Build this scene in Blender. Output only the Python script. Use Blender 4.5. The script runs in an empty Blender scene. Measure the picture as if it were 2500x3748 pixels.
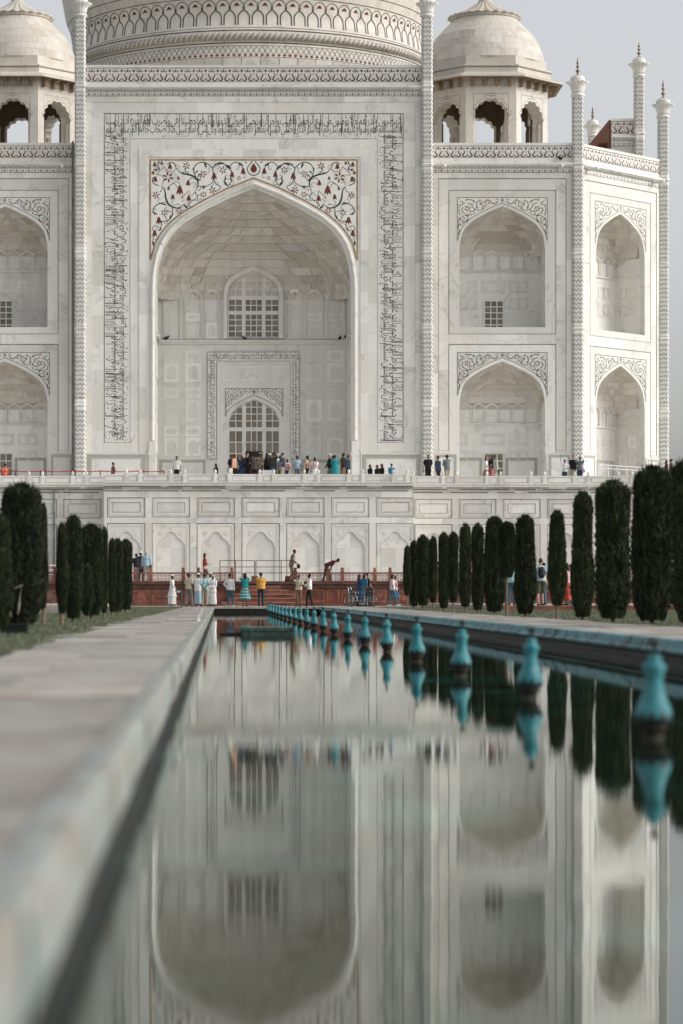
import bpy, math, random
from math import pi, sin, cos, sqrt, radians
from mathutils import Vector, Matrix, noise
from mathutils.geometry import tessellate_polygon
random.seed(7)
SC = bpy.context.scene
COL = SC.collection

# ---------------------------------------------------------------- camera
F = 9470.0                      # focal length in photo pixels (photo 2500 x 3748)
HX, HY = 805.0, 2187.0          # vanishing point of the pool axis
CX, CZ = -2.35, 0.447           # camera stands left of the axis, low over the pool edge
cam = bpy.data.cameras.new("camera")
cam_o = bpy.data.objects.new("camera", cam)
COL.objects.link(cam_o)
SC.camera = cam_o
cam.sensor_fit = 'VERTICAL'
cam.sensor_height = 36.0
cam.sensor_width = 24.0
cam.lens = F / 3748 * 36.0
cam.shift_x = (1250 - HX) / 3748
cam.shift_y = (HY - 1874) / 3748
cam.clip_start = 0.05
cam.clip_end = 6000
cam_o.location = (CX, 0, CZ)
cam_o.rotation_euler = (pi / 2, 0, 0)
cam.dof.use_dof = True
cam.dof.focus_distance = 150
cam.dof.aperture_fstop = 1.9

# ---------------------------------------------------------------- sky and sun
SUN_AZ, SUN_EL = radians(-12), radians(30)    # low in the haze, from the right, just in front of the facade
sd = Vector((cos(SUN_EL) * cos(SUN_AZ), cos(SUN_EL) * sin(SUN_AZ), sin(SUN_EL)))
world = bpy.data.worlds.new("World")
SC.world = world
world.use_nodes = True
wn, wl = world.node_tree.nodes, world.node_tree.links
wn.clear()
sky = wn.new('ShaderNodeTexSky')
sky.sky_type = 'NISHITA'
sky.sun_disc = False
sky.sun_elevation = SUN_EL
sky.sun_rotation = pi / 2 - SUN_AZ
sky.air_density = 1.0
sky.dust_density = 3.4
sky.ozone_density = 1.0
hs = wn.new('ShaderNodeHueSaturation')
hs.inputs['Saturation'].default_value = 0.17
bg = wn.new('ShaderNodeBackground')
bg.inputs['Strength'].default_value = 0.15
wo = wn.new('ShaderNodeOutputWorld')
wl.new(sky.outputs[0], hs.inputs['Color'])
wl.new(hs.outputs[0], bg.inputs['Color'])
wl.new(bg.outputs[0], wo.inputs['Surface'])
sun = bpy.data.lights.new("sun", 'SUN')
sun.energy = 0.5
sun.angle = radians(10)
sun.color = (1.0, 0.86, 0.70)
sun_o = bpy.data.objects.new("sun", sun)
COL.objects.link(sun_o)
sun_o.location = (60, 40, 80)
sun_o.rotation_euler = (-sd).to_track_quat('-Z', 'Y').to_euler()
vs = SC.view_settings
vs.view_transform = 'Standard'
vs.look = 'None'
vs.gamma = 1.0
vs.use_curve_mapping = False
vs.exposure = 0.38
SC.cycles.max_bounces = 7
SC.cycles.diffuse_bounces = 6
SC.cycles.glossy_bounces = 3
SC.cycles.transmission_bounces = 2
SC.cycles.transparent_max_bounces = 4
SC.cycles.caustics_reflective = False
SC.cycles.caustics_refractive = False
SC.cycles.use_adaptive_sampling = True
SC.cycles.adaptive_threshold = 0.02
SC.cycles.use_denoising = True


def at(px, py, Y):
    """photo pixel at depth Y -> point in the place"""
    return Vector((CX + (px - HX) * Y / F, Y, CZ + (HY - py) * Y / F))


def wx(px, Y):
    return CX + (px - HX) * Y / F


def wz(py, Y):
    return CZ + (HY - py) * Y / F


# ---------------------------------------------------------------- materials
MATS = {}


class NT:
    def __init__(s, name):
        s.m = bpy.data.materials.new(name)
        s.m.use_nodes = True
        s.t = s.m.node_tree
        s.b = s.t.nodes['Principled BSDF']
        s.b.inputs['Specular IOR Level'].default_value = 0.3
        MATS[name] = s.m

    def n(s, typ, **kw):
        nd = s.t.nodes.new(typ)
        for k, v in kw.items():
            if k.startswith('i_'):
                nd.inputs[k[2:].replace('_', ' ')].default_value = v
            else:
                setattr(nd, k, v)
        return nd

    def l(s, a, b):
        s.t.links.new(a, b)

    def math(s, op, a, b=None, c=None):
        nd = s.t.nodes.new('ShaderNodeMath')
        nd.operation = op
        for i, v in enumerate((a, b, c)):
            if v is None:
                continue
            if isinstance(v, (int, float)):
                nd.inputs[i].default_value = v
            else:
                s.l(v, nd.inputs[i])
        return nd.outputs[0]

    def mix(s, fac, a, b, blend='MIX'):
        nd = s.t.nodes.new('ShaderNodeMix')
        nd.data_type = 'RGBA'
        nd.blend_type = blend
        for sock, v in ((nd.inputs[0], fac), (nd.inputs[6], a), (nd.inputs[7], b)):
            if isinstance(v, (int, float)):
                sock.default_value = v
            elif isinstance(v, tuple):
                sock.default_value = v if len(v) == 4 else (*v, 1)
            else:
                s.l(v, sock)
        return nd.outputs[2]

    def ramp(s, fac, stops, interp='LINEAR'):
        nd = s.t.nodes.new('ShaderNodeValToRGB')
        e = nd.color_ramp.elements
        nd.color_ramp.interpolation = interp
        while len(e) < len(stops):
            e.new(0.5)
        for el, (p, c) in zip(e, stops):
            el.position = p
            el.color = (c, c, c, 1) if isinstance(c, (int, float)) else (*c, 1)
        s.l(fac, nd.inputs[0])
        return nd.outputs[0]

    def noise(s, vec, scale, detail=4, rough=0.55, dist=0.0):
        nd = s.n('ShaderNodeTexNoise', i_Scale=scale, i_Detail=detail, i_Roughness=rough, i_Distortion=dist)
        if vec is not None:
            s.l(vec, nd.inputs['Vector'])
        return nd.outputs['Fac']

    def pos(s, scale=None, jitter=0.0):
        g = s.n('ShaderNodeNewGeometry').outputs['Position']
        if jitter:
            r = s.n('ShaderNodeObjectInfo').outputs['Random']
            cb = s.n('ShaderNodeCombineXYZ')
            s.l(s.math('MULTIPLY', r, jitter), cb.inputs[0])
            s.l(s.math('MULTIPLY', r, jitter * 0.37), cb.inputs[1])
            s.l(s.math('MULTIPLY', r, jitter * 1.71), cb.inputs[2])
            v = s.n('ShaderNodeVectorMath', operation='ADD')
            s.l(g, v.inputs[0])
            s.l(cb.outputs[0], v.inputs[1])
            g = v.outputs[0]
        if scale:
            v = s.n('ShaderNodeVectorMath', operation='MULTIPLY')
            s.l(g, v.inputs[0])
            v.inputs[1].default_value = scale
            g = v.outputs[0]
        return g

    def bump(s, h, strength=0.3, dist=0.02):
        b = s.n('ShaderNodeBump', i_Strength=strength, i_Distance=dist)
        s.l(h, b.inputs['Height'])
        s.l(b.outputs[0], s.b.inputs['Normal'])

    def out(s, col, rough=0.6):
        if isinstance(col, tuple):
            s.b.inputs['Base Color'].default_value = (*col, 1)
        else:
            s.l(col, s.b.inputs['Base Color'])
        if isinstance(rough, (int, float)):
            s.b.inputs['Roughness'].default_value = rough
        else:
            s.l(rough, s.b.inputs['Roughness'])
        return s.m


def marble(name, base, vein, spread=0.21, warm=(0.60, 0.52, 0.42), warmth=0.25, veins=0.75, stain=0.25):
    n = NT(name)
    rnd = n.n('ShaderNodeObjectInfo').outputs['Random']
    p = n.pos(jitter=61.0)
    big = n.noise(p, 0.45, 3, 0.5, 0.6)
    v1 = n.noise(p, 0.42, 5, 0.55, 0.9)
    ridge = n.math('ABSOLUTE', n.math('SUBTRACT', v1, 0.5))
    vm = n.ramp(ridge, [(0.0, 0.9), (0.01, 0.45), (0.05, 0.0)])
    gate = n.ramp(big, [(0.45, 0.0), (0.66, 1.0)])
    vfac = n.math('MULTIPLY', n.math('MULTIPLY', vm, gate), veins)
    cloud = n.ramp(n.noise(p, 1.7, 5, 0.62, 1.0), [(0.3, 0.0), (0.75, 1.0)])
    c = n.mix(n.math('MULTIPLY', cloud, 0.5), base, tuple(x * y for x, y in zip(base, (0.84, 0.85, 0.85))))
    # each stone has its own tone
    r2 = n.math('FRACT', n.math('MULTIPLY', rnd, 7.31))
    c = n.mix(n.math('MULTIPLY', n.math('POWER', r2, 3.0), warmth), c, warm)
    val = n.math('ADD', n.math('MULTIPLY', rnd, spread), 1.0 - spread * 0.62)
    vv = n.n('ShaderNodeVectorMath', operation='SCALE')
    n.l(c, vv.inputs[0])
    n.l(val, vv.inputs['Scale'])
    c = n.mix(vfac, vv.outputs[0], vein)
    # weather streaks running down
    st = n.noise(n.pos(scale=(1.3, 1.3, 0.12)), 1.0, 5, 0.6)
    c = n.mix(n.math('MULTIPLY', n.ramp(st, [(0.5, 0.0), (0.8, 1.0)]), stain), c, tuple(x * 0.62 for x in warm))
    n.out(c, 0.5)
    return n.m


MARB = marble('white_marble', (0.80, 0.785, 0.745), (0.36, 0.36, 0.35), warm=(0.66, 0.60, 0.50), warmth=0.45, stain=0.22)
MARB2 = marble('carved_marble', (0.79, 0.78, 0.745), (0.42, 0.42, 0.40), spread=0.2, warm=(0.6, 0.53, 0.44), stain=0.3)
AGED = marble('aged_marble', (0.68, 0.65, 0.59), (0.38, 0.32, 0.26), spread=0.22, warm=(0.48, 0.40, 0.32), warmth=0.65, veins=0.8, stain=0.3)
OLDM = marble('dome_marble', (0.68, 0.65, 0.59), (0.36, 0.33, 0.29), spread=0.15, warm=(0.54, 0.45, 0.35), warmth=0.55, stain=0.4)


def plain(name, col, rough=0.6, var=0.12, scale=3.0, metal=0.0, objvar=0.0):
    n = NT(name)
    f = n.ramp(n.noise(n.pos(jitter=23.0), scale, 5), [(0.25, 1 - var), (0.75, 1 + var)])
    c = n.mix(1.0, col, f, 'MULTIPLY')
    if objvar:
        rnd = n.n('ShaderNodeObjectInfo').outputs['Random']
        vv = n.n('ShaderNodeVectorMath', operation='SCALE')
        n.l(c, vv.inputs[0])
        n.l(n.math('ADD', n.math('MULTIPLY', rnd, objvar), 1 - objvar / 2), vv.inputs['Scale'])
        c = vv.outputs[0]
    n.b.inputs['Metallic'].default_value = metal
    return n.out(c, rough)


BLACK = plain('black_inlay', (0.065, 0.067, 0.064), 0.5, 0.5, 6)
LINE = plain('grey_line_inlay', (0.20, 0.20, 0.185), 0.5, 0.7, 1.2)
RED = plain('red_inlay', (0.15, 0.035, 0.028), 0.5, 0.45, 9)
GREEN = plain('green_inlay', (0.028, 0.045, 0.04), 0.5, 0.5, 7)
TAN = plain('tan_border_inlay', (0.36, 0.25, 0.14), 0.5, 0.5, 3)
MOTIF = plain('dark_red_inlay', (0.11, 0.045, 0.04), 0.5, 0.3, 3, objvar=0.8)
PALEIN = plain('faded_inlay', (0.34, 0.31, 0.26), 0.5, 0.3, 4)
BRASS = plain('brass', (0.26, 0.19, 0.14), 0.45, 0.3, 5, metal=0.5)
DARK = plain('painted_interior_shade', (0.03, 0.026, 0.022), 0.9, 0.4, 1)  # near-black colour that paints the shade of unlit openings


def mk_chevron():
    n = NT('chevron_marble')
    uv = n.n('ShaderNodeUVMap', uv_map='UVMap').outputs[0]
    sx = n.n('ShaderNodeSeparateXYZ')
    n.l(uv, sx.inputs[0])
    tri = n.math('MULTIPLY', n.math('PINGPONG', sx.outputs[0], 0.13), 1.35)
    y = n.math('DIVIDE', n.math('ADD', sx.outputs[1], tri), 0.318)
    fr = n.math('FRACT', y)
    a = n.math('LESS_THAN', fr, 0.17)
    b = n.math('MULTIPLY', n.math('GREATER_THAN', fr, 0.31), n.math('LESS_THAN', fr, 0.48))
    ln = n.math('ADD', a, b)
    wnz = n.n('ShaderNodeTexWhiteNoise', noise_dimensions='2D')
    cb = n.n('ShaderNodeCombineXYZ')
    n.l(n.math('FLOOR', y), cb.inputs[0])
    n.l(n.math('FLOOR', n.math('DIVIDE', sx.outputs[0], 0.13)), cb.inputs[1])
    n.l(cb.outputs[0], wnz.inputs['Vector'])
    tone = n.ramp(wnz.outputs['Value'], [(0.0, (0.20, 0.195, 0.18)), (0.55, (0.11, 0.11, 0.10)), (0.75, (0.02, 0.022, 0.02))])
    cl = n.ramp(n.noise(n.pos(), 1.2, 5), [(0.3, (0.78, 0.775, 0.74)), (0.75, (0.66, 0.65, 0.61))])
    n.out(n.mix(n.math('MULTIPLY', ln, 0.92), cl, tone), 0.5)
    return n.m


CHEV = mk_chevron()


def mk_fretborder():
    n = NT('dado_border_inlay')
    p = n.n('ShaderNodeSeparateXYZ')
    n.l(n.pos(), p.inputs[0])
    tri = n.math('PINGPONG', n.math('ADD', p.outputs[0], p.outputs[1]), 0.06)
    fr = n.math('FRACT', n.math('DIVIDE', n.math('ADD', p.outputs[2], tri), 0.09))
    n.out(n.mix(n.math('LESS_THAN', fr, 0.42), (0.55, 0.535, 0.49), (0.20, 0.195, 0.17)), 0.5)
    return n.m


FRET = mk_fretborder()


def mk_jali():
    n = NT('pierced_screen_marble')
    tc = n.pos()
    sp = n.n('ShaderNodeSeparateXYZ')
    n.l(tc, sp.inputs[0])
    P = 0.075
    u = n.math('DIVIDE', n.math('ADD', sp.outputs[0], sp.outputs[1]), P)
    w = n.math('DIVIDE', sp.outputs[2], P * 0.866)
    row = n.math('MULTIPLY', n.math('FLOORED_MODULO', n.math('FLOOR', w), 2.0), 0.5)
    fu = n.math('SUBTRACT', n.math('FRACT', n.math('ADD', u, row)), 0.5)
    fw = n.math('SUBTRACT', n.math('FRACT', w), 0.5)
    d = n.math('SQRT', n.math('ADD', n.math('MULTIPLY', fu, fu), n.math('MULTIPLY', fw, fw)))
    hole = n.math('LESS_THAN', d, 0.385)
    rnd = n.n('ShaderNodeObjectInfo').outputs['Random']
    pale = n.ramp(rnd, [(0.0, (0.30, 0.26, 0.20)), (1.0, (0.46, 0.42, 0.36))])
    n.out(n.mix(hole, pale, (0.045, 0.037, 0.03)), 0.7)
    return n.m


JALI = mk_jali()


def mk_sandstone():
    n = NT('red_sandstone')
    rnd = n.n('ShaderNodeObjectInfo').outputs['Random']
    p = n.pos(jitter=17.0)
    a = n.noise(p, 1.6, 6, 0.6, 0.6)
    c = n.ramp(a, [(0.25, (0.13, 0.042, 0.03)), (0.5, (0.23, 0.085, 0.058)), (0.75, (0.36, 0.165, 0.125))])
    st = n.noise(n.pos(scale=(2.2, 2.2, 0.5)), 1.0, 5, 0.65)
    c = n.mix(n.ramp(st, [(0.48, 0.0), (0.72, 0.75)]), c, (0.07, 0.045, 0.035))
    vv = n.n('ShaderNodeVectorMath', operation='SCALE')
    n.l(c, vv.inputs[0])
    n.l(n.math('ADD', n.math('MULTIPLY', rnd, 0.6), 0.72), vv.inputs['Scale'])
    n.bump(n.noise(p, 14, 4), 0.3, 0.02)
    return n.out(vv.outputs[0], 0.8)


SAND = mk_sandstone()


def mk_sandstone_dark():
    n = NT('weathered_sandstone')
    p = n.pos()
    a = n.noise(n.pos(scale=(1, 1, 2.0)), 1.5, 6, 0.65)
    c = n.ramp(a, [(0.3, (0.05, 0.035, 0.03)), (0.55, (0.12, 0.065, 0.05)), (0.75, (0.22, 0.10, 0.075))])
    n.bump(n.noise(p, 9, 4), 0.5, 0.03)
    return n.out(c, 0.85)


SANDD = mk_sandstone_dark()


def mk_paving():
    n = NT('worn_paving_stone')
    p = n.pos(jitter=9.0)
    rnd = n.n('ShaderNodeObjectInfo').outputs['Random']
    a = n.noise(p, 2.3, 6, 0.62, 0.4)
    c = n.ramp(a, [(0.28, (0.28, 0.25, 0.215)), (0.5, (0.38, 0.36, 0.325)), (0.75, (0.46, 0.45, 0.42))])
    pk = n.noise(n.pos(), 1.1, 4, .6)
    c = n.mix(n.ramp(pk, [(0.54, 0.0), (0.68, 0.6)]), c, (0.34, 0.265, 0.21))
    dk = n.noise(n.pos(scale=(1.0, 0.6, 1.0)), 1.9, 5, .65)
    c = n.mix(n.ramp(dk, [(0.53, 0.0), (0.68, 0.7)]), c, (0.19, 0.17, 0.14))
    c = n.mix(n.ramp(dk, [(0.30, 0.6), (0.42, 0.0)]), c, (0.54, 0.53, 0.50))
    vv = n.n('ShaderNodeVectorMath', operation='SCALE')
    n.l(c, vv.inputs[0])
    n.l(n.math('ADD', n.math('MULTIPLY', rnd, 0.42), 0.77), vv.inputs['Scale'])
    n.bump(n.noise(p, 11, 5), 0.35, 0.01)
    return n.out(vv.outputs[0], 0.75)


PAVE = mk_paving()


def mk_nosing(name, c0, c1, wear, lo=0.45, hi=0.62):
    n = NT(name)
    a = n.noise(n.pos(scale=(3, 1.6, 3)), 1.5, 6, 0.65)
    c = n.mix(n.ramp(n.noise(n.pos(scale=(1, .5, 1)), 5, 4, .65), [(0.4, 0.0), (0.6, 1.0)]), c0, c1)
    c = n.mix(n.ramp(a, [(lo, 0.0), (hi, 1.0)]), c, wear)
    n.bump(n.noise(n.pos(), 30, 3), 0.2, 0.005)
    return n.out(c, 0.6)


NOSE_L = mk_nosing('worn_pale_turquoise_paint', (0.22, 0.27, 0.26), (0.38, 0.405, 0.385), (0.27, 0.245, 0.205), 0.46, 0.58)
NOSE_R = mk_nosing('turquoise_paint', (0.10, 0.27, 0.31), (0.20, 0.36, 0.38), (0.055, 0.075, 0.075), 0.5, 0.62)
POOLWALL = mk_nosing('wet_pool_wall', (0.014, 0.014, 0.011), (0.024, 0.022, 0.017), (0.008, 0.010, 0.008))


def mk_fountain():
    n = NT('fountain_turquoise_paint')
    p = n.pos(jitter=11.0)
    sp = n.n('ShaderNodeSeparateXYZ')
    n.l(n.n('ShaderNodeTexCoord').outputs['Object'], sp.inputs[0])
    ang = n.math('ARCTAN2', sp.outputs[1], sp.outputs[0])
    petal = n.math('ABSOLUTE', n.math('SINE', n.math('MULTIPLY', ang, 5.0)))
    c = n.ramp(n.noise(p, 9, 5), [(0.3, (0.012, 0.16, 0.20)), (0.55, (0.035, 0.23, 0.26)), (0.8, (0.16, 0.34, 0.35))])
    edge = n.math('MULTIPLY', n.math('LESS_THAN', sp.outputs[2], n.math('MULTIPLY', petal, 0.045)), 1.0)
    c = n.mix(edge, c, (0.03, 0.05, 0.05))
    c = n.mix(n.ramp(n.noise(p, 16, 5, .7), [(0.60, 0.0), (0.68, 0.6)]), c, (0.30, 0.36, 0.34))
    c = n.mix(n.ramp(n.noise(n.pos(scale=(1, 1, .35), jitter=5.0), 22, 4, .6), [(0.6, 0.0), (0.7, 0.85)]), c, (0.10, 0.075, 0.05))
    return n.out(c, 0.5)


FOUNT = mk_fountain()
CORR = plain('corroded_metal', (0.03, 0.024, 0.018), 0.8, 0.4, 20)


def mk_water():
    n = NT('pool_water')
    for nd in list(n.t.nodes):
        if nd.type == 'BSDF_PRINCIPLED':
            n.t.nodes.remove(nd)
    out = [x for x in n.t.nodes if x.type == 'OUTPUT_MATERIAL'][0]
    dif = n.n('ShaderNodeBsdfDiffuse')
    al = n.ramp(n.noise(n.pos(), 0.9, 4, 0.6), [(0.54, (0.012, 0.020, 0.013)), (0.68, (0.015, 0.15, 0.12))])
    n.l(al, dif.inputs[0])
    gl = n.n('ShaderNodeBsdfGlossy')
    gl.inputs['Roughness'].default_value = 0.009
    gl.inputs['Color'].default_value = (0.91, 0.95, 0.93, 1)
    fr = n.n('ShaderNodeFresnel', i_IOR=1.7)
    bm = n.n('ShaderNodeBump', i_Strength=0.026, i_Distance=0.02)
    n.l(n.noise(n.pos(), 6.0, 3, 0.5), bm.inputs['Height'])
    n.l(bm.outputs[0], gl.inputs['Normal'])
    mx = n.n('ShaderNodeMixShader')
    n.l(fr.outputs[0], mx.inputs[0])
    n.l(dif.outputs[0], mx.inputs[1])
    n.l(gl.outputs[0], mx.inputs[2])
    n.l(mx.outputs[0], out.inputs[0])
    return n.m


WATER = mk_water()


def mk_leaf():
    n = NT('cypress_foliage')
    p = n.pos(scale=(7, 7, 3.2), jitter=31.0)
    a = n.noise(p, 1.0, 4, 0.6)
    rnd = n.n('ShaderNodeObjectInfo').outputs['Random']
    c = n.ramp(a, [(0.3, (0.011, 0.018, 0.009)), (0.5, (0.024, 0.038, 0.017)), (0.74, (0.062, 0.072, 0.030))])
    c = n.mix(n.math('MULTIPLY', n.ramp(n.noise(p, 0.6, 3), [(0.58, 0.0), (0.75, 1.0)]), 0.4), c, (0.09, 0.075, 0.035))
    vv = n.n('ShaderNodeVectorMath', operation='SCALE')
    n.l(c, vv.inputs[0])
    n.l(n.math('ADD', n.math('MULTIPLY', rnd, 0.45), 0.8), vv.inputs['Scale'])
    return n.out(vv.outputs[0], 0.7)


LEAF = mk_leaf()
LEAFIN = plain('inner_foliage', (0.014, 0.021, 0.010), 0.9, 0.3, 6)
BARK = plain('bark', (0.16, 0.12, 0.085), 0.9, 0.35, 12)


def mk_lawn():
    n = NT('lawn_soil')
    a = n.noise(n.pos(), 0.35, 5, 0.6)
    c = n.ramp(a, [(0.3, (0.09, 0.105, 0.065)), (0.55, (0.14, 0.15, 0.10)), (0.75, (0.22, 0.21, 0.155))])
    return n.out(c, 0.9)


LAWN = mk_lawn()


def mk_blade():
    n = NT('grass_blade')
    a = n.noise(n.pos(), 0.6, 4)
    return n.out(n.ramp(a, [(0.3, (0.085, 0.11, 0.06)), (0.55, (0.14, 0.16, 0.10)), (0.8, (0.24, 0.235, 0.16))]), 0.7)


BLADE = mk_blade()
PATHM = plain('path_stone', (0.36, 0.33, 0.29), 0.8, 0.2, 1.2)
STEEL = plain('bright_steel', (0.55, 0.55, 0.56), 0.3, 0.1, 5, metal=0.85)
PIPE = plain('dark_red_painted_pipe', (0.10, 0.03, 0.03), 0.5, 0.4, 8)
GPIPE = plain('grey_pipe', (0.20, 0.21, 0.20), 0.6, 0.5, 2)
GPOST = plain('green_painted_post', (0.015, 0.06, 0.04), 0.5, 0.2, 6)
BLK = plain('black_plastic', (0.012, 0.012, 0.013), 0.5, 0.2, 6)
WHT = plain('white_plastic', (0.72, 0.72, 0.72), 0.5, 0.05, 6)
TAPE = plain('red_tape', (0.42, 0.03, 0.035), 0.5, 0.1, 6)
ROPEM = plain('frayed_rope', (0.30, 0.26, 0.20), 0.9, 0.25, 30)


# ---------------------------------------------------------------- mesh helpers
OFF = {}


def link(o, parent=None):
    COL.objects.link(o)
    if parent is not None:
        o.parent = parent
    return o


def tag(o, label=None, cat=None, group=None, kind=None):
    for k, v in (('label', label), ('category', cat), ('group', group), ('kind', kind)):
        if v:
            o[k] = v
    return o


def empty(name, loc, label=None, cat=None, group=None, rz=0.0):
    o = bpy.data.objects.new(name, None)
    o.empty_display_size = 0.3
    o.location = loc
    o.rotation_euler = (0, 0, rz)
    link(o)
    OFF[o] = Vector(loc)
    return tag(o, label, cat, group)


class MB:
    """collects shapes in a frame: (u, d, z) -> O + u U + d D + z Z"""

    def __init__(s, fr=None):
        s.v, s.f, s.sm, s.uv = [], [], [], None
        s.fr = fr

    def p(s, u, d, z):
        if s.fr is None:
            return (u, d, z)
        O, U, D = s.fr
        return (O[0] + u * U[0] + d * D[0], O[1] + u * U[1] + d * D[1], O[2] + z)

    def add(s, pts, faces, smooth=False):
        b = len(s.v)
        s.v += [s.p(*q) for q in pts]
        s.f += [tuple(i + b for i in f) for f in faces]
        s.sm += [smooth] * len(faces)

    def box(s, u0, u1, d0, d1, z0, z1):
        s.add([(u0, d0, z0), (u1, d0, z0), (u1, d1, z0), (u0, d1, z0), (u0, d0, z1), (u1, d0, z1), (u1, d1, z1), (u0, d1, z1)],
              [(0, 1, 5, 4), (1, 2, 6, 5), (2, 3, 7, 6), (3, 0, 4, 7), (4, 5, 6, 7), (3, 2, 1, 0)])
        return s

    def frame(s, u0, u1, z0, z1, w, d0, d1):
        """rectangular frame of bar width w, outer edge given"""
        s.box(u0, u1, d0, d1, z1 - w, z1)
        s.box(u0, u1, d0, d1, z0, z0 + w)
        s.box(u0, u0 + w, d0, d1, z0 + w, z1 - w)
        s.box(u1 - w, u1, d0, d1, z0 + w, z1 - w)
        return s

    def plate(s, outer, holes, d0, d1, back=False):
        """flat plate in the u-z plane with holes, front at d0, reveals back to d1"""
        loops = [outer] + holes
        tri = tessellate_polygon([[Vector((q[0], q[1], 0)) for q in lp] for lp in loops])
        flat = [q for lp in loops for q in lp]
        s.add([(q[0], d0, q[1]) for q in flat], [tuple(t) for t in tri])
        if back:
            s.add([(q[0], d1, q[1]) for q in flat], [tuple(t) for t in tri])
        for lp in loops:
            n = len(lp)
            s.add([(q[0], d0, q[1]) for q in lp] + [(q[0], d1, q[1]) for q in lp],
                  [(i, (i + 1) % n, n + (i + 1) % n, n + i) for i in range(n)])
        return s

    def poly(s, pts, d):
        s.add([(q[0], d, q[1]) for q in pts], [tuple(range(len(pts)))])
        return s

    def ribbon(s, pts, w, d, taper=False, closed=False):
        """flat stroke in the u-z plane"""
        n = len(pts)
        if n < 2:
            return s
        vs, fs = [], []
        for i in range(n):
            a = pts[(i - 1) % n] if (closed or i > 0) else pts[i]
            b = pts[(i + 1) % n] if (closed or i < n - 1) else pts[i]
            tx, tz = b[0] - a[0], b[1] - a[1]
            L = math.hypot(tx, tz) or 1e-6
            ww = w / 2
            if taper:
                ww *= (1 - 0.75 * i / (n - 1)) if taper == 1 else (0.15 + sin(pi * i / (n - 1)))
            nx, nz = -tz / L * ww, tx / L * ww
            vs += [(pts[i][0] + nx, d, pts[i][1] + nz), (pts[i][0] - nx, d, pts[i][1] - nz)]
        m = n if closed else n - 1
        fs = [(2 * i, 2 * i + 1, 2 * ((i + 1) % n) + 1, 2 * ((i + 1) % n)) for i in range(m)]
        s.add(vs, fs)
        return s

    def lathe(s, prof, n=24, cu=0.0, cd=0.0, smooth=True, a0=0.0, a1=2 * pi, cap=True, rot=0.0, mod=None):
        full = abs(a1 - a0 - 2 * pi) < 1e-6
        m = n if full else n + 1
        vs = []
        for r, z in prof:
            for i in range(m):
                a = a0 + (a1 - a0) * i / n + rot
                rr = r * (mod(a, z) if mod else 1.0)
                vs.append((cu + rr * cos(a), cd + rr * sin(a), z))
        fs = []
        for j in range(len(prof) - 1):
            for i in range(n):
                k = (i + 1) % m
                fs.append((j * m + i, j * m + k, (j + 1) * m + k, (j + 1) * m + i))
        s.add(vs, fs, smooth)
        if cap and full:
            b = len(s.v)
            s.f += [tuple(b - m + i for i in range(m)), tuple(b - len(vs) + i for i in reversed(range(m)))]
            s.sm += [False, False]
        return s

    def tube(s, pts, r, n=6, closed=False, cap=True):
        pts = [Vector(q) for q in pts]
        N = len(pts)
        rr = r if isinstance(r, (list, tuple)) else [r] * N
        vs, fs = [], []
        for i in range(N):
            a = pts[(i - 1) % N] if (closed or i > 0) else pts[i]
            b = pts[(i + 1) % N] if (closed or i < N - 1) else pts[i]
            t = (b - a).normalized()
            up = Vector((0, 0, 1)) if abs(t.z) < 0.9 else Vector((1, 0, 0))
            x = t.cross(up).normalized()
            y = x.cross(t)
            for k in range(n):
                g = 2 * pi * k / n
                q = pts[i] + (x * cos(g) + y * sin(g)) * rr[i]
                vs.append(tuple(q))
        for i in range(N if closed else N - 1):
            j = (i + 1) % N
            for k in range(n):
                l = (k + 1) % n
                fs.append((i * n + k, i * n + l, j * n + l, j * n + k))
        if cap and not closed:
            fs.append(tuple(range(n)))
            fs.append(tuple((N - 1) * n + k for k in range(n)))
        s.add(vs, fs, True)
        return s

    def mesh(s, name, mat, off=(0, 0, 0)):
        me = bpy.data.meshes.new(name)
        o = off
        me.from_pydata([(a - o[0], b - o[1], c - o[2]) for a, b, c in s.v], [], s.f)
        if any(s.sm):
            me.polygons.foreach_set('use_smooth', s.sm)
        if s.uv:
            lay = me.uv_layers.new(name='UVMap')
            for lp in me.loops:
                lay.data[lp.index].uv = s.uv[lp.vertex_index]
        me.materials.append(mat)
        me.update()
        return me

    def build(s, name, mat, parent=None, kind=None, label=None):
        off = OFF.get(parent, (0, 0, 0)) if parent is not None else (0, 0, 0)
        o = bpy.data.objects.new(name, s.mesh(name, mat, off))
        link(o, parent)
        OFF[o] = Vector(off)
        return tag(o, label=label, kind=kind)


def inst(name, me, parent, loc, rz=0.0, sc=None):
    o = bpy.data.objects.new(name, me)
    off = OFF.get(parent, Vector((0, 0, 0))) if parent is not None else Vector((0, 0, 0))
    o.location = Vector(loc) - off
    o.rotation_euler = (0, 0, rz)
    if sc:
        o.scale = sc
    link(o, parent)
    OFF[o] = Vector(loc)
    return o


def rebase(o, loc):
    """move a one-mesh thing's origin to loc without moving it"""
    o.data.transform(Matrix.Translation(-Vector(loc)))
    o.location = loc
    return o


def crom(pts, n=6):
    """smooth curve through points"""
    out = []
    P = [pts[0]] + list(pts) + [pts[-1]]
    for i in range(1, len(P) - 2):
        for k in range(n):
            t = k / n
            q = []
            for c in range(len(pts[0])):
                a, b, d, e = P[i - 1][c], P[i][c], P[i + 1][c], P[i + 2][c]
                q.append(0.5 * (2 * b + (d - a) * t + (2 * a - 5 * b + 4 * d - e) * t * t + (3 * b - a - 3 * d + e) * t ** 3))
            out.append(tuple(q))
    out.append(tuple(pts[-1]))
    return out


ARCH = [(0, 0), (.253, .10), (.486, .216), (.6875, .335), (.80, .43), (.864, .506), (.92, .60), (.957, .71), (.980, .82), (.994, .93), (1, 1.06)]


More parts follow.
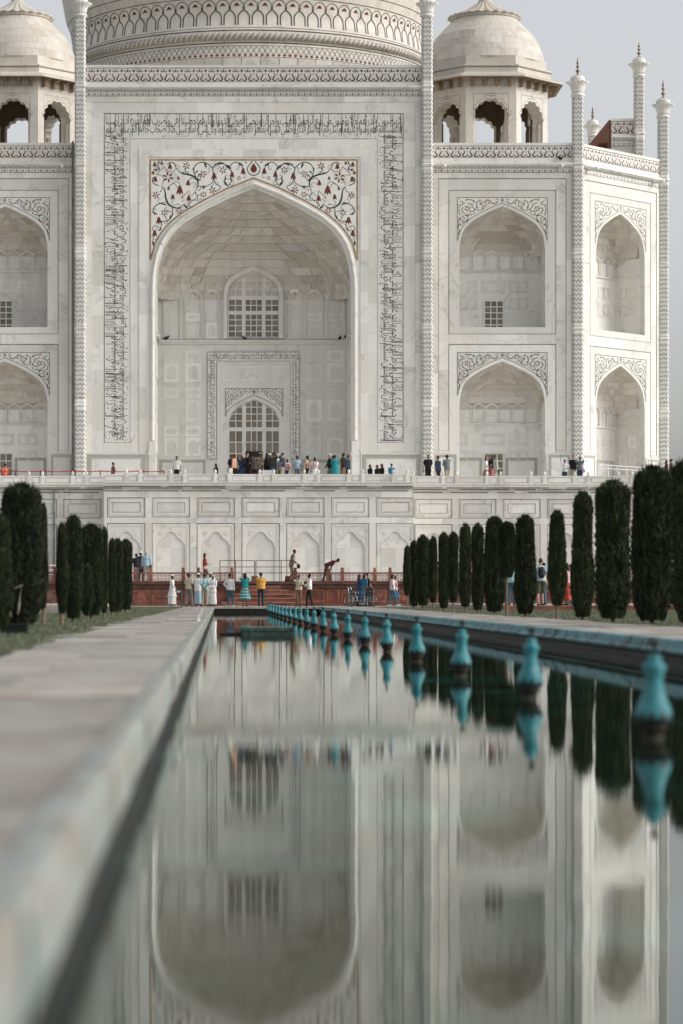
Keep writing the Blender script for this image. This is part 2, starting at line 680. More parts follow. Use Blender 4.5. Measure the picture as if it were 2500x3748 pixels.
def arch_pts(W, apex, c=0.0):
    """pointed arch from the left springing over the apex to the right one"""
    right = [(c + a * W, apex - b * W) for a, b in ARCH]
    return [(2 * c - q[0], q[1]) for q in reversed(right)] + right[1:]


def arch_h(x, W):
    """depth below the apex at distance x from the centre"""
    t = abs(x) / W
    for (a, b), (c, e) in zip(ARCH, ARCH[1:]):
        if t <= c:
            return (b + (e - b) * (t - a) / (c - a)) * W
    return 1.06 * W


def arch_w(h, W):
    """half width at depth h below the apex"""
    t = h / W
    for (a, b), (c, e) in zip(ARCH, ARCH[1:]):
        if t <= e:
            return (a + (c - a) * (t - b) / (e - b)) * W
    return W

# ================================================================ the marble mausoleum
YP, YW = 180.0, 181.0            # gateway plane, wing plane
FLOOR = 7.5                      # terrace level
KP, KW = YP / F, YW / F
taj = empty('mausoleum', (0, YP, FLOOR), 'white marble domed mausoleum with tall arched gateway and inscriptions on the terrace', 'mausoleum')
PF = ((0, YP, 0), (1, 0, 0), (0, 1, 0))


def pz(y):
    return CZ + (HY - y) * KP


def wzz(y):
    return CZ + (HY - y) * KW


def slabs(parent, fr, u0, u1, z0, z1, d0, d1, length, mat=MARB, name='marble_slab', us=1.0):
    vert = (z1 - z0) > (u1 - u0)
    a, b = (z0, z1) if vert else (u0, u1)
    n = max(1, round((b - a) / length))
    cuts = [a + (b - a) * i / n + (random.uniform(-.22, .22) * (b - a) / n if 0 < i < n else 0) for i in range(n + 1)]
    for i in range(n):
        m = MB(fr)
        e = random.uniform(0, 0.006)
        if vert:
            m.box(u0 * us + .003, u1 * us - .003, d0 + e, d1, cuts[i] + .003, cuts[i + 1] - .003)
        else:
            m.box(cuts[i] * us + .003, cuts[i + 1] * us - .003, d0 + e, d1, z0 + .003, z1 - .003)
        m.build(name, mat, parent)


# ---- lettering ------------------------------------------------------------
_A = {'ا': (0xFE8D, 2), 'ب': (0xFE8F, 4), 'ة': (0xFE93, 2), 'ت': (0xFE95, 4), 'ث': (0xFE99, 4), 'ج': (0xFE9D, 4), 'ح': (0xFEA1, 4), 'خ': (0xFEA5, 4),
      'د': (0xFEA9, 2), 'ذ': (0xFEAB, 2), 'ر': (0xFEAD, 2), 'ز': (0xFEAF, 2), 'س': (0xFEB1, 4), 'ش': (0xFEB5, 4), 'ص': (0xFEB9, 4), 'ض': (0xFEBD, 4),
      'ط': (0xFEC1, 4), 'ظ': (0xFEC5, 4), 'ع': (0xFEC9, 4), 'غ': (0xFECD, 4), 'ف': (0xFED1, 4), 'ق': (0xFED5, 4), 'ك': (0xFED9, 4), 'ل': (0xFEDD, 4),
      'م': (0xFEE1, 4), 'ن': (0xFEE5, 4), 'ه': (0xFEE9, 4), 'و': (0xFEED, 2), 'ى': (0xFEEF, 2), 'ي': (0xFEF1, 4), 'ء': (0xFE80, 1), 'أ': (0xFE83, 2),
      'آ': (0xFE81, 2), 'ؤ': (0xFE85, 2), 'إ': (0xFE87, 2), 'ئ': (0xFE89, 4)}
_LA = {'ا': 0xFEFB, 'أ': 0xFEF7, 'إ': 0xFEF9, 'آ': 0xFEF5}


def shape(word):
    out, prev, i = [], False, 0
    while i < len(word):
        c = word[i]
        if c == 'ل' and i + 1 < len(word) and word[i + 1] in _LA:
            out.append(chr(_LA[word[i + 1]] + (1 if prev else 0)))
            prev = False
            i += 2
            continue
        code, n = _A[c]
        nxt = i + 1 < len(word) and word[i + 1] != 'ء'
        if n == 4:
            k = 3 if (prev and nxt) else 2 if nxt else 1 if prev else 0
            prev = True
        else:
            k = 1 if (prev and n > 1) else 0
            prev = False
        out.append(chr(code + k))
        i += 1
    return ''.join(reversed(out))


def text_geo(text, res=2):
    c = bpy.data.curves.new('lettering', 'FONT')
    c.body = ' '.join(shape(w) for w in reversed(text.split()))
    c.resolution_u = res
    c.space_word = 0.55
    c.space_character = 0.93
    c.offset = -0.002
    o = bpy.data.objects.new('lettering', c)
    COL.objects.link(o)
    me = bpy.data.meshes.new_from_object(o.evaluated_get(bpy.context.evaluated_depsgraph_get()))
    bpy.data.objects.remove(o)
    v = [(q.co.x, q.co.y) for q in me.vertices]
    f = [tuple(p.vertices) for p in me.polygons]
    bpy.data.meshes.remove(me)
    return v, f


def band_text(mb, text, L, H, place, d):
    """two tiers of the text over a band of length L and height H; place(s, t) -> (u, z)"""
    words = text.split()
    up, lo = [], []
    for i in range(0, len(words), 4):                 # tiers alternate as in stacked calligraphy
        lo += words[i:i + 2]
        up += words[i + 2:i + 4]
    for tier, base in ((lo, 0.24), (up, 0.55)):
        v, f = text_geo(' '.join(tier))
        x0, x1 = min(q[0] for q in v), max(q[0] for q in v)
        kx = L * 0.985 / (x1 - x0)
        ky = H * 0.42
        pts = []
        for x, y in v:
            s = L * 0.0075 + (x - x0) * kx
            yy = y * ky * (1.45 if y > 0.25 else 1.0) - (0.1125 * ky if y > .25 else 0)
            t = min(H * 0.95, max(H * 0.05, base * H + yy))
            u, z = place(s, t)
            pts.append((u, d, z))
        mb.add(pts, f)
        # long hastae crossing both tiers
        n = int(L / (H * 0.30))
        for i in range(n):
            if random.random() < 0.55:
                s = L * (i + random.uniform(.2, .8)) / n
                a, b = random.choice(((.2, .93), (.45, .95), (.1, .6)))
                w = H * 0.011
                sl = random.choice((0, 0, 0, 0, H * .12))
                q = [place(s - w, a * H), place(s + w, a * H), place(s + w + sl, b * H), place(s - w + sl, b * H)]
                mb.add([(x, d, z) for x, z in q], [(0, 1, 2, 3)])
    # vowel marks
    for i in range(int(L / (H * 0.13))):
        s, t = random.uniform(.01, .985) * L, random.choice((.08, .5, .47, .9, .93)) * H
        q = [place(s, t), place(s + H * .05, t + H * .05), place(s + H * .06, t + H * .035), place(s + H * .01, t - H * .012)]
        mb.add([(x, d, z) for x, z in q], [(0, 1, 2, 3)])


def rect_line(mb, u0, u1, z0, z1, w, d, sides='ltrb'):
    if 'l' in sides:
        mb.poly([(u0 - w / 2, z0), (u0 + w / 2, z0), (u0 + w / 2, z1), (u0 - w / 2, z1)], d)
    if 'r' in sides:
        mb.poly([(u1 - w / 2, z0), (u1 + w / 2, z0), (u1 + w / 2, z1), (u1 - w / 2, z1)], d)
    if 't' in sides:
        mb.poly([(u0, z1 - w / 2), (u1, z1 - w / 2), (u1, z1 + w / 2), (u0, z1 + w / 2)], d - .0006)
    if 'b' in sides:
        mb.poly([(u0, z0 - w / 2), (u1, z0 - w / 2), (u1, z0 + w / 2), (u0, z0 + w / 2)], d - .0006)


# ---- flowers and vines of the spandrels ------------------------------------
def flower(mr, mg, x, z, r, d, kind):
    if kind == 0:                                     # star
        a0 = random.uniform(0, 1)
        for k in range(6):
            a = a0 + k * pi / 3
            mr.poly([(x + .15 * r * cos(a), z + .15 * r * sin(a)), (x + .65 * r * cos(a - .3), z + .65 * r * sin(a - .3)), (x + 1.05 * r * cos(a), z + 1.05 * r * sin(a)), (x + .65 * r * cos(a + .3), z + .65 * r * sin(a + .3))], d)
    elif kind == 1:                                   # tulip, a bell of pointed petals
        for k in (-1, 0, 1):
            a = -pi / 2 + k * .55
            mr.poly([(x - .25 * r, z + .5 * r), (x + .25 * r, z + .5 * r), (x + .25 * r + cos(a) * .55 * r, z - .1 * r + sin(a) * .3 * r), (x + cos(a) * 1.15 * r, z + sin(a) * 1.05 * r), (x - .25 * r + cos(a) * .55 * r, z - .1 * r + sin(a) * .3 * r)], d - k * .0004)
        mg.poly([(x - .3 * r, z + .45 * r), (x, z + .75 * r), (x + .3 * r, z + .45 * r)], d - .001)
    else:                                             # ring of dots round a pale heart
        for k in range(10):
            a = k * pi / 5
            q = [(x + r * (.8 * cos(a)) + .22 * r * cos(b), z + r * .8 * sin(a) + .22 * r * sin(b)) for b in (0, 1.26, 2.5, 3.77, 5)]
            mr.poly(q, d)
        mg.poly([(x + .2 * r * cos(b), z + .2 * r * sin(b)) for b in (0, 1.26, 2.5, 3.77, 5)], d)


def leaf(mg, x, z, a, L, d):
    c, s_ = cos(a), sin(a)
    pts = [(0, 0), (.3, .2), (.65, .16), (1, 0), (.6, -.1), (.3, -.12)]
    mg.poly([(x + L * (p * c - q * s_), z + L * (p * s_ + q * c)) for p, q in pts], d)


MAIN_V = [  # stems of the great spandrel in pixels of the enlarged photo, width in metres
    (.085, [(740, 480), (690, 512), (630, 490), (605, 440), (598, 390), (570, 350)]),
    (.085, [(815, 400), (836, 350), (825, 300), (780, 275), (720, 262), (682, 232)]),
    (.05, [(682, 232), (668, 195), (640, 185), (615, 198)]), (.05, [(555, 352), (515, 332), (512, 300), (530, 290)]),
    (.05, [(820, 290), (805, 240), (830, 195), (880, 184), (920, 205), (940, 230), (945, 265)]), (.04, [(945, 300), (938, 330), (890, 357), (838, 355)]),
    (.04, [(948, 300), (965, 340), (1000, 360), (965, 392), (940, 385)]), (.055, [(940, 225), (975, 193), (1020, 195), (1050, 220), (1075, 245), (1080, 268)]),
    (.045, [(1080, 275), (1076, 320), (1048, 357)]), (.045, [(1060, 222), (1085, 190), (1120, 185), (1150, 210), (1158, 238)]),
    (.035, [(770, 272), (742, 240), (752, 210)]), (.035, [(828, 305), (840, 280), (870, 270)]), (.035, [(822, 310), (790, 295), (765, 325)]),
    (.05, [(612, 490), (560, 480), (520, 510), (512, 548)]), (.045, [(655, 510), (650, 560), (632, 595), (590, 608), (560, 600)]),
    (.035, [(575, 605), (572, 640), (562, 665)]), (.035, [(560, 650), (520, 640), (512, 665), (525, 690)]), (.035, [(520, 700), (512, 750)]),
    (.04, [(735, 480), (750, 505), (770, 490), (790, 460)]), (.04, [(815, 400), (833, 430), (828, 455)]), (.03, [(620, 370), (640, 345), (665, 335), (690, 365)]),
    (.03, [(705, 360), (700, 330), (665, 325), (650, 345)]), (.03, [(520, 420), (555, 420)]), (.03, [(830, 420), (862, 418)]), (.03, [(610, 500), (595, 540)]),
    (.05, [(540, 200), (560, 230), (545, 235), (520, 235)])]
MAIN_G = [[(580, 345), (590, 300), (570, 275), (540, 270), (600, 213)], [(675, 232), (655, 252), (615, 245), (598, 215)], [(712, 445), (772, 385)]]
MAIN_F = [(752, 210, 0, .3), (870, 270, 0, .3), (1015, 240, 0, .3), (535, 420, 0, .3), (622, 290, 0, .42), (595, 545, 0, .28), (700, 530, 0, .28), (952, 280, 1, .33), (1160, 245, 1, .3),
          (875, 415, 0, .26), (705, 380, 1, .42), (770, 440, 1, .3), (655, 430, 1, .26), (765, 330, 1, .27), (1130, 297, 0, .18), (940, 385, 0, .3), (555, 598, 1, .34), (525, 690, 1, .3), (525, 197, 1, .24),
          (635, 212, 1, .28), (530, 303, 1, .27), (1080, 270, 1, .3), (575, 187, 1, .18), (695, 296, 1, .18), (515, 258, 1, .18), (625, 368, 1, .18)]
MAIN_L = [(880, 184, -1.2, .5), (970, 198, .2, .55), (1040, 200, -.8, .45), (1120, 187, -.5, .5), (1050, 355, 2.2, .55), (1030, 320, 1.4, .4), (890, 350, -2.4, .4), (512, 545, -.4, .4), (632, 595, 1.1, .45), (545, 235, -2.5, .3),
          (512, 745, -1.5, .45), (815, 265, .8, .35), (812, 245, 2.2, .3), (735, 490, -.8, .45), (600, 490, 2.6, .35), (830, 300, -.6, .3), (790, 460, .3, .3), (570, 655, -2.2, .3), (1190, 190, 2.6, .25), (548, 202, 1.2, .35)]
SIDE_V = [[(720, 140), (692, 182), (650, 172), (600, 130), (560, 130), (535, 158)], [(480, 130), (430, 150), (415, 200), (440, 270), (500, 262), (530, 235)], [(400, 265), (360, 290), (320, 282)],
          [(320, 180), (345, 182), (360, 222), (392, 262)], [(250, 170), (210, 190), (170, 222), (165, 290), (182, 330)], [(322, 290), (320, 330), (290, 352), (240, 350), (180, 385), (165, 420)],
          [(290, 360), (296, 400), (270, 432), (215, 440)], [(165, 470), (155, 520), (175, 560), (160, 595)], [(255, 130), (310, 120), (370, 132)], [(200, 260), (225, 300), (290, 345)]]
SIDE_F = [(290, 250, 0, .2), (525, 185, 2, .17), (195, 440, 2, .18), (400, 262, 2, .06), (290, 352, 2, .06)]
SIDE_L = [(355, 128, -.6, .24), (520, 250, 2.2, .16), (465, 200, 1.2, .18), (590, 190, 1.2, .2), (690, 122, .3, .13), (565, 127, .5, .13), (210, 265, 1.4, .18), (180, 310, -1.6, .18), (225, 370, -1, .2), (330, 340, .2, .18),
          (385, 300, -1.5, .16), (185, 500, 2.4, .16), (160, 585, -1.6, .16), (270, 420, .5, .12), (265, 120, 1.2, .12), (320, 180, 2.8, .16), (170, 205, 2.5, .14), (195, 140, -.7, .2), (445, 235, 2.6, .16), (470, 125, 2.4, .1), (170, 390, 2, .1), (715, 130, .6, .12)]


def spandrel(parent, fr, half, ztop, apex, Wout, d, c, conv, vines, flowers, leaves, us=1.0, golds=(), border=.1, faint=False, sc=1.0):
    board = MB(fr)
    n = 16
    for sgn in (-1, 1):
        xs = [half * i / n for i in range(n + 1)]
        pts = [(c + sgn * x * us, ztop) for x in xs] + [(c + sgn * x * us, apex - arch_h(x, Wout)) for x in reversed(xs)]
        for i in range(n):
            board.poly([pts[i], pts[i + 1], pts[2 * n - i], pts[2 * n + 1 - i]], d)
    bo = board.build('spandrel', MARB, parent)
    mg, mr, mt = MB(fr), MB(fr), MB(fr)
    for sgn in (-1, 1):
        def q(x, y):
            u, z = conv(x, y)
            return (c + sgn * u * us, z)
        for item in vines:
            w, pts = item if isinstance(item[0], float) else (.028, item)
            mg.ribbon([q(*p) for p in crom(pts, 5)], w * sc * 1.3, d - .003, taper=(2 if w > .06 else 0))
        for pts in golds:
            mt.ribbon([q(*p) for p in crom(pts, 5)], .06, d - .004)
        for x, y, kind, r in flowers:
            u, z = q(x, y)
            flower(mr, mg, u, z, r * sc * (.95 if golds else 1.2), d - .004, kind)
        for x, y, a, L in leaves:
            u, z = q(x, y)
            leaf(mg, u, z, a if sgn < 0 else pi - a, L * sc * (.95 if golds else 1.2), d - .0035)
    # tendrils filling the ground
    rs = random.Random(11)
    spots, tries = [], 0
    while len(spots) < 26 and tries < 600:
        tries += 1
        x = rs.uniform(.08, .97) * half
        lo, hi = apex - arch_h(x, Wout) + .10 * half / 3, ztop - .05 * half
        if hi - lo < .05 * half:
            continue
        zq = rs.uniform(lo, hi)
        if all(math.hypot(x - a_, zq - b_) > half * .075 for a_, b_ in spots) and all(math.hypot(x - conv(fx, fy)[0], zq - conv(fx, fy)[1]) > r_ * sc * 1.2 for fx, fy, k_, r_ in flowers):
            spots.append((x, zq))
    for x, zq in spots:
        a_, rr_ = rs.uniform(0, 6), half * rs.uniform(.022, .04)
        for sgn in (-1, 1):
            mg.ribbon([(c + sgn * us * (x + rr_ * (1 - t * .75) * cos(a_ + 4.6 * t)), zq + rr_ * (1 - t * .75) * sin(a_ + 4.6 * t)) for t in [i / 7 for i in range(8)]], half * .0042, d - .0028)
            leaf(mg, c + sgn * us * (x + rr_ * cos(a_)), zq + rr_ * sin(a_), a_ if sgn > 0 else pi - a_, half * .028, d - .0028)
    # teardrop at the crown
    H = (ztop - apex) * .9
    zc = apex + (ztop - apex) * .52
    drop = [(c + us * H * .40 * sin(t) * (1 - .35 * max(0, -cos(t))), zc - H * .42 * cos(t) + (H * .12 if abs(t - pi) < .3 else 0)) for t in [i * pi / 12 for i in range(24)]]
    mg.ribbon(drop, H * .055, d - .004, closed=True)
    inner = [(c + (x - c) * .5, zc + (z - zc) * .62) for x, z in drop]
    mr.poly(inner[::2], d - .004)
    # arch line and frame
    line = [(c + sg * x * us, apex - arch_h(x, Wout)) for sg in (-1,) for x in [half * i / 20 for i in range(20, -1, -1)]]
    line += [(2 * c - x, z) for x, z in reversed(line[:-1])]
    mt2 = mt if golds else mg
    mt2.ribbon(line, border, d - .002)
    hu = half * us
    zb = apex - arch_h(half, Wout)
    for fu in (-hu, hu):
        mt2.box(c + fu - border / 2, c + fu + border / 2, d - .0055, d, zb, ztop + border / 2)
    mt2.box(c - hu + border / 2, c + hu - border / 2, d - .005, d, ztop - border / 2, ztop + border / 2)
    if faint:
        mg.build('vine_inlay', PALEIN, bo)
        mr.build('flower_inlay', PALEIN, bo, kind='stuff')
    else:
        mg.build('vine_inlay', GREEN, bo)
        mr.build('flower_inlay', RED, bo, kind='stuff')
    if golds:
        mt.build('border_inlay', TAN, bo)
    return bo


# ---- pinnacled pilasters ----------------------------------------------------
def pilaster(x, y, z0, zr, zf, zd, zt, rings=(), rz=0.0, label=None, s=1.0):
    """octagonal shaft from z0 to the ring zr, lotus flare top zf, cap top zd, finial tip zt"""
    a, b = .38 * s, .255 * s
    oc = [(-b, -a), (b, -a), (a, -b), (a, b), (b, a), (-b, a), (-a, b), (-a, -b)]
    cr, sr = cos(rz), sin(rz)
    oc = [(p * cr - q * sr, p * sr + q * cr) for p, q in oc]
    m = MB()
    m.uv = []
    zs = [z0]
    for r in sorted(rings):
        zs += [r - .42, r + .42]
    zs += [zr]
    run = -b
    for k in range(8):
        p, q = oc[k], oc[(k + 1) % 8]
        w = math.hypot(q[0] - p[0], q[1] - p[1])
        for i in range(0, len(zs), 2):
            m.add([(x + p[0], y + p[1], zs[i]), (x + q[0], y + q[1], zs[i]), (x + q[0], y + q[1], zs[i + 1]), (x + p[0], y + p[1], zs[i + 1])], [(0, 1, 2, 3)])
            m.uv += [(run, zs[i]), (run + w, zs[i]), (run + w, zs[i + 1]), (run, zs[i + 1])]
        run += w
    shaft = m.build('pilaster', CHEV, taj, label=label)

    def octo(mm, prof):
        vs = []
        for rr, z in prof:
            vs += [(x + p[0] * rr, y + p[1] * rr, z) for p in oc]
            vs = vs
        n = len(prof)
        mm.add(vs, [(j * 8 + i, j * 8 + (i + 1) % 8, (j + 1) * 8 + (i + 1) % 8, (j + 1) * 8 + i) for j in range(n - 1) for i in range(8)])
    for r in rings:
        mm = MB()
        octo(mm, [(1.0, r - .42), (1.0, r - .10), (1.08, r - .08), (1.16, r), (1.08, r + .08), (1.0, r + .10), (1.0, r + .42)])
        o = mm.build('ring_moulding', MARB2, shaft)
        lm = MB()
        for e in (-.40, -.14, .14, .40):
            octo(lm, [(1.006, r + e - .012), (1.006, r + e + .012)])
        lm.build('ring_line', LINE, shaft)
    h = zf - zr
    cp = MB()
    cp.lathe([(.40 * s, zr - .05), (.50 * s, zr + .02), (.50 * s, zr + .12 * h), (.40 * s, zr + .22 * h)], 16, x, y)
    cp.lathe([(.42 * s, zr + .22 * h), (.44 * s, zr + .4 * h), (.48 * s, zr + .6 * h), (.58 * s, zr + .8 * h), (.74 * s, zr + .93 * h), (.80 * s, zf), (.66 * s, zf + .03), (.44 * s, zf - .02)], 64, x, y,
             mod=lambda t, z: 1 + (.035 + .05 * max(0, (z - zr) / h - .6)) * cos(16 * t))
    cp.build('lotus_capital', MARB2, shaft)
    hd = zd - zf
    MB().lathe([(.46 * s, zf - .02), (.52 * s, zf + .3 * hd), (.5 * s, zf + .55 * hd), (.38 * s, zf + .8 * hd), (.16 * s, zf + .95 * hd), (.09 * s, zd)], 20, x, y).build('cap_dome', MARB2, shaft)
    hf = zt - zd
    pr = [(.16, 0), (.05, .06), (.05, .12), (.13, .17), (.15, .22), (.13, .27), (.04, .32), (.04, .38), (.11, .44), (.12, .48), (.10, .52), (.04, .58), (.07, .64), (.09, .68), (.05, .80), (.005, 1.0)]
    MB().lathe([(r * s, zd + t * hf) for r, t in pr], 12, x, y).build('finial', BRASS, shaft)
    return shaft


# ---- parapet ---------------------------------------------------------------
def S(pts, sg=1):
    return [(sg * (x - 207) / 265 * .84, (252 - y) / 295 * .94) for x, y in pts]


def motif_mesh():
    m = MB()
    for sg in (-1, 1):
        m.ribbon(S(crom([(172, 228), (145, 232), (135, 262), (158, 305), (182, 345), (165, 372), (130, 384), (100, 362), (92, 328)], 4), sg), .085, 0, taper=2)
        m.poly(S([(195, 190), (150, 195), (135, 165), (165, 175), (185, 185)], sg), -.001)
        m.poly(S([(232, 195), (262, 180), (285, 155), (255, 160)], sg), -.0012)
    m.poly(S([(207, 125), (228, 150), (220, 185), (207, 200), (194, 185), (186, 150)]), -.002)
    m.poly(S([(207, 270), (218, 285), (207, 302), (196, 285)]), -.002)
    for sg in (-1, 1):                                  # half tulip, half lozenge between two motifs
        m.poly(S([(339, 140), (339, 195), (322, 185), (305, 150)], sg), -.001)
        m.ribbon(S([(339, 215), (308, 245), (339, 278)], sg), .018, -.001)
        m.ribbon(S([(339, 320), (339, 395)], sg), .02, -.001)
        m.ribbon(S([(339, 335), (305, 330)], sg), .02, -.001)
    return m.mesh('floral_inlay', MOTIF)


MOTIF_ME = motif_mesh()
MOTIF_ME2 = MOTIF_ME.copy()
MOTIF_ME2.materials.clear()
MOTIF_ME2.materials.append(PALEIN)


def parapet(parent, fr, u0, u1, ztop, zband1, zband0, zc1, zc0, zl, faint=False, back=1.0):
    """coping, inlaid band, cornice (zc1..zc0) and pendant frieze down to zl"""
    m = MB(fr)
    m.box(u0, u1, -.04, back, zband1, ztop)
    m.box(u0, u1, 0, back * .9, zc1 - .02, zband1)
    wall = m.build('parapet', MARB, parent)
    c = MB(fr)
    h = zc1 - zc0
    for a, b, pr in ((0, .28, .12), (.28, .40, .20), (.40, .72, .32), (.72, 1.0, .18)):
        c.box(u0, u1, -pr, .2, zc0 + h * (1 - b), zc0 + h * (1 - a))
    c.build('cornice', MARB2, wall)
    fm = MB(fr)
    fm.box(u0, u1, 0, .3, zl, zc0)
    fm.build('frieze', MARB, wall)
    ln = MB(fr)
    lm = PALEIN if faint else BLACK
    for z in (zband1 - .03, zband0 + .02):
        ln.poly([(u0, z - .014), (u1, z - .014), (u1, z + .014), (u0, z + .014)], -.006)
    for t in (.30, .42):
        z = zc0 + h * t * 1.0
    n = round((u1 - u0) / .42)
    st = (u1 - u0) / n
    H = zc0 - zl
    for i in range(n):
        x = u0 + st * (i + .5)
        ln.ribbon([(x - .5 * st, zl + .62 * H), (x - .25 * st, zl + .85 * H), (x, zl + .5 * H), (x + .25 * st, zl + .85 * H), (x + .5 * st, zl + .62 * H)], .022, -.006)
        ln.ribbon([(x - .25 * st, zl + .72 * H), (x, zl + .97 * H), (x + .25 * st, zl + .72 * H)], .02, -.007)
        ln.poly([(x, zl + .08 * H), (x + .07, zl + .24 * H), (x, zl + .42 * H), (x - .07, zl + .24 * H)], -.006)
        ln.poly([(x + .5 * st - .03, zl + .2 * H), (x + .5 * st + .03, zl + .2 * H), (x + .5 * st, zl + .45 * H)], -.006)
    ln.poly([(u0, zl + .005), (u1, zl + .005), (u1, zl + .02), (u0, zl + .02)], -.006)
    ln.build('pendant_inlay', lm, wall)
    # dark joints of the cornice
    jl = MB(fr)
    jl.poly([(u0, zc0 + h * .735), (u1, zc0 + h * .735), (u1, zc0 + h * .775), (u0, zc0 + h * .775)], -.124)
    jl.poly([(u0, zc0 + h * .61), (u1, zc0 + h * .61), (u1, zc0 + h * .65), (u0, zc0 + h * .65)], -.204)
    jl.build('cornice_line', LINE if not faint else PALEIN, wall)
    n = round((u1 - u0) / .84)
    st = (u1 - u0) / n
    zc = (zband0 + zband1) / 2
    U = fr[1]
    ang = math.atan2(U[1], U[0])
    for i in range(n):
        u = u0 + st * (i + .5)
        q = m.p(u, -.008, zc)
        inst('floral_inlay', MOTIF_ME2 if faint else MOTIF_ME, wall, q, ang, (st / .84, 1, (zband1 - zband0 - .06) / .94))
    return wall


# ---- niches ------------------------------------------------------------------
def vault(parent, fr, W, apex, d0, depth, rows, cols, c=0.0, us=1.0, mat=AGED):
    zs = apex - 1.06 * W

    def pt(t, a, push=0.0):
        # t 0 springing .. 1 apex, a 0 left .. 1 right
        h = 1.06 * W * (1 - t) ** 1.15
        w = arch_w(h, W)
        q = w / W
        n = 2.1 + 7 * q ** 8
        ph = pi * a
        cu, sn = cos(ph), max(0.0, sin(ph))
        u = -w * math.copysign(abs(cu) ** (2 / n), cu) * (1 + push / W)
        d = d0 + (depth - d0) * q ** .75 * (sn ** (2 / n)) + push * sn
        return (c + u * us, d, apex - h + push * t * .7)
    g = MB(fr)
    R_, C_ = 18, 28
    g.add([pt(j / R_, i / C_, .07) for j in range(R_ + 1) for i in range(C_ + 1)],
          [(j * (C_ + 1) + i, j * (C_ + 1) + i + 1, (j + 1) * (C_ + 1) + i + 1, (j + 1) * (C_ + 1) + i) for j in range(R_) for i in range(C_)], True)
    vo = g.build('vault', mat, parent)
    for j in range(rows):
        t0, t1 = j / rows, (j + 1) / rows
        n = max(3, round(cols * (1 - .55 * (j / rows) ** 1.5)))
        cuts = [0] + sorted((i + random.uniform(-.42, .42)) / n for i in range(1, n)) + [1]
        for a0, a1 in zip(cuts, cuts[1:]):
            m = MB(fr)
            K = 3
            e = .0011
            vs, fs = [], []
            for push in (0.0 + random.uniform(0, .005), .06):
                for tt in (t0 + e, t1 - e):
                    vs += [pt(tt, a0 + e + (a1 - a0 - 2 * e) * i / K, push) for i in range(K + 1)]
            k = K + 1
            for i in range(K):
                fs.append((i, i + 1, k + i + 1, k + i))
                fs.append((i, i + 1, 2 * k + i + 1, 2 * k + i))
                fs.append((k + i, k + i + 1, 3 * k + i + 1, 3 * k + i))
            fs += [(0, k, 3 * k, 2 * k), (K, k + K, 3 * k + K, 2 * k + K)]
            m.add(vs, fs, False)
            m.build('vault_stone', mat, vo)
    return zs


def cusp(c, z0, zs, w, apex, n=4, us=1.0):
    """multifoil arch outline from (c-w, z0) up and over, open at the bottom"""
    H = apex - zs
    base = []
    for i in range(n + 1):
        t = i / n
        a = t * pi / 2
        base.append((w * cos(a) ** .9, zs + H * (.80 * sin(a) + .20 * t * t)))
    base[-1] = (0, apex)
    right = []
    for (x0, y0), (x1, y1) in zip(base, base[1:]):
        mx, my = (x0 + x1) / 2, (y0 + y1) / 2
        nx, ny = (y1 - y0), -(x1 - x0)
        L = math.hypot(nx, ny)
        b = L * .30
        for k in range(5):
            t = k / 5
            e = sin(pi * t) * b
            right.append((x0 + (x1 - x0) * t + nx / L * e, y0 + (y1 - y0) * t + ny / L * e))
    right.append((0, apex))
    pts = [(c + us * w, z0)] + [(c + us * x, z) for x, z in right]
    left = [(c - us * x, z) for x, z in reversed(right[:-1])] + [(c - us * w, z0)]
    return pts + left


def panel(parent, fr, u0, u1, z0, z1, d, style=0, us=1.0, lines=True, name='wall_panel', w=.055, mat=MARB2):
    """framed sunk panel on a wall face at depth d"""
    m = MB(fr)
    u0, u1 = min(u0 * us, u1 * us), max(u0 * us, u1 * us)
    m.frame(u0, u1, z0, z1, w, d - .035, d + .01)
    cw, ch = u1 - u0 - 2 * w, z1 - z0 - 2 * w
    cu = (u0 + u1) / 2
    if style == 1:           # arched relief
        pts = cusp(cu, z0 + w + .12 * ch, z0 + w + .5 * ch, .34 * cw, z0 + w + .86 * ch, 3)
        m.plate([(u0 + w, z0 + w), (u1 - w, z0 + w), (u1 - w, z1 - w), (u0 + w, z1 - w)], [pts], d - .018, d + .005)
    elif style == 2:         # cartouche relief
        pts = [(cu + .40 * cw * cos(a) * (1 + .13 * cos(8 * a)), (z0 + z1) / 2 + .36 * ch * sin(a) * (1 + .13 * cos(8 * a))) for a in [i * pi / 24 for i in range(48)]]
        m.plate([(u0 + w, z0 + w), (u1 - w, z0 + w), (u1 - w, z1 - w), (u0 + w, z1 - w)], [pts], d - .018, d + .005)
    m.add([(u0, d + .004, z0), (u1, d + .004, z0), (u1, d + .004, z1), (u0, d + .004, z1)], [(0, 1, 2, 3)])
    return m.build(name, mat, parent)


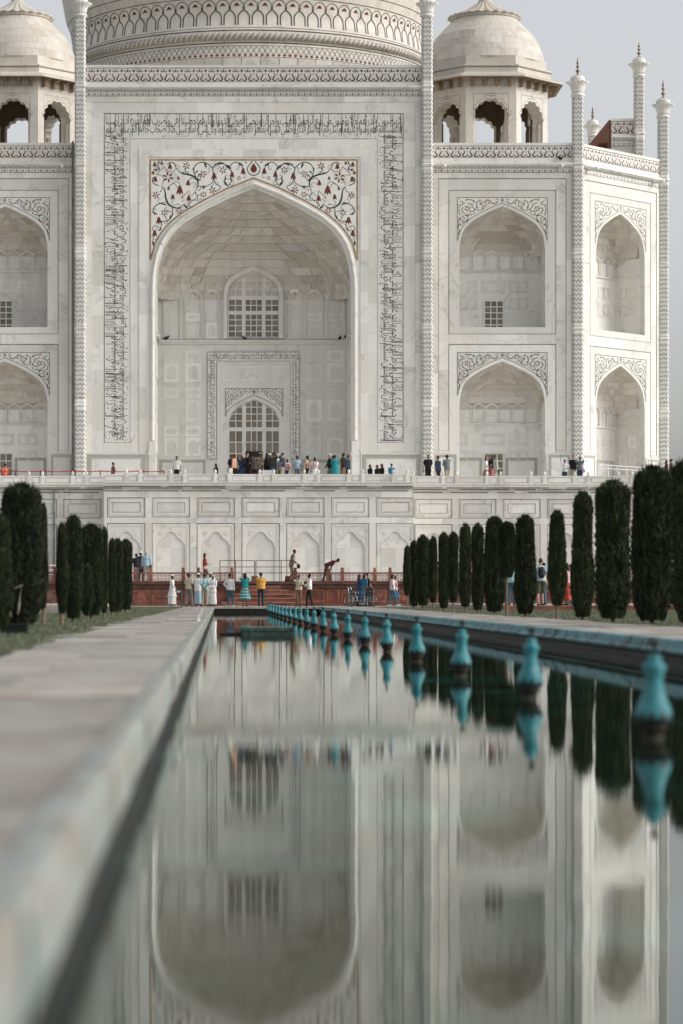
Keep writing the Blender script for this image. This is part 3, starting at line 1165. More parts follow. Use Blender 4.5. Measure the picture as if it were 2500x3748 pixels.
def window(parent, fr, cols, z_rows, d, clip=None, name='screen_window'):
    """pierced window: cols = list of (u0,u1,n), z_rows = list of (z0,z1,n); clip = (c, W, apex) arch"""
    m = MB(fr)
    bars, panes = MB(fr), []
    U0, U1 = cols[0][0], cols[-1][1]
    Z0, Z1 = z_rows[0][0], z_rows[-1][1]
    fw = .07

    def top(u):
        return clip[2] - arch_h(u - clip[0], clip[1]) if clip else 1e9
    root = None
    for (a, b, n) in cols:
        for (z0, z1, k) in z_rows:
            for i in range(n):
                for j in range(k):
                    p0, p1 = a + (b - a) * i / n + fw / 2, a + (b - a) * (i + 1) / n - fw / 2
                    q0, q1 = z0 + (z1 - z0) * j / k + fw / 2, z0 + (z1 - z0) * (j + 1) / k - fw / 2
                    if min(top(p0), top(p1)) < q0 + .1 and max(top(p0), top(p1)) < q0 + .1:
                        continue
                    tl, tr = max(q0 + .02, min(q1, top(p0) - .05)), max(q0 + .02, min(q1, top(p1) - .05))
                    tm = max(q0 + .02, min(q1, top((p0 + p1) / 2) - .05))
                    panes.append([(p0, q0), (p1, q0), (p1, tr), ((p0 + p1) / 2, tm), (p0, tl)])
    # bars and mullions between the panes
    ub, zbs = [], []
    for gi, (a, b, n) in enumerate(cols):
        nxt = cols[gi + 1][0] if gi + 1 < len(cols) else None
        for i in range(n + 1):
            p = a + (b - a) * i / n
            if i == n and nxt is not None:
                ub.append((p - fw / 2, nxt + fw / 2))
            elif not (i == 0 and gi > 0):
                ub.append((p - fw / 2, p + fw / 2))
    for gi, (a, b, n) in enumerate(z_rows):
        nxt = z_rows[gi + 1][0] if gi + 1 < len(z_rows) else None
        for i in range(n + 1):
            p = a + (b - a) * i / n
            if i == n and nxt is not None:
                zbs.append((p - fw / 2, nxt + fw / 2))
            elif not (i == 0 and gi > 0):
                zbs.append((p - fw / 2, p + fw / 2))
    for (a, b) in ub:
        t = min(Z1, top(a), top(b))
        bars.box(a, b, d, d + .08, Z0, t)
    for (z0, z1) in zbs:
        a, b = U0, U1
        if clip:
            if z1 > clip[2]:
                continue
            hw = arch_w(clip[2] - z1, clip[1])
            a, b = max(a, clip[0] - hw), min(b, clip[0] + hw)
        bars.box(a, b, d + .003, d + .077, z0, z1)
    root = bars.build(name, MARB2, parent)
    for p in panes:
        q = MB(fr)
        q.poly(p, d + .075)
        q.build('pane', JALI, root)
    return root

# ---- gateway (great arch) -----------------------------------------------------
def pu(px):
    return (px - 928.5) * KP


HALF = 12.06
W0 = 6.78
gate = MB(PF)
gz1, gz0 = pz(238), FLOOR
gate.plate([(-HALF, gz0), (HALF, gz0), (HALF, pz(352)), (-HALF, pz(352))],
           [[(-7.40, gz0 + .01)] + [(-7.40, pz(574)), (7.40, pz(574)), (7.40, gz0 + .01)]], .12, 1.2)
for sg in (-1, 1):
    gate.box(sg * HALF - .02 if sg > 0 else -HALF - .3, sg * HALF + .3 if sg > 0 else -HALF + .02, .14, 5.2, gz0, pz(352))
gate.box(-HALF, HALF, 1.25, 5.3, pz(660), pz(352))
gate_o = gate.build('gateway_wall', MARB, taj)

zA, zB, zI1, zI0, zC = pz(352), pz(373), pz(413), pz(508), pz(575)
zbot, zdado = pz(1620), pz(1658)
for sg in (-1, 1):
    def side(a, b, z0, z1, d, L):
        slabs(gate_o, PF, min(sg * a, sg * b), max(sg * a, sg * b), z0, z1, d, .13, L)
    side(11.25, 11.70, zdado, zB, .0, 2.3)
    side(10.44, 11.25, zdado, zI1, .035, 1.9)
    side(8.60, 10.44, zdado, zbot, .035, 1.9)
    side(7.98, 8.60, zdado, zI0, .035, 2.1)
    side(7.42, 7.98, zdado, zC + .1, .0, 2.4)
slabs(gate_o, PF, -11.70, 11.70, zB, zA, .0, .13, 2.6)
slabs(gate_o, PF, -11.25, 11.25, zI1, zB, .035, .13, 2.4)
slabs(gate_o, PF, -8.60, 8.60, zC + .55, zI0, .035, .13, 2.2)
slabs(gate_o, PF, -7.98, 7.98, zC, zC + .55, .0, .13, 2.4)

T_RIGHT = "بسم الله الرحمن الرحيم يس والقران الحكيم انك لمن المرسلين على صراط مستقيم تنزيل العزيز الرحيم لتنذر قوما ما انذر اباؤهم فهم غافلون لقد حق القول على اكثرهم فهم لا يؤمنون انا جعلنا في اعناقهم اغلالا فهي الى الاذقان فهم مقمحون وجعلنا من بين ايديهم سدا ومن خلفهم سدا"
T_TOP = "فاغشيناهم فهم لا يبصرون وسواء عليهم ءانذرتهم ام لم تنذرهم لا يؤمنون انما تنذر من اتبع الذكر وخشي الرحمن بالغيب فبشره بمغفرة واجر كريم انا نحن نحيي الموتى ونكتب ما قدموا واثارهم وكل شيء احصيناه في امام مبين واضرب لهم مثلا اصحاب القرية اذ جاءها المرسلون اذ ارسلنا اليهم"
T_LEFT = "اثنين فكذبوهما فعززنا بثالث فقالوا انا اليكم مرسلون قالوا ما انتم الا بشر مثلنا وما انزل الرحمن من شيء ان انتم الا تكذبون قالوا ربنا يعلم انا اليكم لمرسلون وما علينا الا البلاغ المبين قالوا انا تطيرنا بكم لئن لم تنتهوا لنرجمنكم وليمسنكم منا عذاب اليم قالوا طائركم معكم ائن ذكرتم بل انتم قوم مسرفون"


def inscription(parent, fr, uo, ui, zt, zi, zb, d, c, texts, lw):
    """frame of lettering: outer half width uo, inner ui, top zt, inner top zi, bottom zb"""
    b = MB(fr)
    b.box(c - uo, c - ui, d, d + .06, zb, zi)
    b.box(c + ui, c + uo, d, d + .06, zb, zi)
    b.box(c - uo, c + uo, d, d + .06, zi, zt)
    bo = b.build('inscription_band', MARB, parent)
    ln = MB(fr)
    rect_line(ln, c - uo + lw, c + uo - lw, zb, zt - lw, lw, d - .004, 'ltr')
    rect_line(ln, c - ui, c + ui, zb, zi, lw, d - .004, 'ltr')
    for sg in (-1, 1):
        rect_line(ln, min(c + sg * ui, c + sg * uo), max(c + sg * ui, c + sg * uo), zb, zi, lw, d - .004, 'b')
    ln.build('inscription_line', BLACK, bo)
    H = uo - ui
    m = MB(fr)
    Lv = zi - zb
    # right side reads upwards, letter tops to the outer side
    L2 = Lv + .22 * H
    band_text(m, texts[0], L2, H, lambda s, t: (c + ui + t, zb + (L2 - s)), d - .004)
    m.build('lettering', BLACK, bo, kind='stuff')
    m = MB(fr)
    band_text(m, texts[1], 2 * uo, H, lambda s, t: (c - uo + s, zi + t), d - .004)
    m.build('lettering', BLACK, bo, kind='stuff')
    m = MB(fr)
    band_text(m, texts[2], L2, H, lambda s, t: (c - ui - t, zb + s), d - .004)
    m.build('lettering', BLACK, bo, kind='stuff')
    return bo


inscription(gate_o, PF, 10.44, 8.60, zI1, zI0, zbot, .045, 0, (T_RIGHT, T_TOP, T_LEFT), .045)

# arch surround
ap = MB(PF)
zap = pz(689)
hole = [(-W0, gz0 + .01)] + arch_pts(W0, zap) + [(W0, gz0 + .01)]
ap.plate([(-7.42, gz0), (7.42, gz0), (7.42, zC - .005), (-7.42, zC - .005)], [hole], .04, .45)
arch_o = ap.build('arch_surround', MARB, taj)
conv = lambda x, y: (abs((300 + x * .5102 - 930.5) * KP), pz(500 + y * .5102))
spandrel(arch_o, PF, 7.20, pz(585), pz(651), 7.42, .034, 0, conv, MAIN_V, MAIN_F, MAIN_L, golds=MAIN_G, border=.12)
rp = MB(PF)
path = [(-7.05, 0.0, pz(1612))] + [(u, 0.0, z) for u, z in arch_pts(7.05, pz(672))] + [(7.05, 0.0, pz(1612))]
dense, acc = [], 0
for a, b in zip(path, path[1:]):
    L = math.hypot(b[0] - a[0], b[2] - a[2])
    n = max(1, round(L / .085))
    for i in range(n):
        dense.append(tuple(a[k] + (b[k] - a[k]) * i / n for k in range(3)))
dense.append(path[-1])
rp.tube([(u, .03, z) for u, d, z in dense], [.17 if i % 2 else .125 for i in range(len(dense))], 8)
rp.build('rope_moulding', MARB2, arch_o)
for sg in (-1, 1):
    bs = MB(PF)
    bs.box(sg * 7.05 - .22, sg * 7.05 + .22, -.10, .10, gz0, pz(1614))
    bs.box(sg * 7.05 - .3, sg * 7.05 + .3, -.14, .10, pz(1668), pz(1655))
    bs.build('colonnette_base', MARB2, arch_o)

# dado of the gateway
for sg in (-1, 1):
    d = MB(PF)
    a, b = sorted((sg * 7.45, sg * 11.68))
    d.box(a, b, -.03, .13, gz0, zdado - .01)
    do = d.build('dado', MARB, gate_o)
    f = MB(PF)
    f.frame(a + .12, b - .12, gz0 + .3, zdado - .13, .23, -.036, -.02)
    f.build('dado_border', FRET, do)
    l = MB(PF)
    for e in (.09, .38):
        l.frame(a + e, b - e, gz0 + .3, zdado - .02 - e, .022, -.038, -.02)
    l.build('dado_line', LINE, do)

# interior of the great arch
DP = 5.0
KB = (YP + DP) / F


def bu(px):
    return CX + (px - HX) * KB


def bz(y):
    return CZ + (HY - y) * KB


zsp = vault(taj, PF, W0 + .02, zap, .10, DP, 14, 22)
nw = MB(PF)
nw.add([(-W0 - .02, DP, gz0), (W0 + .02, DP, gz0), (W0 + .02, DP, zsp + .3), (-W0 - .02, DP, zsp + .3)], [(0, 1, 2, 3)])
for sg in (-1, 1):
    nw.add([(sg * (W0 + .02), .42, gz0), (sg * (W0 + .02), DP, gz0), (sg * (W0 + .02), DP, zsp + .3), (sg * (W0 + .02), .42, zsp + .3)], [(0, 1, 2, 3)])
niche_o = nw.build('arch_recess_wall', MARB2, taj)
led = MB(PF)
zl = bz(1252)
led.box(-W0, W0, DP - .22, DP, zl, zl + .12)
led.box(-W0, W0, DP - .12, DP, zl - .14, zl)
for sg in (-1, 1):
    led.box(min(sg * W0, sg * (W0 - .2)), max(sg * W0, sg * (W0 - .2)), .5, DP - .22, zl, zl + .12)
led.build('ledge', MARB2, niche_o)
# side wall panels
for sg in (-1, 1):
    fs = ((sg * (W0 + .0), YP, 0), (0, 1, 0), (sg * 1.0, 0, 0))
    for (za, zb) in ((1284, 1399), (1420, 1543), (1560, 1669)):
        for (a, b) in ((.9, 2.4), (2.7, 4.5)):
            panel(niche_o, fs, a, b, bz(zb), bz(za), .0, 1)
    for (a, b) in ((.9, 2.5), (2.8, 4.5)):
        panel(niche_o, fs, a, b, bz(1238), bz(1080), .0, 1)
# back wall panels
for x0, x1 in ((600, 655), (678, 736), (1121, 1177), (1197, 1258)):
    for (a, b, c_, d_) in ((1283, 1325, 1328, 1399), (1419, 1457, 1462, 1542), (1560, 1597, 1600, 1669)):
        panel(niche_o, PF, bu(x0), bu(x1), bz(b), bz(a), DP, 2)
        panel(niche_o, PF, bu(x0), bu(x1), bz(d_), bz(c_), DP, 1)
for x0, x1 in ((597, 661), (675, 738), (748, 802), (1054, 1103), (1117, 1183), (1195, 1261)):
    m = MB(PF)
    a, b = bu(x0), bu(x1)
    W = (b - a) / 2 - .06
    c = (a + b) / 2
    ho = [(c - W, bz(1240))] + arch_pts(W, bz(1068), c) + [(c + W, bz(1240))]
    m.plate([(a, bz(1243)), (b, bz(1243)), (b, bz(1085)), (c + .2, bz(1058)), (c - .2, bz(1058)), (a, bz(1085))], [ho], DP - .10, DP)
    no = m.build('blind_niche', MARB2, niche_o)
    panel(no.parent, PF, c - W + .05, c + W - .05, bz(1176), bz(1146), DP, 2, w=.04)
    panel(no.parent, PF, c - W + .05, c + W - .05, bz(1239), bz(1181), DP, 1, w=.04)
# squinch ribs rising from the blind niches
rb = MB(PF)
for sg in (-1, 1):
    for (x0, x1) in ((1.2, 2.9), (2.9, 4.3), (4.3, 5.8)):
        rb.tube([(sg * (x0 + x1) / 2 + sg * (x1 - x0) * .5 * t, DP - .05 - .25 * (1 - abs(t)), bz(1075) + 1.3 * (1 - abs(t) ** 1.5)) for t in [i / 6 - 1 for i in range(13)]], .026, 5)
rb.build('squinch_rib', MARB2, niche_o)
# upper window
uw = MB(PF)
cw = bu(927)
uw.plate([(cw - 2.13, bz(1240))] + arch_pts(2.13, bz(974), cw) + [(cw + 2.13, bz(1240))],
         [[(cw - 1.85, bz(1239))] + arch_pts(1.85, bz(992), cw) + [(cw + 1.85, bz(1239))]], DP - .25, DP)
uw_o = uw.build('window_surround', MARB2, niche_o)
L3 = [(bu(836), bu(887), 2), (bu(897), bu(960), 3), (bu(970), bu(1020), 2)]
R3 = [(bz(1234), bz(1150), 4), (bz(1140), bz(1096), 2), (bz(1085), bz(997), 3)]
window(niche_o, PF, L3, R3, DP - .08, (cw, 1.82, bz(996)))
# doorway
dm = MB(PF)
cd_ = bu(930)
dm.plate([(bu(794), gz0), (bu(1064), gz0), (bu(1064), bz(1322)), (bu(794), bz(1322))],
         [[(cd_ - 1.82, gz0 + .01)] + arch_pts(1.82, bz(1462), cd_) + [(cd_ + 1.82, gz0 + .01)]], DP - .10, DP)
door_o = dm.build('doorway_surround', MARB, taj)
panel(door_o, PF, bu(817), bu(1040), bz(1394), bz(1342), DP - .10, 0, w=.10)
convd = lambda x, y: (abs((x - 788) * .2551 * KW * .655), bz(1421 + (y - 88) * .2551 * .655))
spandrel(door_o, PF, 2.06, bz(1423), bz(1447), 2.15, DP - .106, cd_, convd, [(.03, v) for v in SIDE_V], SIDE_F, SIDE_L, border=.035, sc=.72)
T2R = "بسم الله الرحمن الرحيم اذا الشمس كورت واذا النجوم انكدرت واذا الجبال سيرت واذا العشار عطلت واذا الوحوش حشرت واذا البحار سجرت واذا النفوس زوجت"
T2T = "واذا الصحف نشرت واذا السماء كشطت واذا الجحيم سعرت واذا الجنة ازلفت علمت نفس ما احضرت فلا اقسم بالخنس الجوار الكنس"
T2L = "والليل اذا عسعس والصبح اذا تنفس انه لقول رسول كريم ذي قوة عند ذي العرش مكين مطاع ثم امين وما صاحبكم بمجنون ولقد راه بالافق المبين"
hu_ = (bu(1096) - bu(759)) / 2
inscription(door_o, PF, hu_, (bu(1064) - bu(794)) / 2, bz(1288), bz(1322), bz(1680), DP - .12, (bu(1096) + bu(759)) / 2, (T2R, T2T, T2L), .025)
L4 = [(bu(838), bu(888), 2), (bu(899), bu(961), 3), (bu(972), bu(1022), 2)]
R4 = [(gz0, bz(1577), 6), (bz(1566), bz(1465), 4)]
window(niche_o, PF, L4, R4, DP - .085, (cd_, 1.81, bz(1463)))
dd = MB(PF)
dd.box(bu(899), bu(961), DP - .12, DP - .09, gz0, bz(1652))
dd.build('dark_door_panel', DARK, door_o)  # solid panel; the dark of the unlit doorway is its colour
# dado inside
for a, b in ((-W0, bu(757)), (bu(1098), W0)):
    f = MB(PF)
    f.frame(a + .08, b - .08, gz0 + .2, bz(1682), .22, DP - .02, DP + .01)
    f.build('dado_border', FRET, niche_o)
parapet(gate_o, PF, -11.68, 11.68, pz(238), pz(248), pz(299), pz(310), pz(328), pz(351), back=1.2)

for sg, rr in ((-1, 'left'), (1, 'right')):
    pilaster(sg * HALF, YP, FLOOR, pz(62), pz(14), pz(-30), pz(-105), [pz(1482), pz(1203), pz(925), pz(605), pz(318)])


# ---- two-storey bays -------------------------------------------------------------
def bay(fr, us, faint, lower_only=None):
    def uu(px):
        return (px - 1840) * KW
    z = wzz
    hb = 4.88
    base = MB(fr)
    holes = []
    for (zt, zb) in ((697, 1221), (1261, None)):
        b = z(zb) if zb else FLOOR + .01
        holes.append([(-3.72 * us, b), (3.72 * us, b), (3.72 * us, z(zt)), (-3.72 * us, z(zt))])
    base.plate([(-hb * us, FLOOR), (hb * us, FLOOR), (hb * us, z(631)), (-hb * us, z(631))], holes, .12, .6)
    bo = base.build('bay_wall', MARB, taj)
    for sg in (-1, 1):
        def side(a, b, z0, z1, d, L):
            slabs(bo, fr, min(sg * a, sg * b), max(sg * a, sg * b), z0, z1, d, .13, L, us=us)
        side(4.48, hb, z(1658), z(652), .0, 2.6)
        side(3.74, 4.48, z(1649), z(652), .04, 2.0)
    slabs(bo, fr, -hb, hb, z(652), z(632), .0, .13, 2.2, us=us)
    slabs(bo, fr, -3.74, 3.74, z(695), z(652), .04, .13, 1.9, us=us)
    slabs(bo, fr, -3.74, 3.74, z(1259), z(1223), .04, .13, 1.9, us=us)
    slabs(bo, fr, -4.48, -3.74, z(1658), z(1649), .0, .13, 1.9, us=us)
    slabs(bo, fr, 3.74, 4.48, z(1658), z(1649), .0, .13, 1.9, us=us)
    ln = MB(fr)
    rect_line(ln, -4.46 * us, 4.46 * us, z(1649), z(654), .035, .034, 'ltr')
    for sg in (-1, 1):
        a, b = sorted((sg * 3.76 * us, sg * 4.46 * us))
        rect_line(ln, a, b, z(1649), z(1300), .03, .033, 'b')
    rect_line(ln, -3.75 * us, 3.75 * us, z(1222), z(696), .035, .033)
    rect_line(ln, -3.75 * us, 3.75 * us, z(1649), z(1260), .035, .033, 'ltr')
    ln.build('panel_line', PALEIN if faint else LINE, bo)
    # dado strips beside the lower arch
    for sg in (-1, 1):
        a, b = sorted((sg * 3.1 * us, sg * hb * us))
        d = MB(fr)
        d.box(a, b, -.03, .13, FLOOR, z(1659))
        do = d.build('dado', MARB, bo)
        f = MB(fr)
        f.frame(a + .12, b - .12, FLOOR + .2, z(1664), .2, -.036, -.02)
        f.build('dado_border', PALEIN if faint else FRET, do)
    for up in (1, 0):
        sh = 0 if up else 567
        apex = z(755 + sh)
        zb = z(1197) if up else FLOOR + .02
        W = 3.0
        Wu = W * us
        m = MB(fr)
        right = [(a * W * us, apex - b * W) for a, b in ARCH]
        arc = [(-q[0], q[1]) for q in reversed(right)] + right[1:]
        zo0 = z(1221) if up else FLOOR
        m.plate([(-3.72 * us, zo0), (3.72 * us, zo0), (3.72 * us, z(697 + sh - (2 if not up else 0))), (-3.72 * us, z(697 + sh - (2 if not up else 0)))],
                [[(-Wu, zb)] + arc + [(Wu, zb)]], .05, .5)
        mo = m.build('arch_surround', MARB, bo)
        convs = lambda x, y: (abs((x - 788) * .2551 * KW), z(722 + sh + (y - 88) * .2551))
        spandrel(bo, fr, 3.14, z(723 + sh), z(742 + sh), 3.2, .044, 0, convs, [(.036, v) for v in SIDE_V], SIDE_F, SIDE_L, us=us, border=.035, faint=faint)
        dp = 2.6
        vault(bo.parent, fr, W + .02, apex, .10, dp, 8, 11, us=us)
        zs = apex - 1.06 * W
        w = MB(fr)
        for sg in (-1, 1):
            w.add([(sg * Wu, .48, zb), (sg * Wu, dp, zb), (sg * Wu, dp, zs + .3), (sg * Wu, .48, zs + .3)], [(0, 1, 2, 3)])
        w.add([(-Wu, dp, zb), (Wu, dp, zb), (Wu, dp, zs + .3), (-Wu, dp, zs + .3)], [(0, 1, 2, 3)])
        w.add([(-Wu, .05, zb), (Wu, .05, zb), (Wu, dp, zb), (-Wu, dp, zb)], [(0, 1, 2, 3)])
        no = w.build('arch_recess_wall', MARB2, taj)
        zl = z(978 + sh)
        l = MB(fr)
        l.box(-Wu, Wu, dp - .14, dp, zl, zl + .10)
        for sg in (-1, 1):
            a, b = sorted((sg * Wu, sg * (Wu - .12)))
            l.box(a, b, .5, dp - .14, zl, zl + .10)
        l.build('ledge', MARB2, no)
        for i in range(6):
            c = (-2.5 + i) * .93 * us
            nn = MB(fr)
            ww = .36 * us
            h0 = zl + .12
            ho = [(c - ww, h0 + .02)] + arch_pts(ww, zl + 1.42, c) + [(c + ww, h0 + .02)]
            nn.plate([(c - ww - .08, h0), (c + ww + .08, h0), (c + ww + .08, zl + 1.3), (c, zl + 1.55), (c - ww - .08, zl + 1.3)], [ho], dp - .09, dp - .01)
            nn.build('blind_niche', MARB2, no)
        cw = -.33
        for (a, b) in ((1012, 1054), (1076, 1118)):
            for (x0, x1, st) in ((-2.9, -2.25, 1), (-2.2, -1.55, 1), (.75, 1.38, 1), (1.44, 2.07, 1)):
                panel(no, fr, x0, x1, z(b + sh), z(a + sh), dp, st, us=us, w=.04)
        panel(no, fr, -1.2, .45, z(1054 + sh), z(1012 + sh), dp, 2, us=us, w=.04)
        for sg in (-1, 1):
            O, U, D = fr
            P = (O[0] + U[0] * sg * Wu, O[1] + U[1] * sg * Wu, 0)
            fs = (P, D, (U[0] * sg, U[1] * sg, 0))
            for (a, b) in ((1012, 1054), (1076, 1118)):
                for (x0, x1) in ((.8, 1.5), (1.6, 2.3)):
                    panel(no, fs, x0, x1, z(b + sh), z(a + sh), 0, 1, w=.04)
        zw0 = zb
        wins = [((cw - .66) * us, (cw + .66) * us, 3)]
        window(no, fr, wins, [(zw0, z(1086 + sh), 5 if up else 6)], dp - .085)
        if up:
            for (x0, x1) in ((-2.95, -1.25), (.45, 2.6)):
                p_ = panel(no, fr, x0, x1, zb + .02, z(1122), dp, 0, us=us, w=.07)
        else:
            for (x0, x1) in ((-2.95, -1.15), (.5, 2.75)):
                f = MB(fr)
                f.frame(x0 * us, x1 * us, FLOOR + .2, z(1668), .2, dp - .02, dp + .01)
                f.build('dado_border', FRET, no)
    parapet(bo, fr, -4.9 * us, 4.9 * us, z(523), z(533), z(577), z(592), z(609), z(631), faint=faint)
    # water spouts below the cornice
    for u in (-4.1, 4.05):
        s_ = MB(fr)
        s_.tube([(u * us, .1, z(612)), (u * us, -.9, z(614))], .13, 8)
        s_.build('water_spout', MARB2, bo)
    return bo


XW = wx(1839, YW)
bay(((XW, YW, 0), (1, 0, 0), (0, 1, 0)), 1.0, False)
bay(((-XW, YW, 0), (1, 0, 0), (0, 1, 0)), 1.0, False)
XC, CH = wx(2115, YW), 7.2
r2 = sqrt(.5)
bay(((XC + CH / 2, YW + CH / 2, 0), (r2, r2, 0), (-r2, r2, 0)), .965, False)
bay(((-XC - CH / 2, YW + CH / 2, 0), (r2, -r2, 0), (r2, r2, 0)), .965, False)
for sg in (-1, 1):
    pilaster(sg * XC, YW + .1, FLOOR, wzz(352), wzz(300), wzz(273), wzz(210), [wzz(1482), wzz(1203), wzz(928), wzz(600)])
    Yc = YW + CH
    pilaster(sg * (XC + CH), Yc, FLOOR, CZ + (HY - 432) * Yc / F, CZ + (HY - 384) * Yc / F, CZ + (HY - 358) * Yc / F, CZ + (HY - 290) * Yc / F, [wzz(1482), wzz(1203), wzz(928), wzz(600)])
# roof, rear body
XE = XC + CH
YM = YW + CH + (XE - CH)     # centre of the building
YM = 210.5
rf = MB()
ry = YM + (YM - YW)
zr = wzz(600)
pl = [(-XC, YW + .9), (XC, YW + .9), (XE - .7, YW + CH + .2), (XE - .7, ry - CH), (XC, ry), (-XC, ry), (-XE + .7, ry - CH), (-XE + .7, YW + CH + .2)]
n = len(pl)
rf.add([(x, y, zr) for x, y in pl], [tuple(range(n))])
for i in range(n):
    if i in (0, 1, 7):
        continue
    (xa, ya), (xb, yb) = pl[i], pl[(i + 1) % n]
    rf.add([(xa, ya, FLOOR), (xb, yb, FLOOR), (xb, yb, zr + 1.6), (xa, ya, zr + 1.6)], [(0, 1, 2, 3)])
rf.build('roof', MARB2, taj)
# main gateway's back, in sandstone, and its flanks above the wings
gb = MB()
gb.box(-HALF, HALF, YP + 1.25, YP + 2.0, zr - 1, pz(240))
for sg in (-1, 1):
    a, b = sorted((sg * HALF, sg * (HALF - .9)))
    gb.box(a, b, YP + .3, YP + 5.0, zr - 1, pz(242))
gb.build('gateway_back', SAND, taj)
# side gateway seen end-on at the right, with its red back
XG = 29.7
for sg in (-1, 1):
    y0, y1 = 197.9, 222.5
    zt = CZ + (HY - 434) * y0 / F
    k = y0 / F
    zc1, zc0, zl2 = CZ + (HY - 492) * k, CZ + (HY - 510) * k, CZ + (HY - 532) * k
    FE = ((sg * (XG - 1.15), y0, 0), (1, 0, 0), (0, 1, 0))
    m = MB()
    a, b = sorted((sg * (XG - 2.1), sg * (XG + .2)))
    m.box(a, b, y0 + .25, y1, FLOOR, zl2)
    m.box(a, b, y0 + .25, y1, zl2, zt - .02)
    so = m.build('side_gateway', MARB, taj)
    parapet(so, FE, -.95, .95, zt, zt - .2, zt - 1.15, zc1, zc0, zl2, back=.3)
    rb = MB()
    xi = sg * (XG - 2.15)
    a, b = sorted((xi, xi - sg * .1))
    rb.box(a, b, y0 + .3, y1, zr, zt - .05)
    rb.build('gateway_back', SAND, so)
    ds = MB()
    a, b = sorted((xi - sg * .1, xi - sg * .75))
    ds.box(a, b, y0 + 1.2, y1, zt - 1.75, zt - 1.65)
    ds.build('gateway_eave', SAND, so)
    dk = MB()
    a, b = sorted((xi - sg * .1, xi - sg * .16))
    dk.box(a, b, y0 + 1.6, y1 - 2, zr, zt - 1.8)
    dk.build('dark_gateway_panel', DARK, so)  # thin slab on the back wall, its dark colour painting a shaded hollow
    pilaster(sg * XG, y0, FLOOR + 10, CZ + (HY - 282) * k, CZ + (HY - 235) * k, CZ + (HY - 208) * k, CZ + (HY - 152) * k, [CZ + (HY - 490) * k])
    k2 = y1 / F
    pilaster(sg * XG, y1, FLOOR + 10, CZ + (HY - 500) * k2, CZ + (HY - 460) * k2, CZ + (HY - 436) * k2, CZ + (HY - 389) * k2, [CZ + (HY - 640) * k2])

# ---- drum and dome -----------------------------------------------------------------
prof = [(14.95, 33.0), (14.95, 42.3), (14.85, 42.35), (14.85, 43.45), (14.62, 43.5), (14.60, 43.75), (14.42, 43.8), (14.30, 44.6), (14.32, 45.3), (14.5, 46.2), (14.85, 47.1), (15.2, 49.0), (15.45, 51.5), (15.2, 54.5),
        (14.2, 58), (12.3, 61.5), (9.5, 64.5), (6.2, 66.8), (3.2, 68.3), (1.4, 69.3), (.6, 70.2)]


def drum_r(z):
    for (ra, za), (rb_, zb) in zip(prof, prof[1:]):
        if za <= z <= zb:
            return ra + (rb_ - ra) * (z - za) / (zb - za + 1e-9)
    return 14.9


m = MB()
m.lathe(prof, 128, 0, YM)
dome_o = m.build('main_dome', OLDM, taj)
# stone courses of the drum that show above the gateway
for (z0, z1, nn) in ((38.0, 39.4, 52), (39.4, 40.55, 60), (40.55, 41.27, 66)):
    for i in range(nn):
        a0, a1 = 2 * pi * (i + .02) / nn, 2 * pi * (i + .98) / nn
        am = (a0 + a1) / 2
        if sin(am) > .1:
            continue
        b = MB()
        r0 = 15.0 + random.uniform(0, .02)
        K = 3
        vs = [(r * cos(a0 + (a1 - a0) * k_ / K), YM + r * sin(a0 + (a1 - a0) * k_ / K), z) for r in (r0, 14.9) for z in (z0 + .005, z1 - .005) for k_ in range(K + 1)]
        fs = []
        for k_ in range(K):
            fs += [(k_, k_ + 1, 4 + k_ + 1, 4 + k_), (4 + k_, 4 + k_ + 1, 12 + k_ + 1, 12 + k_)]
        b.add(vs, fs)
        b.build('drum_stone', OLDM, dome_o)


def on_drum(a, z, push=.02):
    r = drum_r(z) + push
    return (r * cos(a), YM + r * sin(a), z)


def drum_ribbon(mb, pts, w, push=.02):
    """pts of (arc metres, z)"""
    n = len(pts)
    vs = []
    for i in range(n):
        a, b = pts[max(0, i - 1)], pts[min(n - 1, i + 1)]
        tx, tz = b[0] - a[0], b[1] - a[1]
        L = math.hypot(tx, tz) or 1e-6
        for s_ in (1, -1):
            x, z = pts[i][0] - s_ * tz / L * w / 2, pts[i][1] + s_ * tx / L * w / 2
            vs.append(on_drum(x / 14.6, z, push))
    mb.add(vs, [(2 * i, 2 * i + 1, 2 * i + 3, 2 * i + 2) for i in range(n - 1)])


NA = 84
P_ = 2 * pi / NA * 14.6
for i in range(NA):
    c = -pi / 2 * 14.6 + (i + .5) * P_ - pi * 14.6
    an = (c / 14.6) % (2 * pi)
    if sin(an) > .15:
        continue
    m = MB()
    h = P_ / 2
    for sg in (-1, 1):
        drum_ribbon(m, [(c + sg * .80 * h, 43.86), (c + sg * .80 * h, 44.45), (c + sg * .74 * h, 44.64), (c + sg * .5 * h, 44.82), (c + sg * .2 * h, 44.95), (c + sg * .04 * h, 45.02)], .085)
        # upper loops
        drum_ribbon(m, [(c + sg * .05 * h, 45.25), (c + sg * .12 * h, 45.5), (c + sg * .55 * h, 45.72), (c + sg * h, 45.78)], .05)
    drum_ribbon(m, [(c, 45.05), (c, 45.25)], .16)
    ao = m.build('arcade_inlay', BLACK, dome_o)
    fl = MB()
    for sg in (-1, 0, 1):
        drum_ribbon(fl, [(c + h + sg * .18, 45.32), (c + h + sg * .09, 45.42), (c + h, 45.52)], .10)
    fl.build('flower_inlay', RED, ao)
for z, w in ((42.41, .07), (43.36, .075), (43.62, .03), (42.17, .025), (41.30, .03), (45.95, .05), (46.6, .04)):
    m = MB()
    drum_ribbon(m, [(14.6 * (pi + pi * j / 96), z) for j in range(97)], w, .025)
    m.build('drum_line', BLACK, dome_o)
NLt = 220
lt, lf = MB(), MB()
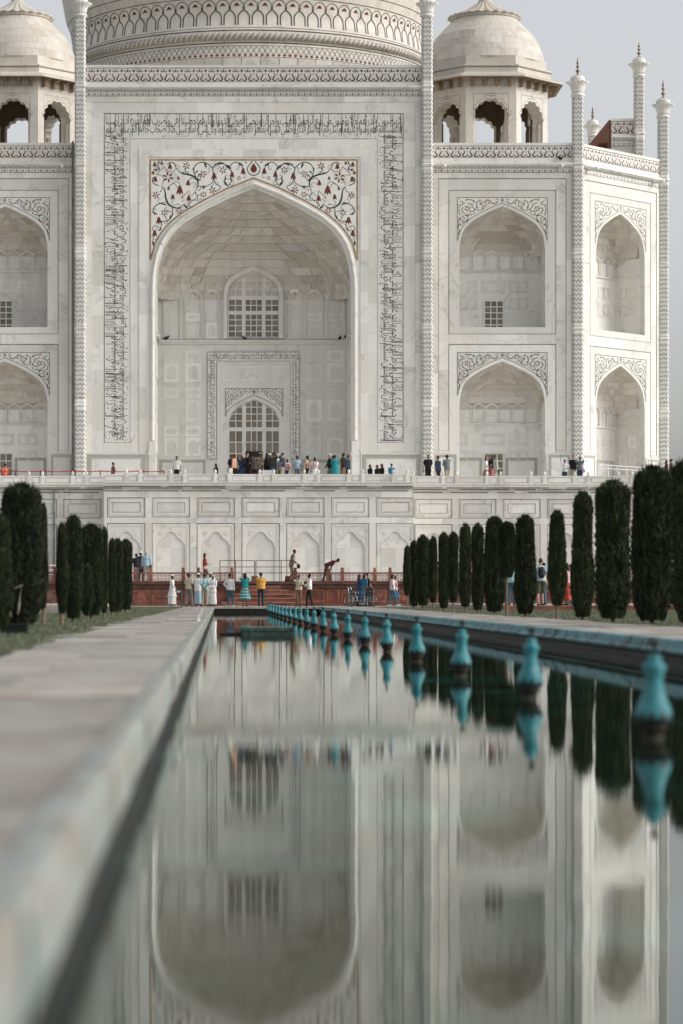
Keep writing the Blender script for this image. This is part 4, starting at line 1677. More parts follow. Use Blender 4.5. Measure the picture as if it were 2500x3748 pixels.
for i in range(NLt):
    an = pi + pi * (i % (NLt // 2)) / (NLt // 2)
    if i >= NLt // 2:
        break
    c = an * 14.6
    h = pi * 14.6 / (NLt // 2) / 2
    for sg in (-1, 1):
        drum_ribbon(lt, [(c + sg * h, 41.78), (c + sg * .55 * h, 41.95), (c, 42.12)], .028)
        drum_ribbon(lt, [(c + sg * h, 41.78), (c + sg * .55 * h, 41.65), (c, 41.52)], .028)
        drum_ribbon(lf, [(c, 41.40), (c + sg * .55 * h, 41.5)], .07)
    drum_ribbon(lf, [(c, 41.36), (c, 41.54)], .06)
lt.build('lattice_inlay', BLACK, dome_o)
lf.build('lotus_inlay', RED, dome_o, kind='stuff')
rm, rl = MB(), MB()
NR = 256
vs = []
RR, rr_ = 14.92, .27
for i in range(NR):
    a = 2 * pi * i / NR
    for k in range(8):
        g = 2 * pi * k / 8
        q = RR + rr_ * cos(g)
        vs.append((q * cos(a), YM + q * sin(a), 42.88 + rr_ * sin(g)))
rm.add(vs, [(i * 8 + k, i * 8 + (k + 1) % 8, ((i + 1) % NR) * 8 + (k + 1) % 8, ((i + 1) % NR) * 8 + k) for i in range(NR) for k in range(8)], True)
ro = rm.build('rope_moulding', OLDM, dome_o)
for i in range(110):
    for off in (0, .009):
        a = pi + pi * i / 110 + off
        vs = []
        for k in range(6):
            g = -1.2 + 2.5 * k / 5
            q = RR + (rr_ + .012) * cos(g)
            aa = a + .0125 * (k / 5 * 2 - 1)
            for w in (-.0016, .0016):
                vs.append((q * cos(aa + w), YM + q * sin(aa + w), 42.88 + (rr_ + .012) * sin(g)))
        rl.add(vs, [(2 * k, 2 * k + 1, 2 * k + 3, 2 * k + 2) for k in range(5)])
rl.build('rope_inlay', BLACK, ro)
MB().lathe([(.9, 69.5), (1.2, 70.2), (.5, 70.8), (.9, 72), (.4, 73), (.6, 74.2), (.25, 75), (.05, 78)], 16, 0, YM).build('finial', BRASS, dome_o)


# ---- domed roof kiosks ------------------------------------------------------------------
BROWNST = plain('weathered_brown_stone', (0.34, 0.25, 0.17), 0.85, 0.3, 2.0)
SHADEST = plain('shade_dark_brown_stone', (0.13, 0.095, 0.065), 0.9, 0.3, 1.5)  # brown stone darkened so the kiosk's interior shade sits in the colour


def kiosk(cx, cy, label):
    z0 = zr
    k = (cy - 3.9) / F
    Z = lambda y: CZ + (HY - y) * (cy - 4.5) / F
    zt = Z(322)            # top of the arcade wall (underside of brackets)
    ko = empty('domed_kiosk', (cx, cy, z0), label, 'kiosk', 'roof kiosks beside the great dome')
    ap = 4.5               # apothem
    side = 2 * ap * math.tan(pi / 8)
    zeave = Z(282)
    zspring, zapex = Z(430), Z(362)
    for i in range(8):
        a = -pi / 2 + i * pi / 4
        D = (-cos(a), -sin(a), 0)
        U = (-sin(a), cos(a), 0)
        fr = ((cx + ap * cos(a), cy + ap * sin(a), 0), U, D)
        m = MB(fr)
        hw = side / 2
        ow = 1.28
        ho = cusp(0, z0 + .01, zspring, ow, zapex, 4)
        m.plate([(-hw, z0), (hw, z0), (hw, zt + .9), (-hw, zt + .9)], [ho], 0, 1.1, back=True)
        w = m.build('arcade_wall', OLDM, ko)
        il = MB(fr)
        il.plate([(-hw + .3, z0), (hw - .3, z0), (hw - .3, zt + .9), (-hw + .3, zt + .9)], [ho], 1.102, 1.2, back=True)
        il.build('shade_lining', SHADEST, w)  # added lining that carries the painted interior shade
        l = MB(fr)
        rect_line(l, -1.28, 1.28, zspring - .3, Z(342), .03, -.006, 'ltr')
        l.ribbon([(x * 1.03, z + .14) for x, z in cusp(0, zspring - .2, zspring, ow + .06, zapex + .05, 4)[1:-1]], .03, -.006)
        l.ribbon([(.10 * sin(t), zapex + .36 + .14 * cos(t)) for t in [j * pi / 6 for j in range(12)]], .025, -.006, closed=True)
        l.build('arcade_line', LINE, w)
        for sg in (-1, 1):
            c = MB(fr)
            c.lathe([(.15, z0), (.15, zspring - .45), (.12, zspring - .42), (.17, zspring - .3), (.2, zspring - .12), (.14, zspring - .08)], 10, sg * (ow + .02), .35)
            c.build('colonnette', OLDM, w)
        # bracket frieze
        for j in range(4):
            b = MB(fr)
            u = (j - 1.5) / 4 * side
            b.box(u - .09, u + .09, -.35, 0, zt + .12, zt + .55)
            b.box(u - .09, u + .09, -.8, 0, zt + .55, zt + .85)
            b.box(u - .08, u + .08, -.95, -.8, zt + .70, zt + .84)
            b.build('bracket', BROWNST, ko)
        fz = MB(fr)
        for j in range(3):
            u = (j - 1) / 4 * side
            fz.frame(u - .32, u + .32, zt + .2, zt + .75, .04, -.012, 0)
        fz.build('frieze_line', LINE, w)
    ew = MB()
    R = 1 / cos(pi / 8)
    rot = pi / 8
    ew.lathe([(3.4 * R, zt + .88), (ap * R, zt + .92), ((ap + 1.12) * R, zt + .66), ((ap + 1.12) * R, zt + .76), ((ap + .2) * R, zt + 1.18), ((ap + .2) * R, zt + 1.55), ((ap + .32) * R, zt + 1.6), ((ap + .32) * R, zt + 1.72),
              ((ap - .1) * R, zt + 1.78), ((ap - .1) * R, zt + 2.45), (3.2 * R, zt + 2.46)], 8, cx, cy, smooth=False, rot=rot, cap=False)
    ew.build('eave', OLDM, ko)
    MB().lathe([(ap * R - .8, zt + .05), (ap * R - .8, zt + .12), (2.0, zt + 1.6), (.05, zt + 2.1)], 8, cx, cy, smooth=False, rot=rot, cap=False).build('ceiling', SHADEST, ko)
    MB().lathe([(ap * R - .3, zt + .87), ((ap + 1.10) * R, zt + .645), ((ap + 1.10) * R, zt + .655)], 8, cx, cy, smooth=False, rot=rot, cap=False).build('eave_soffit', BROWNST, ko)
    el = MB()
    el.lathe([((ap + .205) * R, zt + 1.50), ((ap + .205) * R, zt + 1.55)], 8, cx, cy, smooth=False, rot=rot, cap=False)
    el.build('eave_line', LINE, ko)
    # dome of stone courses
    zb = zt + 2.4
    H = 3.62
    pr = [(r, zb + h) for r, h in crom([(4.5, 0), (4.5, .25), (4.42, .6), (4.2, 1.2), (3.77, 2.1), (2.9, 3.0), (2.25, 3.7), (1.3, 4.3), (.3, 4.6)], 4)]
    inner = MB()
    inner.lathe([(r - .05, z) for r, z in pr], 48, cx, cy)
    do = inner.build('kiosk_dome', OLDM, ko)

    def rad(z):
        for (ra, za), (rb2, zb2) in zip(pr, pr[1:]):
            if za <= z <= zb2:
                return ra + (rb2 - ra) * (z - za) / (zb2 - za + 1e-9)
        return .1
    zc = zb
    row = 0
    zcap = zb + H * .98
    while zc < zcap:
        h = random.choice((.5, .42, .62))
        z1 = min(zc + h, zcap + .05)
        nn = max(10, round(2 * pi * rad(zc) / random.uniform(1.2, 1.6)))
        off = random.random()
        for i in range(nn):
            a0, a1 = 2 * pi * (i + off + .003) / nn, 2 * pi * (i + off + .997) / nn
            if sin((a0 + a1) / 2) > .35:
                continue
            K = 3
            b = MB()
            e = random.uniform(0, .006)
            vs = []
            for dr in (0, -.06):
                for zz in (zc + .003, z1 - .003):
                    r = rad(zz) + dr - e
                    vs += [(cx + r * cos(a0 + (a1 - a0) * q / K), cy + r * sin(a0 + (a1 - a0) * q / K), zz) for q in range(K + 1)]
            fs = []
            for q in range(K):
                fs += [(q, q + 1, 5 + q, 4 + q), (4 + q, 5 + q, 13 + q, 12 + q), (q, q + 1, 9 + q, 8 + q)]
            fs += [(0, 4, 12, 8), (3, 7, 15, 11)]
            b.add(vs, fs)
            b.build('dome_stone', OLDM, do)
        zc = z1
        row += 1
    # rope and lotus cap
    rc = rad(zcap) + .02
    rp = MB()
    rp.tube([((rc + .05) * cos(t) + cx, (rc + .05) * sin(t) + cy, zcap + .03) for t in [j * 2 * pi / 96 for j in range(96)]], [.13 if j % 2 else .09 for j in range(96)], 6, closed=True)
    rp.build('cap_rope', OLDM, do)
    lc = MB()
    lc.lathe([(rc + .02, zcap + .08), (rc + .30, zcap + .14), (rc + .26, zcap + .24), (rc - .25, zcap + .38), (1.45, zcap + .72), (.95, zcap + 1.05), (.48, zcap + 1.4), (.36, zcap + 1.8), (.75, zcap + 2.1), (.2, zcap + 2.5)], 144, cx, cy,
             mod=lambda t, z: 1 + .04 * cos(24 * t))
    lc.build('lotus_cap', OLDM, do)
    MB().lathe([(.3, zcap + 2.6), (.4, zcap + 3), (.12, zcap + 3.3), (.25, zcap + 3.8), (.1, zcap + 4.1), (.02, zcap + 5.2)], 12, cx, cy).build('finial', BRASS, do)
    return ko


KX = (1792 - HX) * 191.5 / F + CX
kiosk(KX, 195.0, 'domed octagonal marble kiosk on the roof to the right of the great dome')
kiosk(-KX, 195.0, 'domed octagonal marble kiosk on the roof to the left of the great dome')

# ---- drainpipes on the left ---------------------------------------------------------------
dp = MB()
x = wx(267, YP + .8)
dp.tube([(x, YP + .62, FLOOR), (x, YP + .62, wzz(520))], .07, 8)
dpo = dp.build('drainpipe', GPIPE)
rebase(dpo, (x, YP + .62, FLOOR))
tag(dpo, 'thin grey drainpipe running down beside the left gateway pilaster', 'drainpipe')

# ================================================================ marble plinth (terrace)
YT, YTS = 158.0, 160.4           # centre projection, sides
KT = YT / F
PLAT = 1.29                      # sandstone platform level


def tz(y):
    return CZ + (HY - y) * KT


plinth = empty('marble_plinth', (0, YT, PLAT), 'high white marble plinth with blind arches carrying the mausoleum', 'plinth')
XPJ = 9.42
core = MB()
core.box(-XPJ + .02, XPJ - .02, YT + .12, YTS + .3, PLAT, FLOOR - .02)
core.box(-48, 48, YTS + .12, YTS + 8, PLAT, FLOOR - .01)
core.build('plinth_core', MARB, plinth)
flo = MB()
for x0 in range(-48, 48, 4):
    for j, (y0, y1) in enumerate(((YTS - 2.3, YTS + 4), (YTS + 4, YTS + 12), (YTS + 12, YTS + 28))):
        if j == 0 and not (-XPJ < x0 + 2 < XPJ):
            continue
        xa, xb = (max(x0, -XPJ), min(x0 + 4, XPJ)) if j == 0 else (x0, x0 + 4)
        s_ = MB()
        s_.box(xa + .004, xb - .004, y0 + .004, y1 - .004, FLOOR - .1, FLOOR)
        s_.build('terrace_slab', MARB, plinth)
CTR = wx(954, YT)
pit = 164 * KT


SHADELN = plain('grey_shade_line', (0.36, 0.36, 0.34), 0.7, 0.3, 2)  # grey colour painting the shadow line of the blind arches


def plinth_run(fr, centres, u0, u1, wall):
    """panels, blind arches and frames on a stretch of the plinth"""
    # bands between the panels as slabs
    zt1, zt0, zn1 = tz(1822), tz(1892), tz(1916)
    slabs(wall, fr, u0, u1, tz(1800), tz(1790), .0, .13, 2.6)
    slabs(wall, fr, u0, u1, zt1, tz(1800), .0, .13, 2.4)
    slabs(wall, fr, u0, u1, zn1, zt0, .0, .13, 2.4)
    edges = [u0] + [e for c in centres for e in (c - 1.145, c + 1.145)] + [u1]
    for a, b in zip(edges[0::2], edges[1::2]):
        if b - a > .02:
            slabs(wall, fr, a, b, PLAT, zn1, .0, .13, 2.0)
            slabs(wall, fr, a, b, zt0, zt1, .0, .13, 3)
    for c in centres:
        a, b = c - 1.145, c + 1.145
        p = MB(fr)
        p.box(a + .003, b - .003, .03, .13, zt0 + .003, zt1 - .003)
        p.frame(a + .14, b - .14, zt0 + .14, zt1 - .14, .13, .0, .03)
        po = p.build('plinth_panel', MARB, wall)
        t = MB(fr)
        t.box(a + .33, b - .33, .015, .03, zt0 + .33, zt1 - .33)
        t.build('panel_field', MARB2, po)
        l = MB(fr)
        rect_line(l, a, b, zt0, zt1, .035, -.003)
        rect_line(l, a + .28, b - .28, zt0 + .28, zt1 - .28, .02, .0)
        l.build('panel_line', BLACK if random.random() < .2 else LINE, po)
        # blind arch
        za, zs = tz(1948), tz(2012)
        w = .86
        right = crom([(w, PLAT + .3), (w, zs), (w * .97, zs + .22), (w * .83, zs + .48), (w * .58, zs + .66), (w * .46, zs + .70), (w * .44, zs + .78), (w * .30, zs + .95), (w * .12, zs + 1.07), (0, za)], 4)
        ho = [(c + x, z) for x, z in right] + [(c - x, z) for x, z in reversed(right[:-1])]
        ho[0] = (c + w, PLAT + .02)
        ho[-1] = (c - w, PLAT + .02)
        m = MB(fr)
        m.plate([(a + .16, PLAT), (b - .16, PLAT), (b - .16, zn1 - .16), (a + .16, zn1 - .16)], [ho], .045, .11)
        m.plate([(a + .003, PLAT), (b - .003, PLAT), (b - .003, zn1 - .003), (a + .003, zn1 - .003)], [[(a + .16, PLAT + .002), (b - .16, PLAT + .002), (b - .16, zn1 - .16), (a + .16, zn1 - .16)]], .015, .11)
        mo = m.build('blind_arch', MARB, wall)
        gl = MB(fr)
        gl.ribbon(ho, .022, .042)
        gl.build('arch_shade_line', SHADELN, mo)  # shadow along the arch edge, put in as a flat grey ribbon
        # stones inside the arch
        zz = [PLAT, tz(2075), tz(2005), za + .1]
        for z0, z1 in zip(zz, zz[1:]):
            n = random.choice((1, 2, 2, 3))
            for i in range(n):
                s_ = MB(fr)
                s_.box(c - w - .05 + (2 * w + .1) * i / n + .003, c - w - .05 + (2 * w + .1) * (i + 1) / n - .003, .105 + random.uniform(0, .005), .13, z0 + .002, z1 - .002)
                s_.build('arch_stone', MARB, mo)
        for sg in (-1, 1):
            cx_, cz_ = c + sg * .62, tz(1952)
            ro_ = None
            for q, rad_ in enumerate((.17, .105)):
                r = MB(fr)
                pts = [(cx_ + rad_ * cos(t) * (1 + .08 * cos(8 * t)), cz_ + rad_ * sin(t) * (1 + .08 * cos(8 * t))) for t in [i * pi / 12 for i in range(24)]]
                r.plate(pts, [], .036 - q * .012, .045)
                r.build('carved_rosette', MARB2, mo)
        r = MB(fr)
        r.plate([(c, za + .34), (c + .07, za + .22), (c, za + .1), (c - .07, za + .22)], [], .03, .045)
        r.build('carved_bud', MARB2, mo)
        l = MB(fr)
        rect_line(l, a, b, PLAT, zn1, .035, -.003, 'ltr')
        l.build('panel_line', LINE if random.random() < .6 else BLACK, mo)


def parapet_run(fr, u0, u1, first, wall):
    """low marble balustrade: posts with bud finials, long and short panels by turns"""
    zb, zt = tz(1766), tz(1735)
    c = MB(fr)
    c.box(u0, u1, -.30, .35, tz(1769), tz(1765))
    c.box(u0, u1, -.25, .30, tz(1780), tz(1769) - .002)
    c.box(u0, u1, -.16, .30, tz(1786), tz(1780) - .002)
    c.box(u0, u1, -.08, .30, tz(1790), tz(1786) - .002)
    co = c.build('terrace_cornice', MARB2, wall)
    r = MB(fr)                     # carved leaf band under the slab
    n = int((u1 - u0) / .16)
    for i in range(n):
        u = u0 + .16 * (i + .5)
        r.box(u - .05, u + .05, -.275, -.25, tz(1778), tz(1771))
    r.build('leaf_band', MARB2, co)
    l = MB(fr)
    for y, d in ((1780.3, -.252), (1786.3, -.162), (1796.5, -.004)):
        x = u0 + .05
        while x < u1 - .1:
            L = random.uniform(1, 4)
            e = min(u1 - .02, x + L)
            l.poly([(x, tz(y) - .022), (e, tz(y) - .022), (e, tz(y) + .022), (x, tz(y) + .022)], d - .003)
            x = e + random.uniform(0, 1.2)
    l.build('dark_joint', BLACK, co)
    u = first
    lng = True
    while u > u0 + .4:
        u -= (112 if lng else 51) * KT
        lng = not lng
    posts = []
    while u < u1:
        if u > u0 + .1:
            posts.append(u)
        w = (112 if lng else 51) * KT
        a, b = max(u + .10, u0), min(u + w - .10, u1)
        if b - a > .2:
            p = MB(fr)
            p.box(a, b, .05, .2, zb, zt)
            po = p.build('balustrade_panel', MARB, wall)
            f = MB(fr)
            f.frame(a + .06, b - .06, zb + .06, zt - .07, .03, .03, .05)
            f.build('panel_frame', MARB2, po)
            q = MB(fr)
            q.frame(a + .10, b - .10, zb + .10, zt - .11, .014, .046, .05)
            q.build('panel_line', BLACK, po)
        u += w
        lng = not lng
    for u in posts:
        p = MB(fr)
        p.box(u - .10, u + .10, .0, .24, zb, zt + .04)
        po = p.build('balustrade_post', MARB, wall)
        MB(fr).lathe([(.07, zt + .04), (.05, zt + .08), (.10, zt + .14), (.085, zt + .21), (.03, zt + .27), (.005, zt + .32)], 10, u, .12).build('bud_finial', MARB2, po)


FT = ((0, YT, 0), (1, 0, 0), (0, 1, 0))
FTS = ((0, YTS, 0), (1, 0, 0), (0, 1, 0))
wallc = MB(FT).box(-XPJ, XPJ, .13, .3, PLAT, tz(1790)).build('plinth_wall', MARB, plinth)
plinth_run(FT, [CTR + pit * i for i in range(-3, 4)], -XPJ + .02, XPJ - .02, wallc)
parapet_run(FT, -XPJ - .05, XPJ + .05, wx(900, YT), wallc)
for sg in (-1, 1):
    a, b = sorted((sg * XPJ, sg * (XPJ + 12.5)))
    w = MB(FTS).box(a, b, .13, .3, PLAT, tz(1790)).build('plinth_wall', MARB, plinth)
    c0 = sg * (XPJ + .1 + pit / 2)
    plinth_run(FTS, sorted(c0 + sg * pit * i for i in range(4)), a, b, w)
    parapet_run(FTS, a, b + (12 if sg > 0 else 0), wx(1572 if sg > 0 else 55, YTS), w)
    fl = MB()
    fl.box(sg * XPJ - .02, sg * XPJ + .02, YT, YTS + .2, PLAT, tz(1769))
    fl.build('return_wall', MARB, w)
pp = MB()
x = wx(197, YTS - .2)
pp.tube([(x, YTS - .12, PLAT), (x, YTS - .12, tz(1788))], .06, 8)
for z in (2.2, 3.9, 5.6):
    pp.tube([(x, YTS - .12, z), (x, YTS - .12, z + .12)], .085, 8)
o = pp.build('drainpipe', GPIPE)
rebase(o, (x, YTS - .12, PLAT))
tag(o, 'stained grey drainpipe on the plinth behind the left cypresses', 'drainpipe')

# ================================================================ sandstone platform, rail, steps
YS = 140.0
PALESTONE = plain('pale_paving', (0.56, 0.54, 0.50), 0.7, 0.12, 1.5, objvar=.15)
KS = YS / F


def sz(y):
    return CZ + (HY - y) * KS


plat = empty('sandstone_platform', (0, YS, 0), 'low red sandstone platform wall with panels below the marble plinth', 'platform')
pc = MB()
pc.box(-48, 48, YS + .12, YT + 3, 0, PLAT)
pc.build('platform_core', SAND, plat)
for x0 in range(-48, 48, 3):
    for y0, y1 in ((YS + .3, YS + 6), (YS + 6, YS + 12), (YS + 12, YT + .12)):
        MB().box(x0 + .004, x0 + 2.996, y0 + .004, y1 - .004, PLAT - .05, PLAT + .004).build('paving_slab', PALESTONE, plat)
FS = ((0, YS, 0), (1, 0, 0), (0, 1, 0))
n = 0
u = -24.0
while u < 24:
    w = 1.76 if n % 2 == 0 else .80
    m = MB(FS)
    m.box(u + .003, u + w - .003, .03, .13, .16, .93)
    po = m.build('wall_panel', SAND, plat)
    f = MB(FS)
    f.frame(u + .02, u + w - .02, .17, .92, .14, -.0, .03)
    f.build('panel_frame', SAND, po)
    m = MB(FS)
    m.box(u + .003, u + w - .003, -.06, .13, .0, .155)
    m.build('base_block', SAND, plat)
    m = MB(FS)
    m.box(u + .003, u + w - .003, -.08, .13, .94, 1.0)
    m.box(u + .003, u + w - .003, -.03, .13, 1.0, 1.17)
    m.box(u + .003, u + w - .003, -.12, .13, 1.17, PLAT - .004)
    m.build('cornice_block', SANDD, plat)
    u += w
    n += 1


def lattice_mesh(name, w, h):
    m = MB()
    cols = max(2, round(w / .19))
    cw = w / cols
    rh = h / 2
    for i in range(cols):
        for j in range(2):
            cx_, cz_ = (i + .5) * cw - w / 2, (j + .5) * rh
            R = min(cw, rh) / 2
            ring = [(cx_ + R * .98 * cos(t), cz_ + R * .98 * sin(t)) for t in [k * pi / 3 + pi / 6 for k in range(6)]]
            for k in range(6):
                (x0, z0), (x1, z1) = ring[k], ring[(k + 1) % 6]
                nx, nz = (cx_ - (x0 + x1) / 2) * .17, (cz_ - (z0 + z1) / 2) * .17
                m.add([(x0, 0, z0), (x1, 0, z1), (x1 + nx, 0, z1 + nz), (x0 + nx, 0, z0 + nz), (x0 + nx, .07, z0 + nz), (x1 + nx, .07, z1 + nz)], [(0, 1, 2, 3), (3, 2, 5, 4)])
                a = k * pi / 3
                c, s_ = cos(a) * R, sin(a) * R
                t_ = .011
                m.add([(cx_ - sin(a) * t_, .01, cz_ + cos(a) * t_), (cx_ + sin(a) * t_, .01, cz_ - cos(a) * t_), (cx_ + c * .85 + sin(a) * t_, .01, cz_ + s_ * .85 - cos(a) * t_), (cx_ + c * .85 - sin(a) * t_, .01, cz_ + s_ * .85 + cos(a) * t_)], [(0, 1, 2, 3)])
            # corner fillers
            for sx in (-1, 1):
                for s2 in (-1, 1):
                    m.add([(cx_ + sx * cw / 2, .005, cz_ + s2 * rh / 2), (cx_ + sx * cw * .34, .005, cz_ + s2 * rh / 2), (cx_ + sx * cw / 2, .005, cz_ + s2 * rh * .34)], [(0, 1, 2)])
    return m.mesh(name, SAND)


LATL = lattice_mesh('lattice', 1.60, .40)
LATS = lattice_mesh('lattice', .62, .40)
post_px_r = [1081, 1200, 1253, 1372, 1428, 1547, 1602, 1721, 1776, 1895, 1950, 2069, 2124, 2243, 2298, 2417, 2472, 2591]
post_px_l = [849, 727, 671, 552, 495, 376, 320, 201, 145, 26, -30, -150]
SAND_ME = {}
pm = MB()
pm.box(-.10, .10, -.10, .10, 0, .60)
pm.lathe([(.075, .60), (.055, .64), (.09, .69), (.085, .75), (.03, .79)], 8, 0, 0)
POST_ME = pm.mesh('rail_post', SAND)
for side, lst in (('right', post_px_r), ('left', post_px_l)):
    xs = [wx(p, YS + .1) for p in lst]
    ro = empty('stone_railing', ((xs[0] + xs[-1]) / 2, YS + .1, PLAT), 'pierced red sandstone railing on the platform to the %s of the steps' % side, 'railing', 'sandstone railings beside the steps')
    for x in xs:
        inst('rail_post', POST_ME, ro, (x, YS + .1, PLAT))
    for a, b in zip(xs, xs[1:]):
        a, b = min(a, b) + .10, max(a, b) - .10
        w = b - a
        bar = MB()
        bar.box(a, b, YS + .05, YS + .17, PLAT + .44, PLAT + .52)
        bar.box(a, b, YS + .05, YS + .17, PLAT, PLAT + .06)
        bar.build('rail_bar', SAND, ro)
        L = w > 1.1
        inst('lattice', LATL if L else LATS, ro, ((a + b) / 2, YS + .08, PLAT + .05), 0, (w / (1.60 if L else .62), 1, .98))
TREADM = plain('sky_lit_worn_tread', (0.36, 0.20, 0.155), 0.8, 0.25, 4)  # worn sandstone, paled so skylight on the treads is in the colour
stairs = empty('stone_steps', (0.05, YS - 1.0, 0), 'flight of red sandstone steps up to the platform in the middle', 'steps')
for i in range(5):
    hw = .9 + .33 * i + .02
    y0 = YS - .10 - .34 * (i + 1)
    z1 = PLAT * (5 - i) / 6
    m = MB()
    m.box(-hw, hw, y0, YS - .1 - (.34 * i if i else 0) + (0.02 if i else -.03), 0 if i == 4 else .001 * i, z1 - .05)
    so = m.build('step', SAND, stairs)
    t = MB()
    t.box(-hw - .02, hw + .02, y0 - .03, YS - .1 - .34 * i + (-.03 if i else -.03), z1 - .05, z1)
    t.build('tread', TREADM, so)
# pedestals and pipe barrier at the stair head
KR = 141.5 / F
for x0, x1, lab in ((923, 941, 'left'), (1044, 1069, 'right')):
    cx_ = wx((x0 + x1) / 2, 141.5)
    m = MB()
    h = .33
    w = .17 if lab == 'left' else .19
    m.add([(cx_ - w * 1.12, 141.2, PLAT), (cx_ + w * 1.12, 141.2, PLAT), (cx_ + w * 1.12, 141.6, PLAT), (cx_ - w * 1.12, 141.6, PLAT), (cx_ - w, 141.23, PLAT + h), (cx_ + w, 141.23, PLAT + h), (cx_ + w, 141.57, PLAT + h), (cx_ - w, 141.57, PLAT + h)],
          [(0, 1, 5, 4), (1, 2, 6, 5), (2, 3, 7, 6), (3, 0, 4, 7), (4, 5, 6, 7)])
    m.box(cx_ - w * 1.25, cx_ + w * 1.25, 141.15, 141.65, PLAT, PLAT + .06)
    o = m.build('stone_pedestal', SAND)
    rebase(o, (cx_, 141.4, PLAT))
    tag(o, 'small red stone pedestal at the head of the steps, %s one' % lab, 'pedestal', 'pedestals at the stair head')
for (xa, xb, lab) in ((805, 932, 'left'), (937, 1065, 'right')):
    a, b = wx(xa, 141.9), wx(xb, 141.9)
    bo = empty('pipe_barrier', ((a + b) / 2, 141.9, PLAT), 'dark red pipe barrier above the steps, %s frame' % lab, 'barrier', 'pipe barriers at the stair head')
    kz = lambda y: CZ + (HY - y) * 141.9 / F
    for y in (2052, 2075, 2097):
        MB().tube([(a, 141.9, kz(y)), (b, 141.9, kz(y))], .022, 6).build('rail', PIPE, bo)
    for x in (a, b) + ((a + (b - a) * .72,) if lab == 'right' else (a + (b - a) * .45,)):
        MB().tube([(x, 141.92, PLAT), (x, 141.92, kz(2052))], .026, 6).build('post', PIPE, bo)
    MB().box(a - .05, b + .05, 141.75, 142.05, PLAT, PLAT + .05).build('foot_plate', PIPE, bo)
# white hand rail on the platform at far left, ramp rail on the terrace
hr = empty('hand_rail', (wx(192, 146), 146, PLAT), 'thin white hand rail on the platform between the left cypresses', 'railing')
for z in (2069, 2086, 2103):
    MB().tube([(wx(120, 146), 146, wz(z, 146)), (wx(215, 146), 146, wz(z, 146))], .02, 6).build('rail', WHT, hr)
for px in (122, 168, 213):
    MB().tube([(wx(px, 146), 146.02, PLAT), (wx(px, 146), 146.02, wz(2069, 146))], .022, 6).build('post', WHT, hr)
YR = 172.0
rr = empty('ramp_rail', (wx(2283, YR), YR, FLOOR), 'pale metal ramp rail on the terrace before the corner arch', 'railing')
for (ya, yb) in ((1702, 1712), (1714, 1723)):
    MB().tube([(wx(2195, YR), YR, wz(ya, YR)), (wx(2372, YR), YR, wz(yb, YR))], .03, 6).build('rail', WHT, rr)
for px in (2197, 2226, 2259, 2294, 2328, 2362, 2371):
    MB().tube([(wx(px, YR), YR + .02, FLOOR), (wx(px, YR), YR + .02, wz(1702 + (px - 2195) * .056, YR))], .035, 6).build('post', WHT, rr)

# ================================================================ ground, paths, pool
PL, PR, PE = CX - .285, CX + 4.86, 127.0      # pool edges and far end
WL = CZ - .757                                 # water level
NEAR = -4.0
g = MB()
g.box(-300, PL - 1.55, -60, 1200, -.6, -.02)
g.box(PR + 2.2, 300, -60, 1200, -.6, -.02)
g.box(PL - 1.55, PR + 2.2, PE + .9, 1200, -.6, -.02)
o = g.build('lawn_ground', LAWN)
tag(o, kind='structure')
pv = MB().box(-60, 60, PE + 1.0, YS, -.018, -.004).build('cross_walk', PATHM)
tag(pv, kind='structure')
for sg, nm in ((1, 'right'), (-1, 'left')):
    a, b = sorted((sg * 8.0, sg * 60))
    p = MB()
    p.box(a, b, 95.2, PE + 8, -.016, .15)
    po = p.build('side_path', PATHM)
    tag(po, kind='structure')
    k = MB()
    x = a
    i = 0
    while x < b and i < 40:
        q = MB()
        q.box(x + .004, x + 1.2 - .004, 94.95, 95.2, -.018, .152)
        q.build('kerb_stone', SAND, po)
        x += 1.2
        i += 1
# pool coping
edge = MB().box(PL - 1.5, PL - .07, NEAR, PE + .9, -.6, -.10).build('pool_edge', PAVE)
tag(edge, kind='structure')
edge2 = MB().box(PR + .10, PR + 2.15, NEAR, PE + .9, -.6, -.10).build('pool_edge', PAVE)
tag(edge2, kind='structure')
edge3 = MB().box(PL - 1.5, PR + 2.1, PE + .11, PE + 1.0, -.6, -.10).build('pool_end', PAVE)
tag(edge3, kind='structure')


def coping(parent, x0, x1, y0, y1, L, wob=0.0):
    y = y0
    while y < y1:
        l = L * random.uniform(.8, 1.2)
        e = min(y1, y + l)
        m = MB()
        dz = random.uniform(-.012, .004)
        dx = random.uniform(-wob, wob)
        xa, xb = (x0 + dx, x1) if x0 < -2 else (x0, x1 + dx)
        m.box(xa, xb, y + .009, e - .009, -.10, dz)
        m.build('coping_stone', PAVE, parent)
        y = e


coping(edge, PL - 1.5, PL - .78, NEAR, PE + .9, 1.15, .16)
coping(edge, PL - .775, PL - .095, NEAR, PE + .9, 1.5)
coping(edge2, PR + .16, PR + .9, NEAR, PE + .9, 1.5)
coping(edge2, PR + .905, PR + 2.15, NEAR, PE + .9, 1.3, .16)
x = PL - .09
while x < PR + .1:
    e = min(PR + .12, x + random.uniform(.8, 1.4))
    MB().box(x + .005, e - .005, PE + .02, PE + .98, -.10, random.uniform(-.004, .004)).build('coping_stone', PAVE, edge3)
    x = e


def nosing(parent, xe, sgn, mat, prof, y0, y1, L):
    """painted lip along the pool: profile of (distance from the edge outwards, z)"""
    y = y0
    while y < y1:
        e = min(y1, y + L * random.uniform(.85, 1.15))
        m = MB()
        n = len(prof)
        j = random.uniform(-.005, .005)
        m.add([(xe + sgn * (p[0] + j), yy, p[1]) for yy in (y + .006, e - .006) for p in prof], [(i, (i + 1) % n, n + (i + 1) % n, n + i) for i in range(n)] + [tuple(range(n)), tuple(n + i for i in range(n))])
        m.build('edge_moulding', mat, parent)
        y = e


